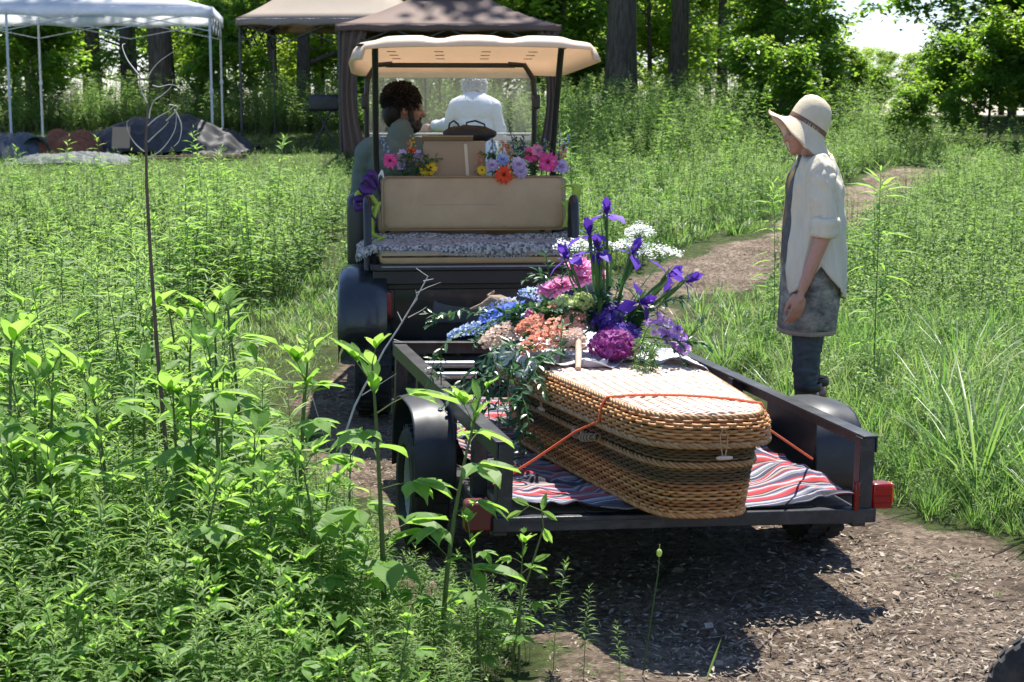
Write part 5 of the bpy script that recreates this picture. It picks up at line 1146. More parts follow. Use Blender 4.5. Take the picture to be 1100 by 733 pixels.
P_CREAM = pm('cream_petal', [(.7, .45, .36), (.8, .6, .5), (.86, .74, .66)]); P_RED = pm('red_petal', [(.6, .03, .01), (.78, .07, .02), (.85, .14, .05)]); P_HOT = pm('hot_pink_petal', [(.6, .03, .2), (.8, .08, .33), (.88, .2, .45)]); P_YEL = pm('yellow_petal', [(.75, .4, .01), (.85, .58, .02), (.9, .7, .1)])
P_LIL = pm('lilac_petal', [(.4, .28, .55), (.6, .5, .72), (.8, .74, .86)]); P_DISC = pm('flower_disc', [(.05, .015, .01), (.12, .04, .02)], tw=.05)
def xfV(V, M): A = np.array(M); return V @ A[:3, :3].T + A[:3, 3]
def dirM(c, d): return Matrix.Translation(c) @ Vector(d).to_track_quat('Z', 'Y').to_matrix().to_4x4()
def petals(nb, M, n, L, W, el, droop=0, a0=0., fold=.1, rnd=.5, rg=None, rows=((.3, .7), (.65, 1.)), r0=.0, z0=0, mi=0):
    a = a0 + np.arange(n) / n * 2 * math.pi + (rg.normal(0, .08, n) if rg is not None else 0); O = np.stack([np.cos(a) * r0, np.sin(a) * r0, np.full(n, z0)], 1); el = np.broadcast_to(el, (n,)).astype(float) + (rg.normal(0, .1, n) if rg is not None else 0)
    D = np.stack([np.cos(a) * np.cos(el), np.sin(a) * np.cos(el), np.sin(el)], 1); U = np.stack([-np.cos(a) * np.sin(el), -np.sin(a) * np.sin(el), np.cos(el)], 1)
    V, F, A = leaves(O, D, U, L * (rg.uniform(.85, 1.15, n) if rg is not None else 1), W, droop, fold, rows, np.clip(np.full(n, rnd) + (rg.normal(0, .15, n) if rg is not None else 0), 0, 1)); nb.add(xfV(V, M), F, A, mi)
def stem_part(root, pts_, r=.0035, name='stem', mat=None):
    nb = NB(); V, F = ntube(pts_, [r] * len(pts_), 6); nb.add(V, F, .5); return nb.build(name, mat or P_STEM, root, True)
def iris(base, tip, label, group, seed, bud=False, d=None):
    rg = np.random.default_rng(seed); b, t = Vector(base), Vector(tip); v = t - b; root = thing('iris', label, 'flower', base, 0, group)
    pts_ = [Vector((0, 0, 0)), v * .35 + Vector((0, 0, .02)), v * .7 + Vector((0, 0, .015)), v * .93, v]; stem_part(root, pts_, .0062)
    d = Vector(d) if d else (v.normalized() + Vector((0, 0, .4))); M = dirM(v, d)
    nb = NB(); k = .5
    for f, L in ((.3, .20), (.62, .17), (.85, .10)):
        a = rg.uniform(0, 6.28); V, F, A = leaves([tuple(v * f)], [tuple(v.normalized() + Vector((math.cos(a), math.sin(a), 0)) * .14)], [(math.cos(a), math.sin(a), .1)], L, .016, 0, .35, ((.2, .9), (.6, .8)), np.array([.4])); nb.add(V, F, A)
    nb.build('leaf_sheath', P_STEM, root)
    nb = NB()
    if bud: petals(nb, M, 5, .06, .024, 1.35, -.25, rg=rg, fold=.4, rnd=.25); petals(nb, M, 3, .04, .02, 1.1, -.2, rg=rg, fold=.3, rnd=.3)
    else:
        petals(nb, M, 3, .068, .036, 1.15, -.2, a0=seed, rg=rg, fold=.25, rnd=.45, z0=.005); petals(nb, M, 3, .050, .026, 1.2, .1, a0=seed + .4, rg=rg, fold=.2, rnd=.4)
        petals(nb, M, 3, .074, .046, .35, .75, a0=seed + 1.05, rg=rg, fold=.1, rnd=.6, rows=((.3, .45), (.7, 1.1))); petals(nb, M, 3, .045, .018, .75, .2, a0=seed + 1.05, rg=rg, fold=.2, rnd=.7, z0=.004)
    bl = nb.build('bloom', P_IRIS, root, True)
    if not bud: nb = NB(); petals(nb, M, 3, .036, .009, .45, .55, a0=seed + 1.05, fold=.05, rnd=.3, z0=.0035); nb.build('petal_signal', P_SIG, bl, True)
    return root
def head_ball(c, r, n, fl, mat, label, cat='flower', name='hydrangea', group=None, seed=0, npet=4, squash=.85, lo=-.35, stemv=(0, .05, -.12)):
    rg = np.random.default_rng(seed); root = thing(name, label, cat, c, 0, group); nb = NB()
    for i in range(n):
        z = 1 - (1 - lo) * (i + .5) / n; a = i * 2.39996; s = math.sqrt(max(0, 1 - z * z)); d = Vector((s * math.cos(a), s * math.sin(a), z)); lump = 1 + .10 * mnoise.noise(d * 3 + Vector((seed, 0, 0)))
        p = Vector((d.x * r, d.y * r, d.z * r * squash)) * lump * rg.uniform(.9, 1.04); dd = (d + Vector(rg.normal(0, .3, 3))).normalized()
        petals(nb, dirM(p, dd), npet, fl * rg.uniform(.8, 1.2), fl * .85, rg.uniform(.1, .45), 0, a0=rg.uniform(0, 6), rnd=np.clip(rg.normal(.5, .22), 0, 1), rg=rg, rows=((.55, 1.),))
    nb.build('floret_head', mat, root)
    m = NB(); V, F = ntube([Vector(stemv), Vector(stemv) * .4, Vector((0, 0, r * .3))], [.006] * 3, 6); m.add(V, F, .5); m.build('stem', P_STEM, root)
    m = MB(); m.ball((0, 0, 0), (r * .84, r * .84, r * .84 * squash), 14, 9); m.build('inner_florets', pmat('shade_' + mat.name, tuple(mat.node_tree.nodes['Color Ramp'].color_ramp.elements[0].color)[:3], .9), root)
    return root
def ruffled(c, r, mat, label, name='peony', group=None, seed=0, d=(0, -.4, 1), n=5):
    rg = np.random.default_rng(seed); root = thing(name, label, 'flower', c, 0, group); nb = NB(); M0 = dirM((0, 0, 0), d)
    for k in range(n):
        f = k / (n - 1); petals(nb, M0, 5 + k * 2, r * (.7 + .5 * f), r * (.55 + .25 * f), 1.35 - 1.2 * f, -.35 * (1 - f) + .1, a0=k * .7, rg=rg, rnd=.75 - .4 * f, z0=.01 * (1 - f), r0=r * .1 * f, fold=.15)
        petals(nb, M0, 6, r * .6, r * .3, 1.0, -.3, a0=k, rg=rg, rnd=.6, fold=.2)
    nb.build('bloom', mat, root, True); stem_part(root, [Vector((0, 0, 0)), M0 @ Vector((0, 0, -.05)), M0 @ Vector((0, 0, -.05)) + Vector((0, .02, -.06))], .004)
    return root
def spike(b, t, n, fl, mat, label, name='stock_flower', group=None, seed=0, w=.02, npet=5, f0=.15, cat='flower', leafy=0, layers=2):
    rg = np.random.default_rng(seed); b, t = Vector(b), Vector(t); v = t - b; root = thing(name, label, cat, b, 0, group); s = v.length; side = v.orthogonal().normalized(); sag = Vector((0, 0, .06 * s))
    P = lambda q: v * q + sag * math.sin(math.pi * q); stem_part(root, [P(q) for q in (0, .25, .5, .75, 1)], .003); nb = NB()
    for i in range(n):
        q = f0 + (1 - f0) * (i + .5) / n; a = i * 2.4; e = v.cross(side).normalized(); o = side * math.cos(a) + e * math.sin(a); ww = w * (1.15 - .75 * q ** 2); d = (o + v.normalized() * .35 + Vector(rg.normal(0, .2, 3))).normalized(); p = P(q) + o * ww
        for l in range(layers): petals(nb, dirM(p, d), npet, fl * (1.1 - .4 * q) * (1 - .3 * l), fl * .75, .25 + .6 * l, 0, a0=rg.uniform(0, 6), rnd=np.clip(rg.normal(.45, .2), 0, 1), rg=rg, rows=((.55, 1.),), z0=.002 * l)
    nb.build('blossoms', mat, root)
    if leafy:
        nb = NB(); a = rg.uniform(0, 6.28, leafy); q = rg.uniform(0, .9, leafy); O = np.array([tuple(P(x)) for x in q]); D = np.stack([np.cos(a), np.sin(a), rg.uniform(-.1, .6, leafy)], 1); V, F, A = leaves(O, D, np.tile([0, 0, 1.], (leafy, 1)), rg.uniform(.03, .055, leafy), .012, .2, .15, rnd=rg.random(leafy)); nb.add(V, F, A); nb.build('leaves', P_RUS, root)
    return root
def spray(pts_, label, group, seed, L=.046, W=.017, step=.016, mat=None, name='ruscus_spray', branches=3, cat='foliage'):
    rg = np.random.default_rng(seed); P0 = Vector(pts_[0]); root = thing(name, label, cat, P0, 0, group); nb = NB(); sn = NB()
    def run(C, k0=1.):
        V, F = ntube(C, [.0022] * len(C), 4); sn.add(V, F, .2); C = [Vector(c) for c in C]; seg = [(C[i + 1] - C[i]).length for i in range(len(C) - 1)]; tot = sum(seg); s = 0; i = 0; k = 0; O = []; D = []; U = []
        while s < tot:
            acc = 0
            for j, g in enumerate(seg):
                if acc + g >= s: break
                acc += g
            q = C[j].lerp(C[j + 1], (s - acc) / g); t = (C[j + 1] - C[j]).normalized(); sd = t.cross(Vector((0, 0, 1)))
            if sd.length < .1: sd = Vector((1, 0, 0))
            sd.normalize(); sgn = 1 if k % 2 else -1; O.append(tuple(q)); D.append(tuple(sd * sgn * rg.uniform(.6, 1) + t * .55 + Vector(rg.normal(0, .35, 3)))); U.append(tuple(Vector((0, -.3, 1)) + Vector(rg.normal(0, .35, 3)))); s += step * rg.uniform(.7, 1.2); k += 1
        n = len(O); V, F, A = leaves(O, D, U, L * k0 * rg.uniform(.7, 1.15, n), W * k0 * rg.uniform(.8, 1.2, n), rg.uniform(0, .3, n), .12, rnd=np.clip(rg.normal(.45, .25, n), 0, 1)); nb.add(V, F, A)
    C = [Vector(p) - P0 for p in pts_]; run(C)
    for b in range(branches):
        i = rg.integers(0, len(C) - 1); o = C[i].lerp(C[i + 1], rg.random()); t = (C[i + 1] - C[i]).normalized(); d = (t + Vector(rg.normal(0, .6, 3))).normalized(); l = rg.uniform(.08, .17); run([o, o + d * l * .5, o + d * l + Vector((0, 0, -.03))], .85)
    sn.build('stem', P_STEM, root); nb.build('leaves', mat or P_RUS, root); return root
def umbel(c, b, r, label, group, seed, n=46):
    rg = np.random.default_rng(seed); root = thing('lace_flower', label, 'flower', b, 0, group); c = Vector(c) - Vector(b); sn = NB(); nb = NB(); V, F = ntube([Vector((0, 0, 0)), c * .6, c], [.0025] * 3, 4); sn.add(V, F, .7)
    for i in range(n):
        a = i * 2.4; q = r * math.sqrt((i + .5) / n); p = c + Vector((math.cos(a) * q, math.sin(a) * q * .8, .03 + .03 * (1 - q / r) + rg.normal(0, .008))); V, F = ntube([c, p], [.0008, .0006], 3); sn.add(V, F, .8)
        for k in range(9): petals(nb, dirM(p + Vector(rg.normal(0, .006, 3)), Vector(rg.normal(0, .4, 3)) + Vector((0, 0, 1))), 4, .0042, .004, .2, rnd=rg.uniform(.3, 1), rows=((.6, 1.),))
    sn.build('stem', P_STEM, root); nb.build('florets', P_WHI, root); return root
def gerbera(c, d, r, mat, label, group, seed=0, disc=P_DISC, n=24):
    rg = np.random.default_rng(seed); root = thing('gerbera', label, 'flower', c, 0, group); M = dirM((0, 0, 0), d); nb = NB()
    petals(nb, M, n, r, r * .27, .12, .12, rg=rg, rnd=.55, rows=((.4, .8), (.8, .9)), r0=r * .12); petals(nb, M, n, r * .8, r * .22, .4, .12, a0=.13, rg=rg, rnd=.7, r0=r * .1, z0=.003); petals(nb, M, 14, r * .36, r * .1, .75, 0, rg=rg, rnd=.2, r0=r * .08, z0=.004)
    nb.build('petals', mat, root); m = MB(); m.ball(M @ Vector((0, 0, .004)), (r * .22, r * .22, r * .12), 12, 6, M.to_3x3()); m.v = [tuple(v) for v in m.v]; m.build('disc', pmat('gerbera_disc', (.07, .02, .015), .9, bump=1, bscale=400), root)
    stem_part(root, [Vector((0, 0, 0)), M @ Vector((0, 0, -.03)), M @ Vector((0, 0, -.05)) + Vector((0, .0, -.1))], .0028); return root
GI = 'purple irises standing in the flower arrangement on the casket'
for i, (b, t, lb, bud, d) in enumerate([
    ((.36, 6.03, .78), (.352, 6.0, 1.215), 'tallest purple iris at the top of the arrangement', 0, None), ((.33, 6.0, .78), (.286, 5.98, 1.14), 'purple iris just left of the tallest one', 0, None), ((.34, 5.98, .78), (.318, 5.94, 1.085), 'purple iris blooming just under the two tallest', 0, None),
    ((.33, 5.96, .78), (.312, 5.9, 1.03), 'closed dark iris bud standing low between the iris stems', 1, (0, 0, 1)), ((.37, 6.0, .78), (.447, 6.02, 1.065), 'iris on the stem leaning slightly right of the main stems', 0, (.5, 0, .9)), ((.30, 6.05, .78), (.215, 6.02, 1.05), 'iris leaning left beside the pink blossoms', 0, (-.5, 0, .8)),
    ((.40, 5.97, .79), (.566, 5.88, 1.0), 'iris bud leaning far right above the lowest right iris', 0, (.8, 0, .5)), ((.42, 5.93, .78), (.625, 5.85, .985), 'iris on the pale green stem reaching farthest right', 0, (.9, 0, .4)), ((.40, 5.95, .78), (.462, 5.86, .905), 'open iris hanging low right of the stems above the violet hydrangea', 0, (.6, -.5, .3))]): iris(b, t, lb, GI, 11 + i, bud, d)
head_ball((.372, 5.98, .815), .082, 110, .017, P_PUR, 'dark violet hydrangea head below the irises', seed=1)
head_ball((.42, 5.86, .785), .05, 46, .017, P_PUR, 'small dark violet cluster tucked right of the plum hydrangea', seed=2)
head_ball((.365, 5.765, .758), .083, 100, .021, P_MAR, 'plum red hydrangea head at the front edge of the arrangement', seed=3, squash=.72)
G_V = 'lime green snowball blossoms in the arrangement'
head_ball((.262, 5.97, .895), .043, 70, .010, P_GRN, 'rightmost lime green snowball touching the iris stems', name='viburnum', group=G_V, seed=4, npet=5); head_ball((.198, 5.98, .885), .043, 70, .010, P_GRN, 'middle lime green snowball below the pink blossoms', name='viburnum', group=G_V, seed=5, npet=5); head_ball((.150, 6.0, .868), .034, 50, .010, P_GRN, 'smallest lime green snowball, left one of three', name='viburnum', group=G_V, seed=6, npet=5)
G_P = 'pink ruffled blossoms in the arrangement'
for i, (c, r, lb) in enumerate([((.255, 6.15, 1.01), .045, 'pink ruffled blossom behind the iris stems, highest of the pinks'), ((.268, 6.12, .965), .04, 'pink blossom directly under the highest pink one'), ((.19, 6.08, .945), .045, 'pink blossom above the middle green snowball'), ((.14, 6.06, .925), .043, 'pink blossom at the left above the green snowballs'), ((.33, 6.1, .98), .03, 'small pale pink blossom glimpsed between iris stems'), ((.085, 5.98, .845), .034, 'rosy pink blossom left of the peach stocks')]): ruffled(c, r, P_PINK, lb, 'pink_blossom', G_P, 20 + i)
G_S = 'peach stock flowers lying to the left of the arrangement'
for i, (b, t, mt, lb) in enumerate([((.27, 5.98, .84), (.10, 5.95, .855), P_PEACH, 'peach stock stem lying highest under the green snowballs'), ((.26, 5.9, .81), (.06, 5.82, .80), P_PEACH, 'peach stock stem in the middle of the peach bunch'), ((.20, 5.84, .79), (.03, 5.70, .755), P_PEACH, 'peach stock stem lying lowest, over the left edge of the lid'), ((.25, 5.80, .78), (.17, 5.76, .775), P_CREAM, 'short creamy stock tip beside the pale stick'), ((.12, 5.92, .82), (.02, 5.86, .80), P_PEACH, 'peach stock tip pointing left above the leaves'), ((.0, 6.0, .78), (-.11, 5.9, .75), P_CREAM, 'pale pinkish stock cluster at the far left among green leaves')]):
    spike(b, t, 62, .0165, mt, lb, group=G_S, seed=30 + i, w=.031, leafy=6, f0=.03)
G_D = 'blue delphinium spikes lying toward the golf cart side'
for i, (b, t, mt, lb) in enumerate([((.08, 6.15, .86), (-.13, 6.22, .80), P_BLUE, 'deep blue delphinium spike, the brightest blue one'), ((.06, 6.1, .83), (-.16, 6.12, .765), P_BLUE, 'lower deep blue delphinium spike reaching left'), ((.03, 6.2, .86), (-.12, 6.3, .83), P_PBLUE, 'pale blue spike above the deep blue delphiniums'), ((.12, 6.12, .9), (.03, 6.25, .90), P_PBLUE, 'short pale blue spike beside the driftwood'), ((-.1, 6.15, .78), (-.25, 6.2, .735), P_PBLUE, 'pale blue spike tip farthest to the left'), ((-.02, 6.1, .85), (.06, 6.1, .835), P_BLUE, 'small blue cluster between the driftwood and the peach stocks')]):
    spike(b, t, 40, .0135, mt, lb, 'delphinium', G_D, 40 + i, w=.018, layers=1, f0=.1, leafy=3)
G_W = 'white lace flowers behind the irises'
for i, (c, b, r, lb) in enumerate([((.46, 6.3, 1.05), (.36, 6.1, .8), .085, 'white lace flower right behind the iris blooms'), ((.58, 6.28, 1.02), (.38, 6.08, .8), .09, 'white lace flower spreading farthest right'), ((.25, 6.35, 1.04), (.33, 6.1, .8), .09, 'white lace flower left behind the irises, over the rug end'), ((.50, 6.33, 1.10), (.37, 6.1, .8), .06, 'highest small white lace flower')]): umbel(c, b, r, lb, G_W, 50 + i)
G_L = 'purple and white lisianthus at the right of the arrangement'
for i, (b, t, lb) in enumerate([((.50, 5.9, .83), (.60, 5.82, .80), 'purple and white blossoms curving over the right shoulder of the lid'), ((.58, 5.86, .80), (.63, 5.80, .735), 'purple and white blossoms hanging lowest at the right')]): spike(b, t, 16, .026, P_LIS, lb, 'lisianthus', G_L, 60 + i, w=.028, leafy=5)
G_R = 'dark glossy leaf sprays tucked around the arrangement'
sp = [([(.1, 5.75, .76), (.02, 5.65, .76), (-.04, 5.6, .68), (-.05, 5.56, .56), (-.04, 5.54, .47)], 'leafy spray cascading lowest down the left side of the casket'), ([(.12, 5.68, .75), (.06, 5.58, .74), (.02, 5.53, .66), (.02, 5.5, .56), (.04, 5.48, .5)], 'leafy spray hanging down in front of the casket lid rim'),
      ([(.05, 5.85, .77), (-.06, 5.78, .76), (-.13, 5.75, .68), (-.15, 5.72, .58)], 'leafy spray spilling over the left rail side'), ([(.0, 6.0, .80), (-.14, 6.0, .80), (-.24, 6.0, .75), (-.3, 6.0, .68)], 'leafy spray reaching left below the blue spikes'), ([(-.05, 6.2, .80), (-.2, 6.3, .83), (-.30, 6.35, .78)], 'thin leafy spray reaching farthest left beside the cart'),
      ([(.16, 5.66, .75), (.10, 5.57, .735), (.05, 5.5, .66), (.0, 5.46, .60)], 'leafy spray lying over the corner of the white cloth'), ([(.2, 5.75, .76), (.14, 5.66, .755), (.08, 5.6, .73)], 'short leafy spray in front of the peach stocks'), ([(.0, 5.8, .78), (-.05, 5.7, .74), (-.09, 5.63, .62), (-.08, 5.6, .52)], 'leafy spray falling between the lid and the side rail'),
      ([(.44, 5.95, .82), (.52, 5.93, .87), (.56, 5.9, .91)], 'leaf spray sticking up right of the violet hydrangea'), ([(.48, 5.8, .79), (.58, 5.78, .78), (.68, 5.76, .775)], 'leaf spray pointing right at the edge of the lid'), ([(.2, 6.05, .90), (.13, 6.1, .97), (.10, 6.12, 1.0)], 'leaf spray behind the pink blossoms'), ([(.36, 6.05, .8), (.42, 6.1, .9), (.40, 6.1, .98)], 'leaf spray among the iris stems')]
for i, (p, lb) in enumerate(sp): spray(p, lb, G_R, 70 + i, branches=4, L=.05, W=.018)
spray([(.47, 5.72, .775), (.49, 5.66, .76), (.50, 5.6, .735)], 'feathery green fern tuft on the lid right of the plum hydrangea', None, 90, .03, .005, .003, M_WEED, 'fern_sprig', 6)
spray([(.44, 5.76, .79), (.46, 5.68, .775), (.475, 5.62, .75)], 'second feathery fern tuft beside the plum hydrangea', None, 91, .03, .005, .003, M_WEED, 'fern_sprig', 5)
# filler leaves in the middle of the bunch so no gap shows
for i, (c, lb) in enumerate([((.30, 6.0, .83), 'leaf tuft packed between the hydrangeas and green snowballs'), ((.12, 5.95, .80), 'leaf tuft packed below the peach stocks'), ((.45, 5.92, .81), 'leaf tuft packed right of the violet hydrangea'), ((-.02, 6.05, .80), 'leaf tuft packed under the blue spikes')]):
    c = Vector(c); spray([c + Vector((0, 0, -.05)), c, c + Vector((.02, -.02, .03))], lb, G_R, 95 + i, .055, .022, .006, None, 'ruscus_spray', 9)
# stick, driftwood, cloth
M_STK = pmat('bare_wood', (.55, .42, .3), .8, var=.35, scale=12, stretch=(1, 1, .3), bump=.6); M_DRIFT = pmat('driftwood', (.33, .23, .15), .85, var=.5, scale=14, bump=.8, bscale=60)
m = MB(); m.tube([(.232, 5.60, .705), (.236, 5.66, .73), (.238, 5.71, .755), (.239, 5.76, .785), (.240, 5.80, .81)], [.010, .0115, .012, .012, .011], 10); tag(m.build('peeled_stick', M_STK), 'pale peeled stick lying on the lid beside the plum hydrangea', 'stick')
m = MB(); m.tube([(-.165, 6.28, .832), (-.12, 6.28, .848), (-.08, 6.28, .868), (-.05, 6.27, .865), (-.01, 6.24, .86), (.04, 6.2, .85), (.1, 6.1, .82)], [.004, .009, .02, .024, .02, .016, .012], 10); m.tube([(-.08, 6.28, .87), (-.09, 6.3, .885), (-.07, 6.3, .9)], [.014, .01, .004], 8)
m.v = [tuple(Vector(v) + Vector((1, 1, 1)) * .006 * mnoise.noise(Vector(v) * 45)) for v in m.v]; tag(m.build('driftwood', M_DRIFT), 'brown gnarled driftwood piece above the blue delphiniums', 'driftwood')
def cloth():
    P = []
    for i in range(71):
        u = -.37 + .74 * i / 70; row = []
        for j in range(61):
            t = j / 60; v = .93 + .95 * t + .05 * math.sin(u * 14) + .03 * math.sin(u * 31 + 1); z = .334 + .006 * abs(mnoise.noise(Vector((u * 14, v * 14, 0)))) ; e = 1 - t
            z += max(0, 1 - t * 14) * .012 * (1 + math.sin(u * 37)) + .02 * math.exp(-((u + .13) / .05) ** 2 - ((v - .97) / .05) ** 2)
            hw = .35 - .28 * max(0, v - 1.3) * .6 if v > 1.25 else .235 + .0955 * (v - .1) 
            if abs(u) > hw - .015: z -= min(.06, (abs(u) - hw + .015) * 2.2); 
            row.append(COX @ Vector((u * (1 if abs(u) < hw else hw / abs(u) * 1.0 + .06), v, z + .003)))
        P.append(row)
    m = MB(); m.grid(P); tag(m.build('white_cloth', pmat('white_muslin', (.72, .70, .74), .9, var=.08, scale=12, bump=.3, trans=(.6, .6, .65), twc=.2), None, solid=.0018, angle=180), 'thin white cloth spread on the lid under the flowers', 'cloth')
cloth()
m = MB(); P = []
for i in range(25):
    a = -2.6 + 2.8 * i / 24; P.append([COX @ Vector((-.115 + .055 * math.cos(a), .93 + .03 * math.sin(a), .338 + h)) for h in (0, .014, .026 + .004 * math.sin(i))])
m.grid(P); tag(m.build('ribbon_loop', pmat('grey_ribbon', (.55, .54, .62), .5, trans=(.5, .5, .6), twc=.2), None, solid=.001, angle=180), 'loop of sheer grey ribbon on the lid in front of the plum hydrangea', 'ribbon')
# ---------------------------------------------------------------- bunches behind the rear backrest of the cart
def C3(u, v, z): return tuple(CAX @ Vector((u, v, z)))
G_G = 'gerberas showing over the tan backrest'
for i, (u, v, z, r, mt, d, lb) in enumerate([(-.374, .47, 1.335, .04, P_HOT, (-.1, -1, .1), 'deep pink gerbera at the left end of the backrest'), (.481, .40, 1.328, .052, P_HOT, (.05, -1, .1), 'large pink gerbera at the right end of the backrest'), (.394, .46, 1.365, .042, P_HOT, (-.1, -1, .4), 'pink gerbera half hidden left of the large pink one'),
    (.237, .345, 1.262, .046, P_RED, (0, -1, .1), 'scarlet gerbera drooping over the top edge of the backrest'), (-.155, .46, 1.296, .035, P_YEL, (.1, -1, .3), 'yellow gerbera beside the cardboard box'), (-.185, .47, 1.285, .03, P_YEL, (-.3, -1, .2), 'smaller yellow gerbera left of the other yellow one'), (.125, .44, 1.283, .026, P_YEL, (0, -1, .2), 'small yellow flower right of the cardboard box'), (-.255, .56, 1.385, .035, P_RED, (0, -.3, 1), 'dark red gerbera facing up in front of the driver')]): gerbera(C3(u, v, z), Matrix.Rotation(CAZ, 3, 'Z') @ Vector(d), r, mt, lb, G_G, i)
G_B = 'mixed flower stems showing above the tan backrest'
bk_ = [(-.30, .52, 1.36, 'pink_blossom', P_LIL, 'lilac blossom between deep pink gerbera and red one', .03), (-.31, .5, 1.31, '', P_LIL, 'lilac blossom low beside the deep pink gerbera', .026), (-.21, .53, 1.36, '', P_LIL, 'pale lilac blossom above the yellow gerberas', .03), (.32, .39, 1.315, '', P_LIL, 'lilac blossom right of the scarlet gerbera', .036), (.335, .38, 1.275, '', P_LIL, 'lilac blossom hanging right beside the scarlet gerbera', .032), (.18, .41, 1.31, '', P_LIL, 'pale lilac blossom left of the scarlet gerbera', .03), (.56, .42, 1.30, '', P_LIL, 'white and lilac blossom at the right end of the backrest', .036), (.24, .44, 1.34, '', P_PBLUE, 'pale green blue blossom above the scarlet gerbera', .03), (.43, .43, 1.39, '', P_PINK, 'soft pink blossom above the pink gerberas', .03)]
for i, (u, v, z, _, mt, lb, r) in enumerate(bk_): ruffled(C3(u, v, z), r, mt, lb, 'garden_blossom', G_B, 110 + i, (0, -1, .4), 4)
for i, (u0, v0, u1, v1, z1, mt, w, fl, lb) in enumerate([(.2, .45, .19, .55, 1.45, P_PBLUE, .02, .014, 'blue spike left in the right hand bunch'), (.24, .45, .245, .5, 1.44, P_PEACH, .024, .017, 'peach snapdragon standing above the scarlet gerbera'), (.3, .45, .28, .55, 1.42, P_PEACH, .02, .016, 'second peach snapdragon in the bunch'), (.34, .45, .27, .5, 1.56, P_PUR, .01, .008, 'thin dark violet spike rising highest in front of the windshield'), (.5, .45, .61, .5, 1.47, P_PBLUE, .016, .012, 'pale blue spike leaning right beyond the roof post'), (.52, .45, .585, .45, 1.41, P_PEACH, .026, .018, 'peach stock at the right end of the bunch'), (.45, .45, .48, .5, 1.45, P_PBLUE, .016, .012, 'blue spike above the large pink gerbera'), (.1, .46, .13, .52, 1.40, P_PEACH, .018, .014, 'faint peach spike beside the cardboard box'),
    (-.33, .5, -.42, .56, 1.46, P_PBLUE, .014, .011, 'grey blue spike in front of the driver at left'), (-.2, .52, -.14, .6, 1.46, P_PBLUE, .02, .013, 'grey blue spike beside the driver'), (-.24, .52, -.25, .6, 1.47, P_YEL, .018, .009, 'small yellow green sprig above the red gerbera'), (.36, .47, .36, .54, 1.44, P_PUR, .016, .012, 'dark purple spike in the middle of the bunch'), (.55, .47, .56, .5, 1.50, P_WHI, .012, .008, 'thin whitish sprig beside the right roof post')]): spike(C3(u0, max(v0, .5), 1.2), C3(u1, max(v1, .49), z1), 18, fl, mt, lb, 'garden_flower', G_B, 130 + i, w=w, leafy=5, f0=.35)
for i, (p, lb) in enumerate([(((-.3, .52, 1.15), (-.3, .5, 1.28), (-.28, .48, 1.38)), 'dark leaves of the left bunch behind the backrest'), (((.25, .52, 1.15), (.22, .49, 1.28), (.18, .46, 1.38)), 'leaves left in the bunch behind the backrest'), (((.4, .52, 1.15), (.42, .5, 1.3), (.46, .47, 1.42)), 'leaves right in the bunch behind the backrest'), (((.33, .52, 1.15), (.31, .5, 1.3), (.33, .47, 1.4)), 'leaves in the middle of the bunch behind the backrest'), (((-.2, .52, 1.15), (-.19, .5, 1.26), (-.16, .48, 1.33)), 'dark leaves under the yellow gerberas')]): spray([C3(*q) for q in p], lb, G_B, 150 + i, .05, .02, .012, None, 'leaf_spray', 7)
# lime ribbon and purple bow on the left of the bench, lime ribbon at the right
M_LIME = pmat('lime_satin', (.48, .62, .08), .4, var=.2, scale=6, trans=(.5, .7, .08), twc=.25); M_PURC = pmat('purple_satin', (.09, .025, .2), .4, var=.3, scale=8, trans=(.2, .05, .4), twc=.2)
def ribbon(pts_, w, mat, name, parent, tw=(0, 0, 1), n=40):
    P = [Vector(p) for p in pts_]; C = []
    for i in range(n + 1):
        t = i / n * (len(P) - 1); k = min(int(t), len(P) - 2); f = t - k; p0, p1, p2, p3 = P[max(k - 1, 0)], P[k], P[k + 1], P[min(k + 2, len(P) - 1)]
        C.append(.5 * ((2 * p1) + (p2 - p0) * f + (2 * p0 - 5 * p1 + 4 * p2 - p3) * f * f + (3 * p1 - p0 - 3 * p2 + p3) * f ** 3))
    rows = []
    for i, c in enumerate(C):
        s = Vector(tw) + Vector((.3 * math.sin(i * .3), .25 * math.cos(i * .23), 0)); s.normalize(); rows.append([c - s * w / 2, c + s * w / 2 * .0 + Vector((0, -.004, 0)), c + s * w / 2])
    m = MB(); m.grid(rows); return m.build(name, mat, parent, solid=.0015, angle=180)
rb_ = thing('satin_bow', 'purple and lime green satin bow tied at the left end of the rear bench', 'bow', C3(-.47, .3, 1.1), CAZ)
ribbon([(.03, 0, -.0), (-.02, -.02, .06), (-.07, -.02, .07), (-.10, -.0, .04), (-.07, .0, .0), (0, -.02, -.02)], .035, M_LIME, 'lime_loop', rb_)
ribbon([(.03, 0, .02), (.0, -.03, -.06), (-.01, -.03, -.14), (.03, -.02, -.17)], .035, M_LIME, 'lime_tail', rb_, (1, 0, .2)); ribbon([(.06, -.03, -.16), (.0, -.06, -.20), (-.07, -.08, -.235), (-.095, -.08, -.28)], .03, M_LIME, 'lime_tail', rb_, (0, 0, 1))
for i, p in enumerate([[(.02, -.02, .10), (-.03, -.04, .15), (-.06, -.03, .12), (-.02, -.02, .08)], [(.04, -.02, .09), (.02, -.03, .16), (-.02, -.04, .17), (.0, -.03, .1)], [(-.03, -.03, .01), (-.08, -.04, -.01), (-.10, -.03, .03), (-.05, -.02, .04)], [(-.03, -.04, .0), (.0, -.05, -.05), (.02, -.04, -.09)], [(.0, -.04, .08), (-.05, -.05, .08), (-.07, -.04, .11)]]): ribbon(p, .045, M_PURC, 'purple_loop' if i != 3 else 'purple_tail', rb_, (.3 * (-1) ** i, .2, 1), 24)
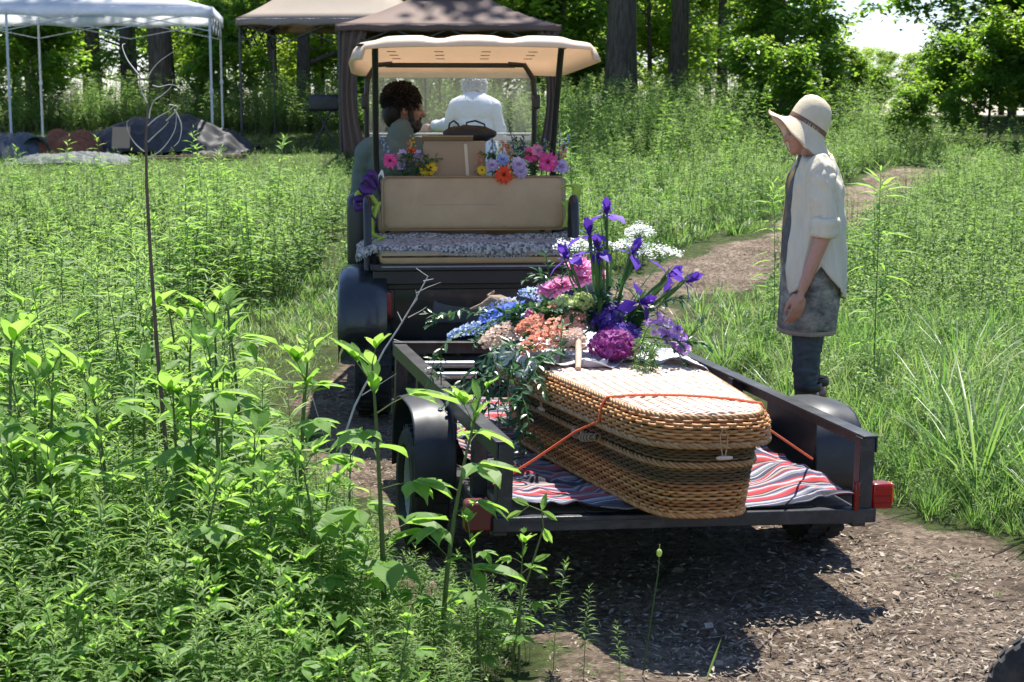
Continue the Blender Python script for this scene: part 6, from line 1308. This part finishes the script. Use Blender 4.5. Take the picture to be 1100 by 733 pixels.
ribbon([(.03, -.02, .15), (.045, -.03, .18), (.06, -.02, .16)], .03, pmat('white_satin', (.7, .7, .66), .5), 'white_tail', rb_, (0, .3, 1), 12)
rc_ = thing('satin_ribbon', 'lime green ribbon tied to the right end of the rear bench', 'ribbon', C3(.60, .32, 1.1), CAZ)
ribbon([(-.05, 0, .09), (-.01, -.01, .11), (.03, -.01, .09), (.02, -.01, .0), (.03, 0, -.1), (.0, 0, -.15)], .05, M_LIME, 'ribbon_tail', rc_, (1, .3, .2)); ribbon([(-.04, -.01, .02), (-.01, -.03, -.04), (-.03, -.02, -.12)], .04, M_LIME, 'ribbon_tail', rc_, (1, 0, 0))
# ================================================================ CANOPIES, TARPS, GRILL
def canopy(name, label, loc, rz, w, d, eave, peak, mat, legmat, valance=.22, legs=((-1, -1), (1, -1), (1, 1), (-1, 1)), drapes=(), truss=True, scal=5, vent=None):
    """loc is the centre on the ground; heights are above loc"""
    t = thing(name, label, 'canopy', loc, rz); m = MB(); n = 16; P = []
    gzl = loc[2]
    def zt(x, y):
        a = max(abs(x) / (w / 2), abs(y) / (d / 2)); k = abs(w - d) / 2 / max(w, d) * 0; s = 1 - a; return eave + (peak - eave) * (s ** 1.12) - .05 * math.sin(math.pi * a) * (1 - 0)
    G = [[Vector((-w / 2 + w * i / n, -d / 2 + d * j / n, zt(-w / 2 + w * i / n, -d / 2 + d * j / n))) for j in range(n + 1)] for i in range(n + 1)]
    m.grid(G); cv = m.build('canopy_top', mat, t, solid=.004, angle=180)
    for (x0, y0, x1, y1) in ((-1, -1, 1, -1), (1, -1, 1, 1), (1, 1, -1, 1), (-1, 1, -1, -1)):
        m = MB(); a = Vector((x0 * w / 2, y0 * d / 2, eave)); b = Vector((x1 * w / 2, y1 * d / 2, eave)); nn = 40; nrm_ = Vector(((x0 + x1) / 2, (y0 + y1) / 2, 0)).normalized()
        m.grid([[a.lerp(b, i / nn) + nrm_ * (.006 + .012 * math.sin(i * .9)) * q - Vector((0, 0, valance * q * (1 - (.22 * abs(math.sin(math.pi * i / nn * scal)) if q == 1 else 0)))) for q in (0, .5, 1)] for i in range(nn + 1)]); m.build('valance', mat, t, solid=.003, angle=180)
    for sx, sy in legs:
        x, y = sx * (w / 2 - .05), sy * (d / 2 - .05); wx_ = loc[0] + x * math.cos(rz) - y * math.sin(rz); wy_ = loc[1] + x * math.sin(rz) + y * math.cos(rz); zb = gzf(wx_, wy_) - gzl
        m = MB(); m.bar((x, y, zb), (x, y, eave - .02), .035, .035); m.bar((x, y, zb + .9), (x, y, zb + .96), .055, .055); m.box((x, y, zb + .01), (.09, .09, .015)); m.bar((x, y, eave - .12), (x, y, eave - .05), .06, .06); m.build('leg', legmat, t, bevel=.003)
    if truss:
        hz = eave - .06
        for (a, b) in (((-1, -1), (1, -1)), ((1, -1), (1, 1)), ((-1, 1), (1, 1)), ((-1, -1), (-1, 1))):
            m = MB(); A = Vector((a[0] * (w / 2 - .05), a[1] * (d / 2 - .05), hz)); B = Vector((b[0] * (w / 2 - .05), b[1] * (d / 2 - .05), hz)); k = 4
            for i in range(k):
                p, q = A.lerp(B, i / k), A.lerp(B, (i + 1) / k); up = Vector((0, 0, .0)); dn = Vector((0, 0, -.30)); m.bar(p + (dn if i % 2 else up), q + (up if i % 2 else dn), .022, .014); m.bar(p + (up if i % 2 else dn), q + (dn if i % 2 else up), .022, .014)
            m.build('truss', legmat, t)
    for (sx, sy, mat2, wd) in drapes:
        m = MB(); x, y = sx * (w / 2 - .03), sy * (d / 2 - .03); rows = []
        for i in range(13):
            z = eave - .05 - (eave - .1) * i / 12; k = 1 - .45 * math.sin(math.pi * min(1, i / 12 * 1.0)) ; row = []
            for j in range(19):
                s = j / 18; row.append(Vector((x - sx * wd * k * s, y + .03 * math.sin(s * 22) - sy * .02, z)))
            rows.append(row)
        m.grid(rows); m.build('corner_drape', mat2, t, solid=.003, angle=180)
    if vent:
        m = MB(); G = [[Vector((-vent + 2 * vent * i / 6, -vent + 2 * vent * j / 6, peak + .10 - .22 * max(abs(i / 3 - 1), abs(j / 3 - 1)))) for j in range(7)] for i in range(7)]; m.grid(G); m.build('vent_cap', mat, t, solid=.004, angle=180)
    return t
M_CWH = pmat('white_canopy_fabric', (.86, .88, .93), .6, var=.04, trans=(.97, .98, 1), twc=.62); M_CTAN = pmat('tan_canopy_fabric', (.40, .33, .26), .7, var=.18, scale=1.2, trans=(.4, .32, .24), twc=.3); M_CBR = pmat('brown_canopy_fabric', (.17, .105, .08), .7, var=.25, scale=1.2, trans=(.15, .1, .08), twc=.2)
M_LW = pmat('painted_white_leg', (.5, .54, .58), .4); M_LB = pmat('dark_metal_leg', (.03, .035, .035), .4)
def at_ground(x, y): return (x, y, gzf(x, y))
canopy('pop_up_canopy', 'white pop up canopy on pale metal legs over the tarps', at_ground(-7.75, 26.05), R(7), 6.1, 3.0, 2.13, 3.35, M_CWH, M_LW, .18, legs=((-1, -1), (0, -1), (1, -1), (1, 1), (0, 1), (-1, 1)))
canopy('pop_up_canopy', 'tan pop up canopy with thin dark legs between the white and brown ones', at_ground(-2.75, 27.0), R(-2), 3.0, 3.0, 1.93, 3.15, M_CTAN, M_LB, .12)
canopy('pop_up_canopy', 'dark brown peaked canopy with corner drapes behind the golf cart roof', at_ground(-.9, 24.0), R(1), 3.1, 3.0, 1.87, 2.62, M_CBR, M_LB, .1, drapes=((-1, -1, M_CBR, .42), (1, -1, M_CBR, .3)), vent=.5)
def tarp(name, label, x, y, w, d, h, mat, seed, kind='tarp', rz=0, amp=.05, ridge=.6):
    n, k = 90, 50; P = []
    for i in range(n + 1):
        row = []
        for j in range(k + 1):
            u = i / n * 2 - 1; v = j / k * 2 - 1; r2 = (abs(u) ** 2.2 + abs(v) ** 2.2); hh = h * max(0, 1 - r2) ** ridge * (1 + .35 * mnoise.noise(Vector((u * 2.2 + seed, v * 2, 0)))); wv = (1 - abs(mnoise.noise(Vector((u * 4 + seed, v * 4, 1)))) * 2.5) * amp + (1 - abs(mnoise.noise(Vector((u * 9, v * 9, seed)))) * 2.5) * amp * .4
            X = u * w / 2 * (1 + .06 * math.sin(v * 5 + seed)); Y = v * d / 2 * (1 + .06 * math.sin(u * 6 + seed)); c, s = math.cos(rz), math.sin(rz); xx, yy = x + X * c - Y * s, y + X * s + Y * c
            row.append(Vector((xx, yy, gzf(xx, yy) + .01 + max(0, hh + wv * min(1, 2.2 - r2)))))
        P.append(row)
    m = MB(); m.grid(P); return tag(m.build(name, mat, None, solid=.004, angle=180), label, kind)
M_TG = pmat('grey_tarp', (.05, .052, .054), .62, var=.35, scale=3, spec=.25); M_TB = pmat('blue_grey_tarp', (.075, .088, .1), .7, var=.25, scale=2); M_DIRT = pmat('red_brown_earth', (.2, .075, .035), .95, var=.4, scale=9, bump=1, bscale=30)
tarp('tarp', 'big dark grey tarp heaped over a mound under the white canopy', -5.35, 24.9, 2.7, 1.5, .44, M_TG, 3, amp=.07)
tarp('tarp', 'blue grey tarp over a low mound at the left picture edge', -7.45, 24.2, 1.3, 1.2, .28, M_TB, 8, amp=.05)
tarp('tarp', 'flat blue grey tarp lying in front of the earth pile', -6.3, 23.3, 1.7, .9, .10, M_TB, 5, amp=.03)
tarp('earth_pile', 'pile of fresh red brown earth between two grey tarps', -6.65, 24.3, 1.15, .9, .32, M_DIRT, 12, 'earth pile', amp=.04)
m = MB(); P = []
for i in range(15):
    a = math.pi * i / 14; P.append([Vector((-7.0 - .21 * math.cos(a), 23.85 + q, gzf(-7, 24) + .02 + .30 * math.sin(a))) for q in (0, .3)])
m.grid(P); tag(m.build('green_liner', pmat('dark_green_liner', (.01, .035, .02), .8, var=.3), None, solid=.01, angle=180), 'dark green arched liner between blue grey tarp and earth pile', 'liner')
m = MB(); m.box((0, 0, 0), (.26, .02, .34)); o = m.build('plywood_board', M_CARD, None, bevel=.003); o.location = (-5.78, 24.05, gzf(-5.8, 24.1) + .30); o.rotation_euler = (R(-25), 0, R(5)); tag(o, 'small tan plywood board leaning on the dark grey tarp', 'board')
M_PL = pmat('brown_plank', (.12, .075, .045), .85, var=.4, scale=5, bump=.4)
for i, (x, y, l, rz, lb) in enumerate([(-4.75, 23.5, 1.2, .05, 'brown plank lying nearest in front of the dark grey tarp'), (-4.6, 23.75, 1.3, -.03, 'brown plank lying behind the nearest plank'), (-4.4, 24.0, 1.0, .08, 'short brown plank beside the canopy leg')]):
    m = MB(); m.box((0, 0, 0), (l, .14, .045)); o = m.build('plank', M_PL, None, bevel=.006); o.location = (x, y, gzf(x, y) + .045); o.rotation_euler = (0, 0, rz); tag(o, lb, 'plank', 'planks by the tarps')
# barrel grill on folding legs, small wooden table
g = thing('charcoal_grill', 'black box shaped grill on crossed folding legs under the tan canopy', 'grill', at_ground(-2.92, 25.3), .1); m = MB(); rbox(m, (0, 0, .74), (.46, .3, .26), .05, axis='x'); m.build('grill_body', M_BLK2, g); m = MB(); m.box((-.3, 0, .66), (.16, .24, .02)); m.build('side_shelf', M_BLK2, g)
for a, b in (((-.2, -.1, 0), (.12, -.1, .64)), ((.2, -.1, 0), (-.12, -.1, .64)), ((-.2, .1, 0), (.12, .1, .64)), ((.2, .1, 0), (-.12, .1, .64))): m = MB(); m.tube([a, b], .013, 8); m.build('leg', M_LB, g)
g = thing('wooden_table', 'low reddish wooden table behind the drape of the brown canopy', 'table', at_ground(-1.95, 23.3), .2); m = MB(); m.box((0, 0, .42), (.62, .4, .03)); M_RW = pmat('reddish_wood', (.3, .13, .07), .6, var=.3, scale=5); m.build('table_top', M_RW, g, bevel=.004)
for sx in (-1, 1):
    for sy in (-1, 1): m = MB(); m.bar((sx * .27, sy * .16, 0), (sx * .27, sy * .16, .405), .04, .04); m.build('leg', M_RW, g)
# ================================================================ SINGLE PLANTS
def plant_from(nb, name, label, cat, mats, group=None):
    """one plant: its stem and its leaves"""
    V, F, A, M = nb.cat(); t = thing(name, label, cat, (0, 0, 0), 0, group)
    for nm, sel, mt in (('stem', M == 1, M_STEM), ('leaves', M != 1, mats)):
        f = F[sel]; u, inv = np.unique(f.ravel(), return_inverse=True); np_mesh(nm, V[u], inv.reshape(-1, 3), A[u], np.zeros(len(f)), mt, t)
    return t
ROWS_S = ((.12, .45), (.22, .62), (.28, .74), (.38, .85), (.44, .95), (.55, .9), (.62, .86), (.72, .62), (.78, .5), (.9, .2))
def rub(seed, h, nn, ls):
    nb = weed_broad(seed, h, nn, ls, ROWS_S); rg = np.random.default_rng(seed); lean = rg.normal(0, .08, 2); n = 6; a = rg.uniform(0, 6.28, n); z = h * rg.uniform(.86, 1, n); t = z / h
    O = np.stack([lean[0] * t * t * h, lean[1] * t * t * h, z], 1); D = np.stack([np.cos(a) * .62, np.sin(a) * .62, rg.uniform(.6, 1.3, n)], 1); U = np.stack([-np.cos(a), -np.sin(a), np.full(n, .3)], 1)
    V, F, A = leaves(O, D, U, rg.uniform(.05, .11, n), rg.uniform(.022, .04, n), .12, .2, ROWS_S, np.clip(rg.normal(.7, .12, n), 0, 1)); nb.add(V, F, A, 0)
    V, F = ntube([np.array([lean[0] * t * t * h, lean[1] * t * t * h, t * h]) for t in np.linspace(0, 1, 6)], [.0105, .0095, .008, .0065, .005, .003], 7); nb.add(V, F, .45, 1)
    return nb
G_BR = 'tall bramble stalks with bright broad leaves in the near meadow'
brp = [plant_from(rub(300 + i, .95, 11, .15), 'bramble_stalk', '', 'plant', M_WEED2, G_BR) for i in range(5)]
for p in brp: p.location = (0, -50, -5)
first = {}
def putp(protos, i, x, y, s, rz, lb, grp, tilt=(0, 0)):
    p = protos[i]; o = p if i not in first.setdefault(id(protos), {}) else copy_tree(p); first[id(protos)][i] = 1
    o.location = (x, y, gzf(x, y) - .01); o.rotation_euler = (tilt[0], tilt[1], rz); o.scale = (s, s, s); o['label'] = lb; o['group'] = grp; return o
key = [(-.36, 4.42, .98, 'tall bramble stalk whose tip stands before the trailer rail'), (-.20, 4.40, .86, 'second bramble stalk, right of the tallest one by the trailer post'), (.02, 4.45, .42, 'short bramble in front of the trailer shadow'), (-.50, 4.75, .62, 'leafy bramble hiding the left trailer wheel'), (-.09, 4.32, .50, 'low bramble at the foot of the two tall stalks'), (-.62, 4.5, .55, 'bramble left of the two tall stalks'), (-.45, 4.3, .45, 'low bramble at the bottom edge left of the tall stalks'),
       (-1.52, 4.75, .98, 'tall bramble at the left picture edge'), (-1.40, 4.6, .85, 'bramble second from the left picture edge'), (-1.28, 4.42, .55, 'bramble at the lower left corner'), (-1.0, 5.4, 1.0, 'tall broad leaved stalk right of the bare sapling'), (-1.02, 4.4, .5, 'low bramble at the bottom left of the bare sapling'), (-.82, 4.4, .55, 'low bramble right of the bare sapling'), (-1.3, 5.6, .75, 'bramble just behind the foot of the bare sapling')]
for i, (x, y, s, lb) in enumerate(key): putp(brp, i % 5, x, y, s, i * 1.3, lb, G_BR)
rgp = random.Random(9)
def zone(x, y):
    p = 550 + 1734 * x / y
    a = 'left of the bare sapling' if p < 150 else 'between the bare sapling and the trailer' if p < 330 else 'close beside the trailer wheel'
    return a + (', nearest the camera' if y < 5.4 else ', farther back' if y > 7.2 else ', in the middle distance')
for k in range(150):
    y = rgp.uniform(3.7, 7.3) if k < 85 else rgp.uniform(3.6, 4.8); x = rgp.uniform(-.35 * y - .3, -.40 - (y - 4.2) * .34)
    if abs(550 + 1734 * x / y * .98 - 165) < 16 and y < 5.3: continue
    putp(brp, k % 5, x, y, rgp.uniform(.5, .95) * min(1, .45 + max(0, y - 3.7) * .5), rgp.uniform(0, 6.28), 'broad leaved bramble stalk ' + zone(x, y), 'bramble stalks ' + zone(x, y))
G_GR = 'tall lance leaved stalks standing above the near left weeds'
glp = [plant_from(weed_lance(340 + i, 1.0, 64, .115, .019), 'goldenrod_stalk', '', 'plant', M_WEED, G_GR) for i in range(6)]
for k in range(95):
    y = rgp.uniform(4.1, 9.3); x = rgp.uniform(-.36 * y - .2, -.45 - (y - 4.4) * .31)
    if abs(550 + 1734 * x / y * .98 - 165) < 16 and y < 5.3: continue
    putp(glp, k % 6, x, y, rgp.uniform(.72, 1.05) * min(1, .62 + max(0, y - 4.1) * .5), rgp.uniform(0, 6.28), 'straight lance leaved stalk ' + zone(x, y), 'lance leaved stalks ' + zone(x, y), (rgp.gauss(0, .05), rgp.gauss(0, .05)))
G_MW = 'taller leafy stalks scattered through the clearing'
mlp = [plant_from(weed_lance(360 + i, .9, 60, .10, .022), 'leafy_stalk', '', 'plant', M_WEED2, G_MW) for i in range(4)]
for k in range(110):
    if k < 50: y = rgp.uniform(9.5, 15.5); x = rgp.uniform(-.33 * y, -1.6 - (y - 9) * .05); lb = 'leafy stalk standing above the weeds left of the golf cart'
    elif k < 85: y = rgp.uniform(14, 26); x = rgp.uniform(-.2, .2 * y); lb = 'leafy stalk standing in the clearing behind the golf cart'
    else: y = rgp.uniform(8.5, 22); x = rgp.uniform(.27 * y, .335 * y); lb = 'leafy stalk standing above the meadow right of the track'
    if path_d(x, y) < .2: continue
    putp(mlp, k % 4, x, y, rgp.uniform(.7, 1.25) * (.7 if k >= 85 else 1), rgp.uniform(0, 6.28), lb, lb.replace('leafy stalk', 'leafy stalks'), (rgp.gauss(0, .06), rgp.gauss(0, .06)))
tall_ = plant_from(weed_lance(390, 1.3, 60, .2, .03), 'ragweed_stalk', 'tall feathery green stalk rising behind the hatted woman', 'plant', M_WEED2); tall_.location = (2.02, 8.9, gzf(2, 8.9)); 
o = copy_tree(tall_); o.location = (1.72, 10.5, gzf(1.7, 10.5)); o.rotation_euler = (0, 0, 2); o.scale = (.85,) * 3; o['label'] = 'feathery green stalk just left of the hatted woman'
G_TU = 'tall grass tufts in the meadow at right'
gtp = [plant_from(grass_clump(400 + i, 60, .75, .011, .09, .9), 'grass_tuft', '', 'grass tuft', M_GRASS, G_TU) for i in range(3)]
for i, (x, y, s, lb) in enumerate([(2.15, 7.9, .75, 'tall grass tuft farther right behind the trailer'), (1.95, 6.6, .85, 'big arching grass tuft at the right picture edge'), (1.45, 8.3, .55, 'grass tuft just right of the standing woman'), (2.1, 6.05, .7, 'grass tuft nearest to the camera at the right edge'), (.86, 7.9, .6, 'grass tuft left of the standing woman beyond the trailer'), (2.6, 9.2, .7, 'grass tuft highest up at the right edge'), (1.3, 9.8, .6, 'grass tuft farthest back, left of the standing woman')]): putp(gtp, i % 3, x, y, s, i * 2., lb, G_TU)
for x in gtp: pass
# bottom edge grasses in front of the shadow
for i, (x, y, s, lb) in enumerate([(.20, 4.33, .30, 'small leafy seedling at the bottom edge by the mulch'), (.12, 4.5, .33, 'small leafy seedling before the trailer shadow'), (.30, 4.3, .22, 'smallest leafy seedling on the mulch edge')]): putp(glp, i, x, y, s, i, lb, 'seedlings at the mulch edge')
# dry sapling with pale curled twigs
D0 = Vector((-1.17, 5.28, 0)); sap = thing('dry_sapling', 'thin bare brown sapling with pale curled twigs at its top', 'sapling', D0)
def pz_(x, y, dy=0): return Vector(((x - 550) / 332.5, 5.28 + dy, 1.6 - (y - 120) * .00303)) - D0
def smooth_path(P, k):
    out = []
    for i in range(len(P) - 1):
        p0, p1, p2, p3 = P[max(i - 1, 0)], P[i], P[i + 1], P[min(i + 2, len(P) - 1)]
        for j in range(k): f = j / k; out.append(.5 * ((2 * p1) + (p2 - p0) * f + (2 * p0 - 5 * p1 + 4 * p2 - p3) * f * f + (3 * p1 - p0 - 3 * p2 + p3) * f ** 3))
    return out + [P[-1]]
M_SAP = pmat('sapling_bark', (.14, .085, .06), .8, var=.4, scale=20); M_TWG = pmat('pale_twig', (.55, .5, .45), .8, var=.3, scale=20)
m = MB(); m.tube([(0, 0, 0), pz_(172, 560), pz_(166, 480), pz_(160, 380), pz_(156, 280), pz_(154, 200), pz_(155, 150), pz_(158, 112)], [.0085, .008, .0075, .0068, .006, .0052, .004, .003], 8); m.build('stem', M_SAP, sap)
k_ = 1 / 2.93
for pts_ in ([(458, 495), (485, 482), (510, 460), (532, 430), (545, 400), (548, 360)], [(447, 476), (425, 455), (410, 430), (403, 405), (405, 385), (412, 380)], [(460, 446), (490, 420), (515, 400), (532, 383)], [(546, 345), (560, 370), (569, 400), (562, 440), (545, 460)], [(461, 325), (448, 290), (446, 260), (452, 230), (461, 200)], [(465, 247), (480, 222), (505, 195), (547, 167)], [(446, 250), (425, 225), (400, 195), (384, 165), (378, 145), (384, 140)], [(466, 372), (474, 345), (490, 318), (520, 300), (550, 275), (558, 255)], [(520, 380), (560, 340), (535, 330)], [(480, 270), (500, 275), (530, 268), (555, 272)], [(455, 400), (490, 370), (525, 350), (548, 330)]):
    m = MB(); dy = rgp.uniform(-.05, .05); P = [pz_(x * k_, y * k_, dy * (i / 3)) for i, (x, y) in enumerate(pts_)]; P = smooth_path(P, 6); m.tube(P, [.0027 - .0017 * i / len(P) for i in range(len(P))], 6); m.build('twig', M_TWG, sap)
# dead branch leaning in front of the cart
D1 = Vector((-.62, 5.3, 0)); br = thing('dead_branch', 'thin leafless grey branch slanting up before the dark cart body', 'branch', D1)
def pb_(x, y, dy=0): return Vector(((x - 550) / 331.5, 5.3 + dy, 1.6 - (y - 120) * .00304)) - D1
m = MB(); m.tube([(0, 0, 0), pb_(350, 540), pb_(362, 480), pb_(376, 440), pb_(386, 420), pb_(398, 399), pb_(409, 378), pb_(425, 354), pb_(442, 326), pb_(458, 297), pb_(445, 288)], [.0045, .0042, .004, .0038, .0036, .0033, .003, .0027, .0023, .0018, .001], 7); m.build('stem', M_TWG, br)
for a in ([(384, 428), (404, 416), (422, 405)], [(453, 302), (464, 300)], [(445, 315), (458, 309), (472, 304)], [(436, 342), (450, 335), (456, 331)], [(430, 348), (424, 336)], [(420, 366), (430, 370)], [(330, 432), (336, 455), (347, 498)], [(440, 330), (446, 322), (444, 312)]): m = MB(); m.tube([pb_(x, y, .01 * i) for i, (x, y) in enumerate(a)], [.0018, .0012, .0006][:len(a)] , 5); m.build('twig', M_TWG, br)
# plantain seed head and the curling vine tip
D2 = Vector((.415, 4.45, 0)); o = thing('seed_stalk', 'thin plantain stalk with one small seed head before the trailer shadow', 'plant', D2); m = MB(); m.tube([(-.04, 0, 0), (-.02, 0, .15), (0, 0, .30), (.003, 0, .345)], .0022, 6); m.build('stem', M_STEM, o); m = MB(); m.ball((.003, 0, .36), (.008, .008, .012), 10, 8); m.tube([(.003, 0, .37), (.004, 0, .385)], .001, 5); m.build('seed_head', P_GRN, o)
D3 = Vector((.0, 4.5, 0)); nbv = NB(); C = [(.0, 0, 0), (.02, 0, .18), (.06, 0, .32), (.09, 0, .42), (.085, .0, .47), (.05, 0, .485), (.03, .0, .47)]; V, F = ntube([Vector(c) for c in C], [.004, .0035, .003, .0025, .002, .0015, .001], 5); nbv.add(V, F, .6, 1)
O = np.array([C[3], C[4], C[5], C[6], C[3], C[2], C[4]]); D = np.array([(.5, 0, -.8), (.7, 0, -.4), (-.6, 0, .3), (-.7, 0, -.3), (.3, .3, -1), (.6, 0, .3), (.2, .1, .8)]); V, F, A = leaves(O, D, np.tile([0, -.8, .5], (7, 1)), .055, .022, .2, .15, rnd=np.full(7, .8)); nbv.add(V, F, A)
o = plant_from(nbv, 'curling_vine', 'curling vine tip in bright leaf before the dark trailer underside', 'plant', M_WEED2); o.location = D3
m = MB(); tag(leaf_ := NB().add(*leaves(np.array([(.545, 4.38, 0)]), np.array([(.35, 0, 1.)]), np.array([(0, -1, .2)]), .14, .008, .1, .2, rnd=np.array([.6]))).build('grass_stalk', M_GRASS), 'single green grass blade at the bottom edge on the mulch', 'grass blade')
# tyre of a hand cart entering at the lower right corner
wt = thing('handcart_wheel', 'black rubber tyre entering at the lower right corner', 'wheel', (1.325, 3.7, .187), rot=(0, 0, R(72))); make_wheel(wt, (0, 0, 0), .187, .07, M_RIM, 26, name='tyre', outer=-1)
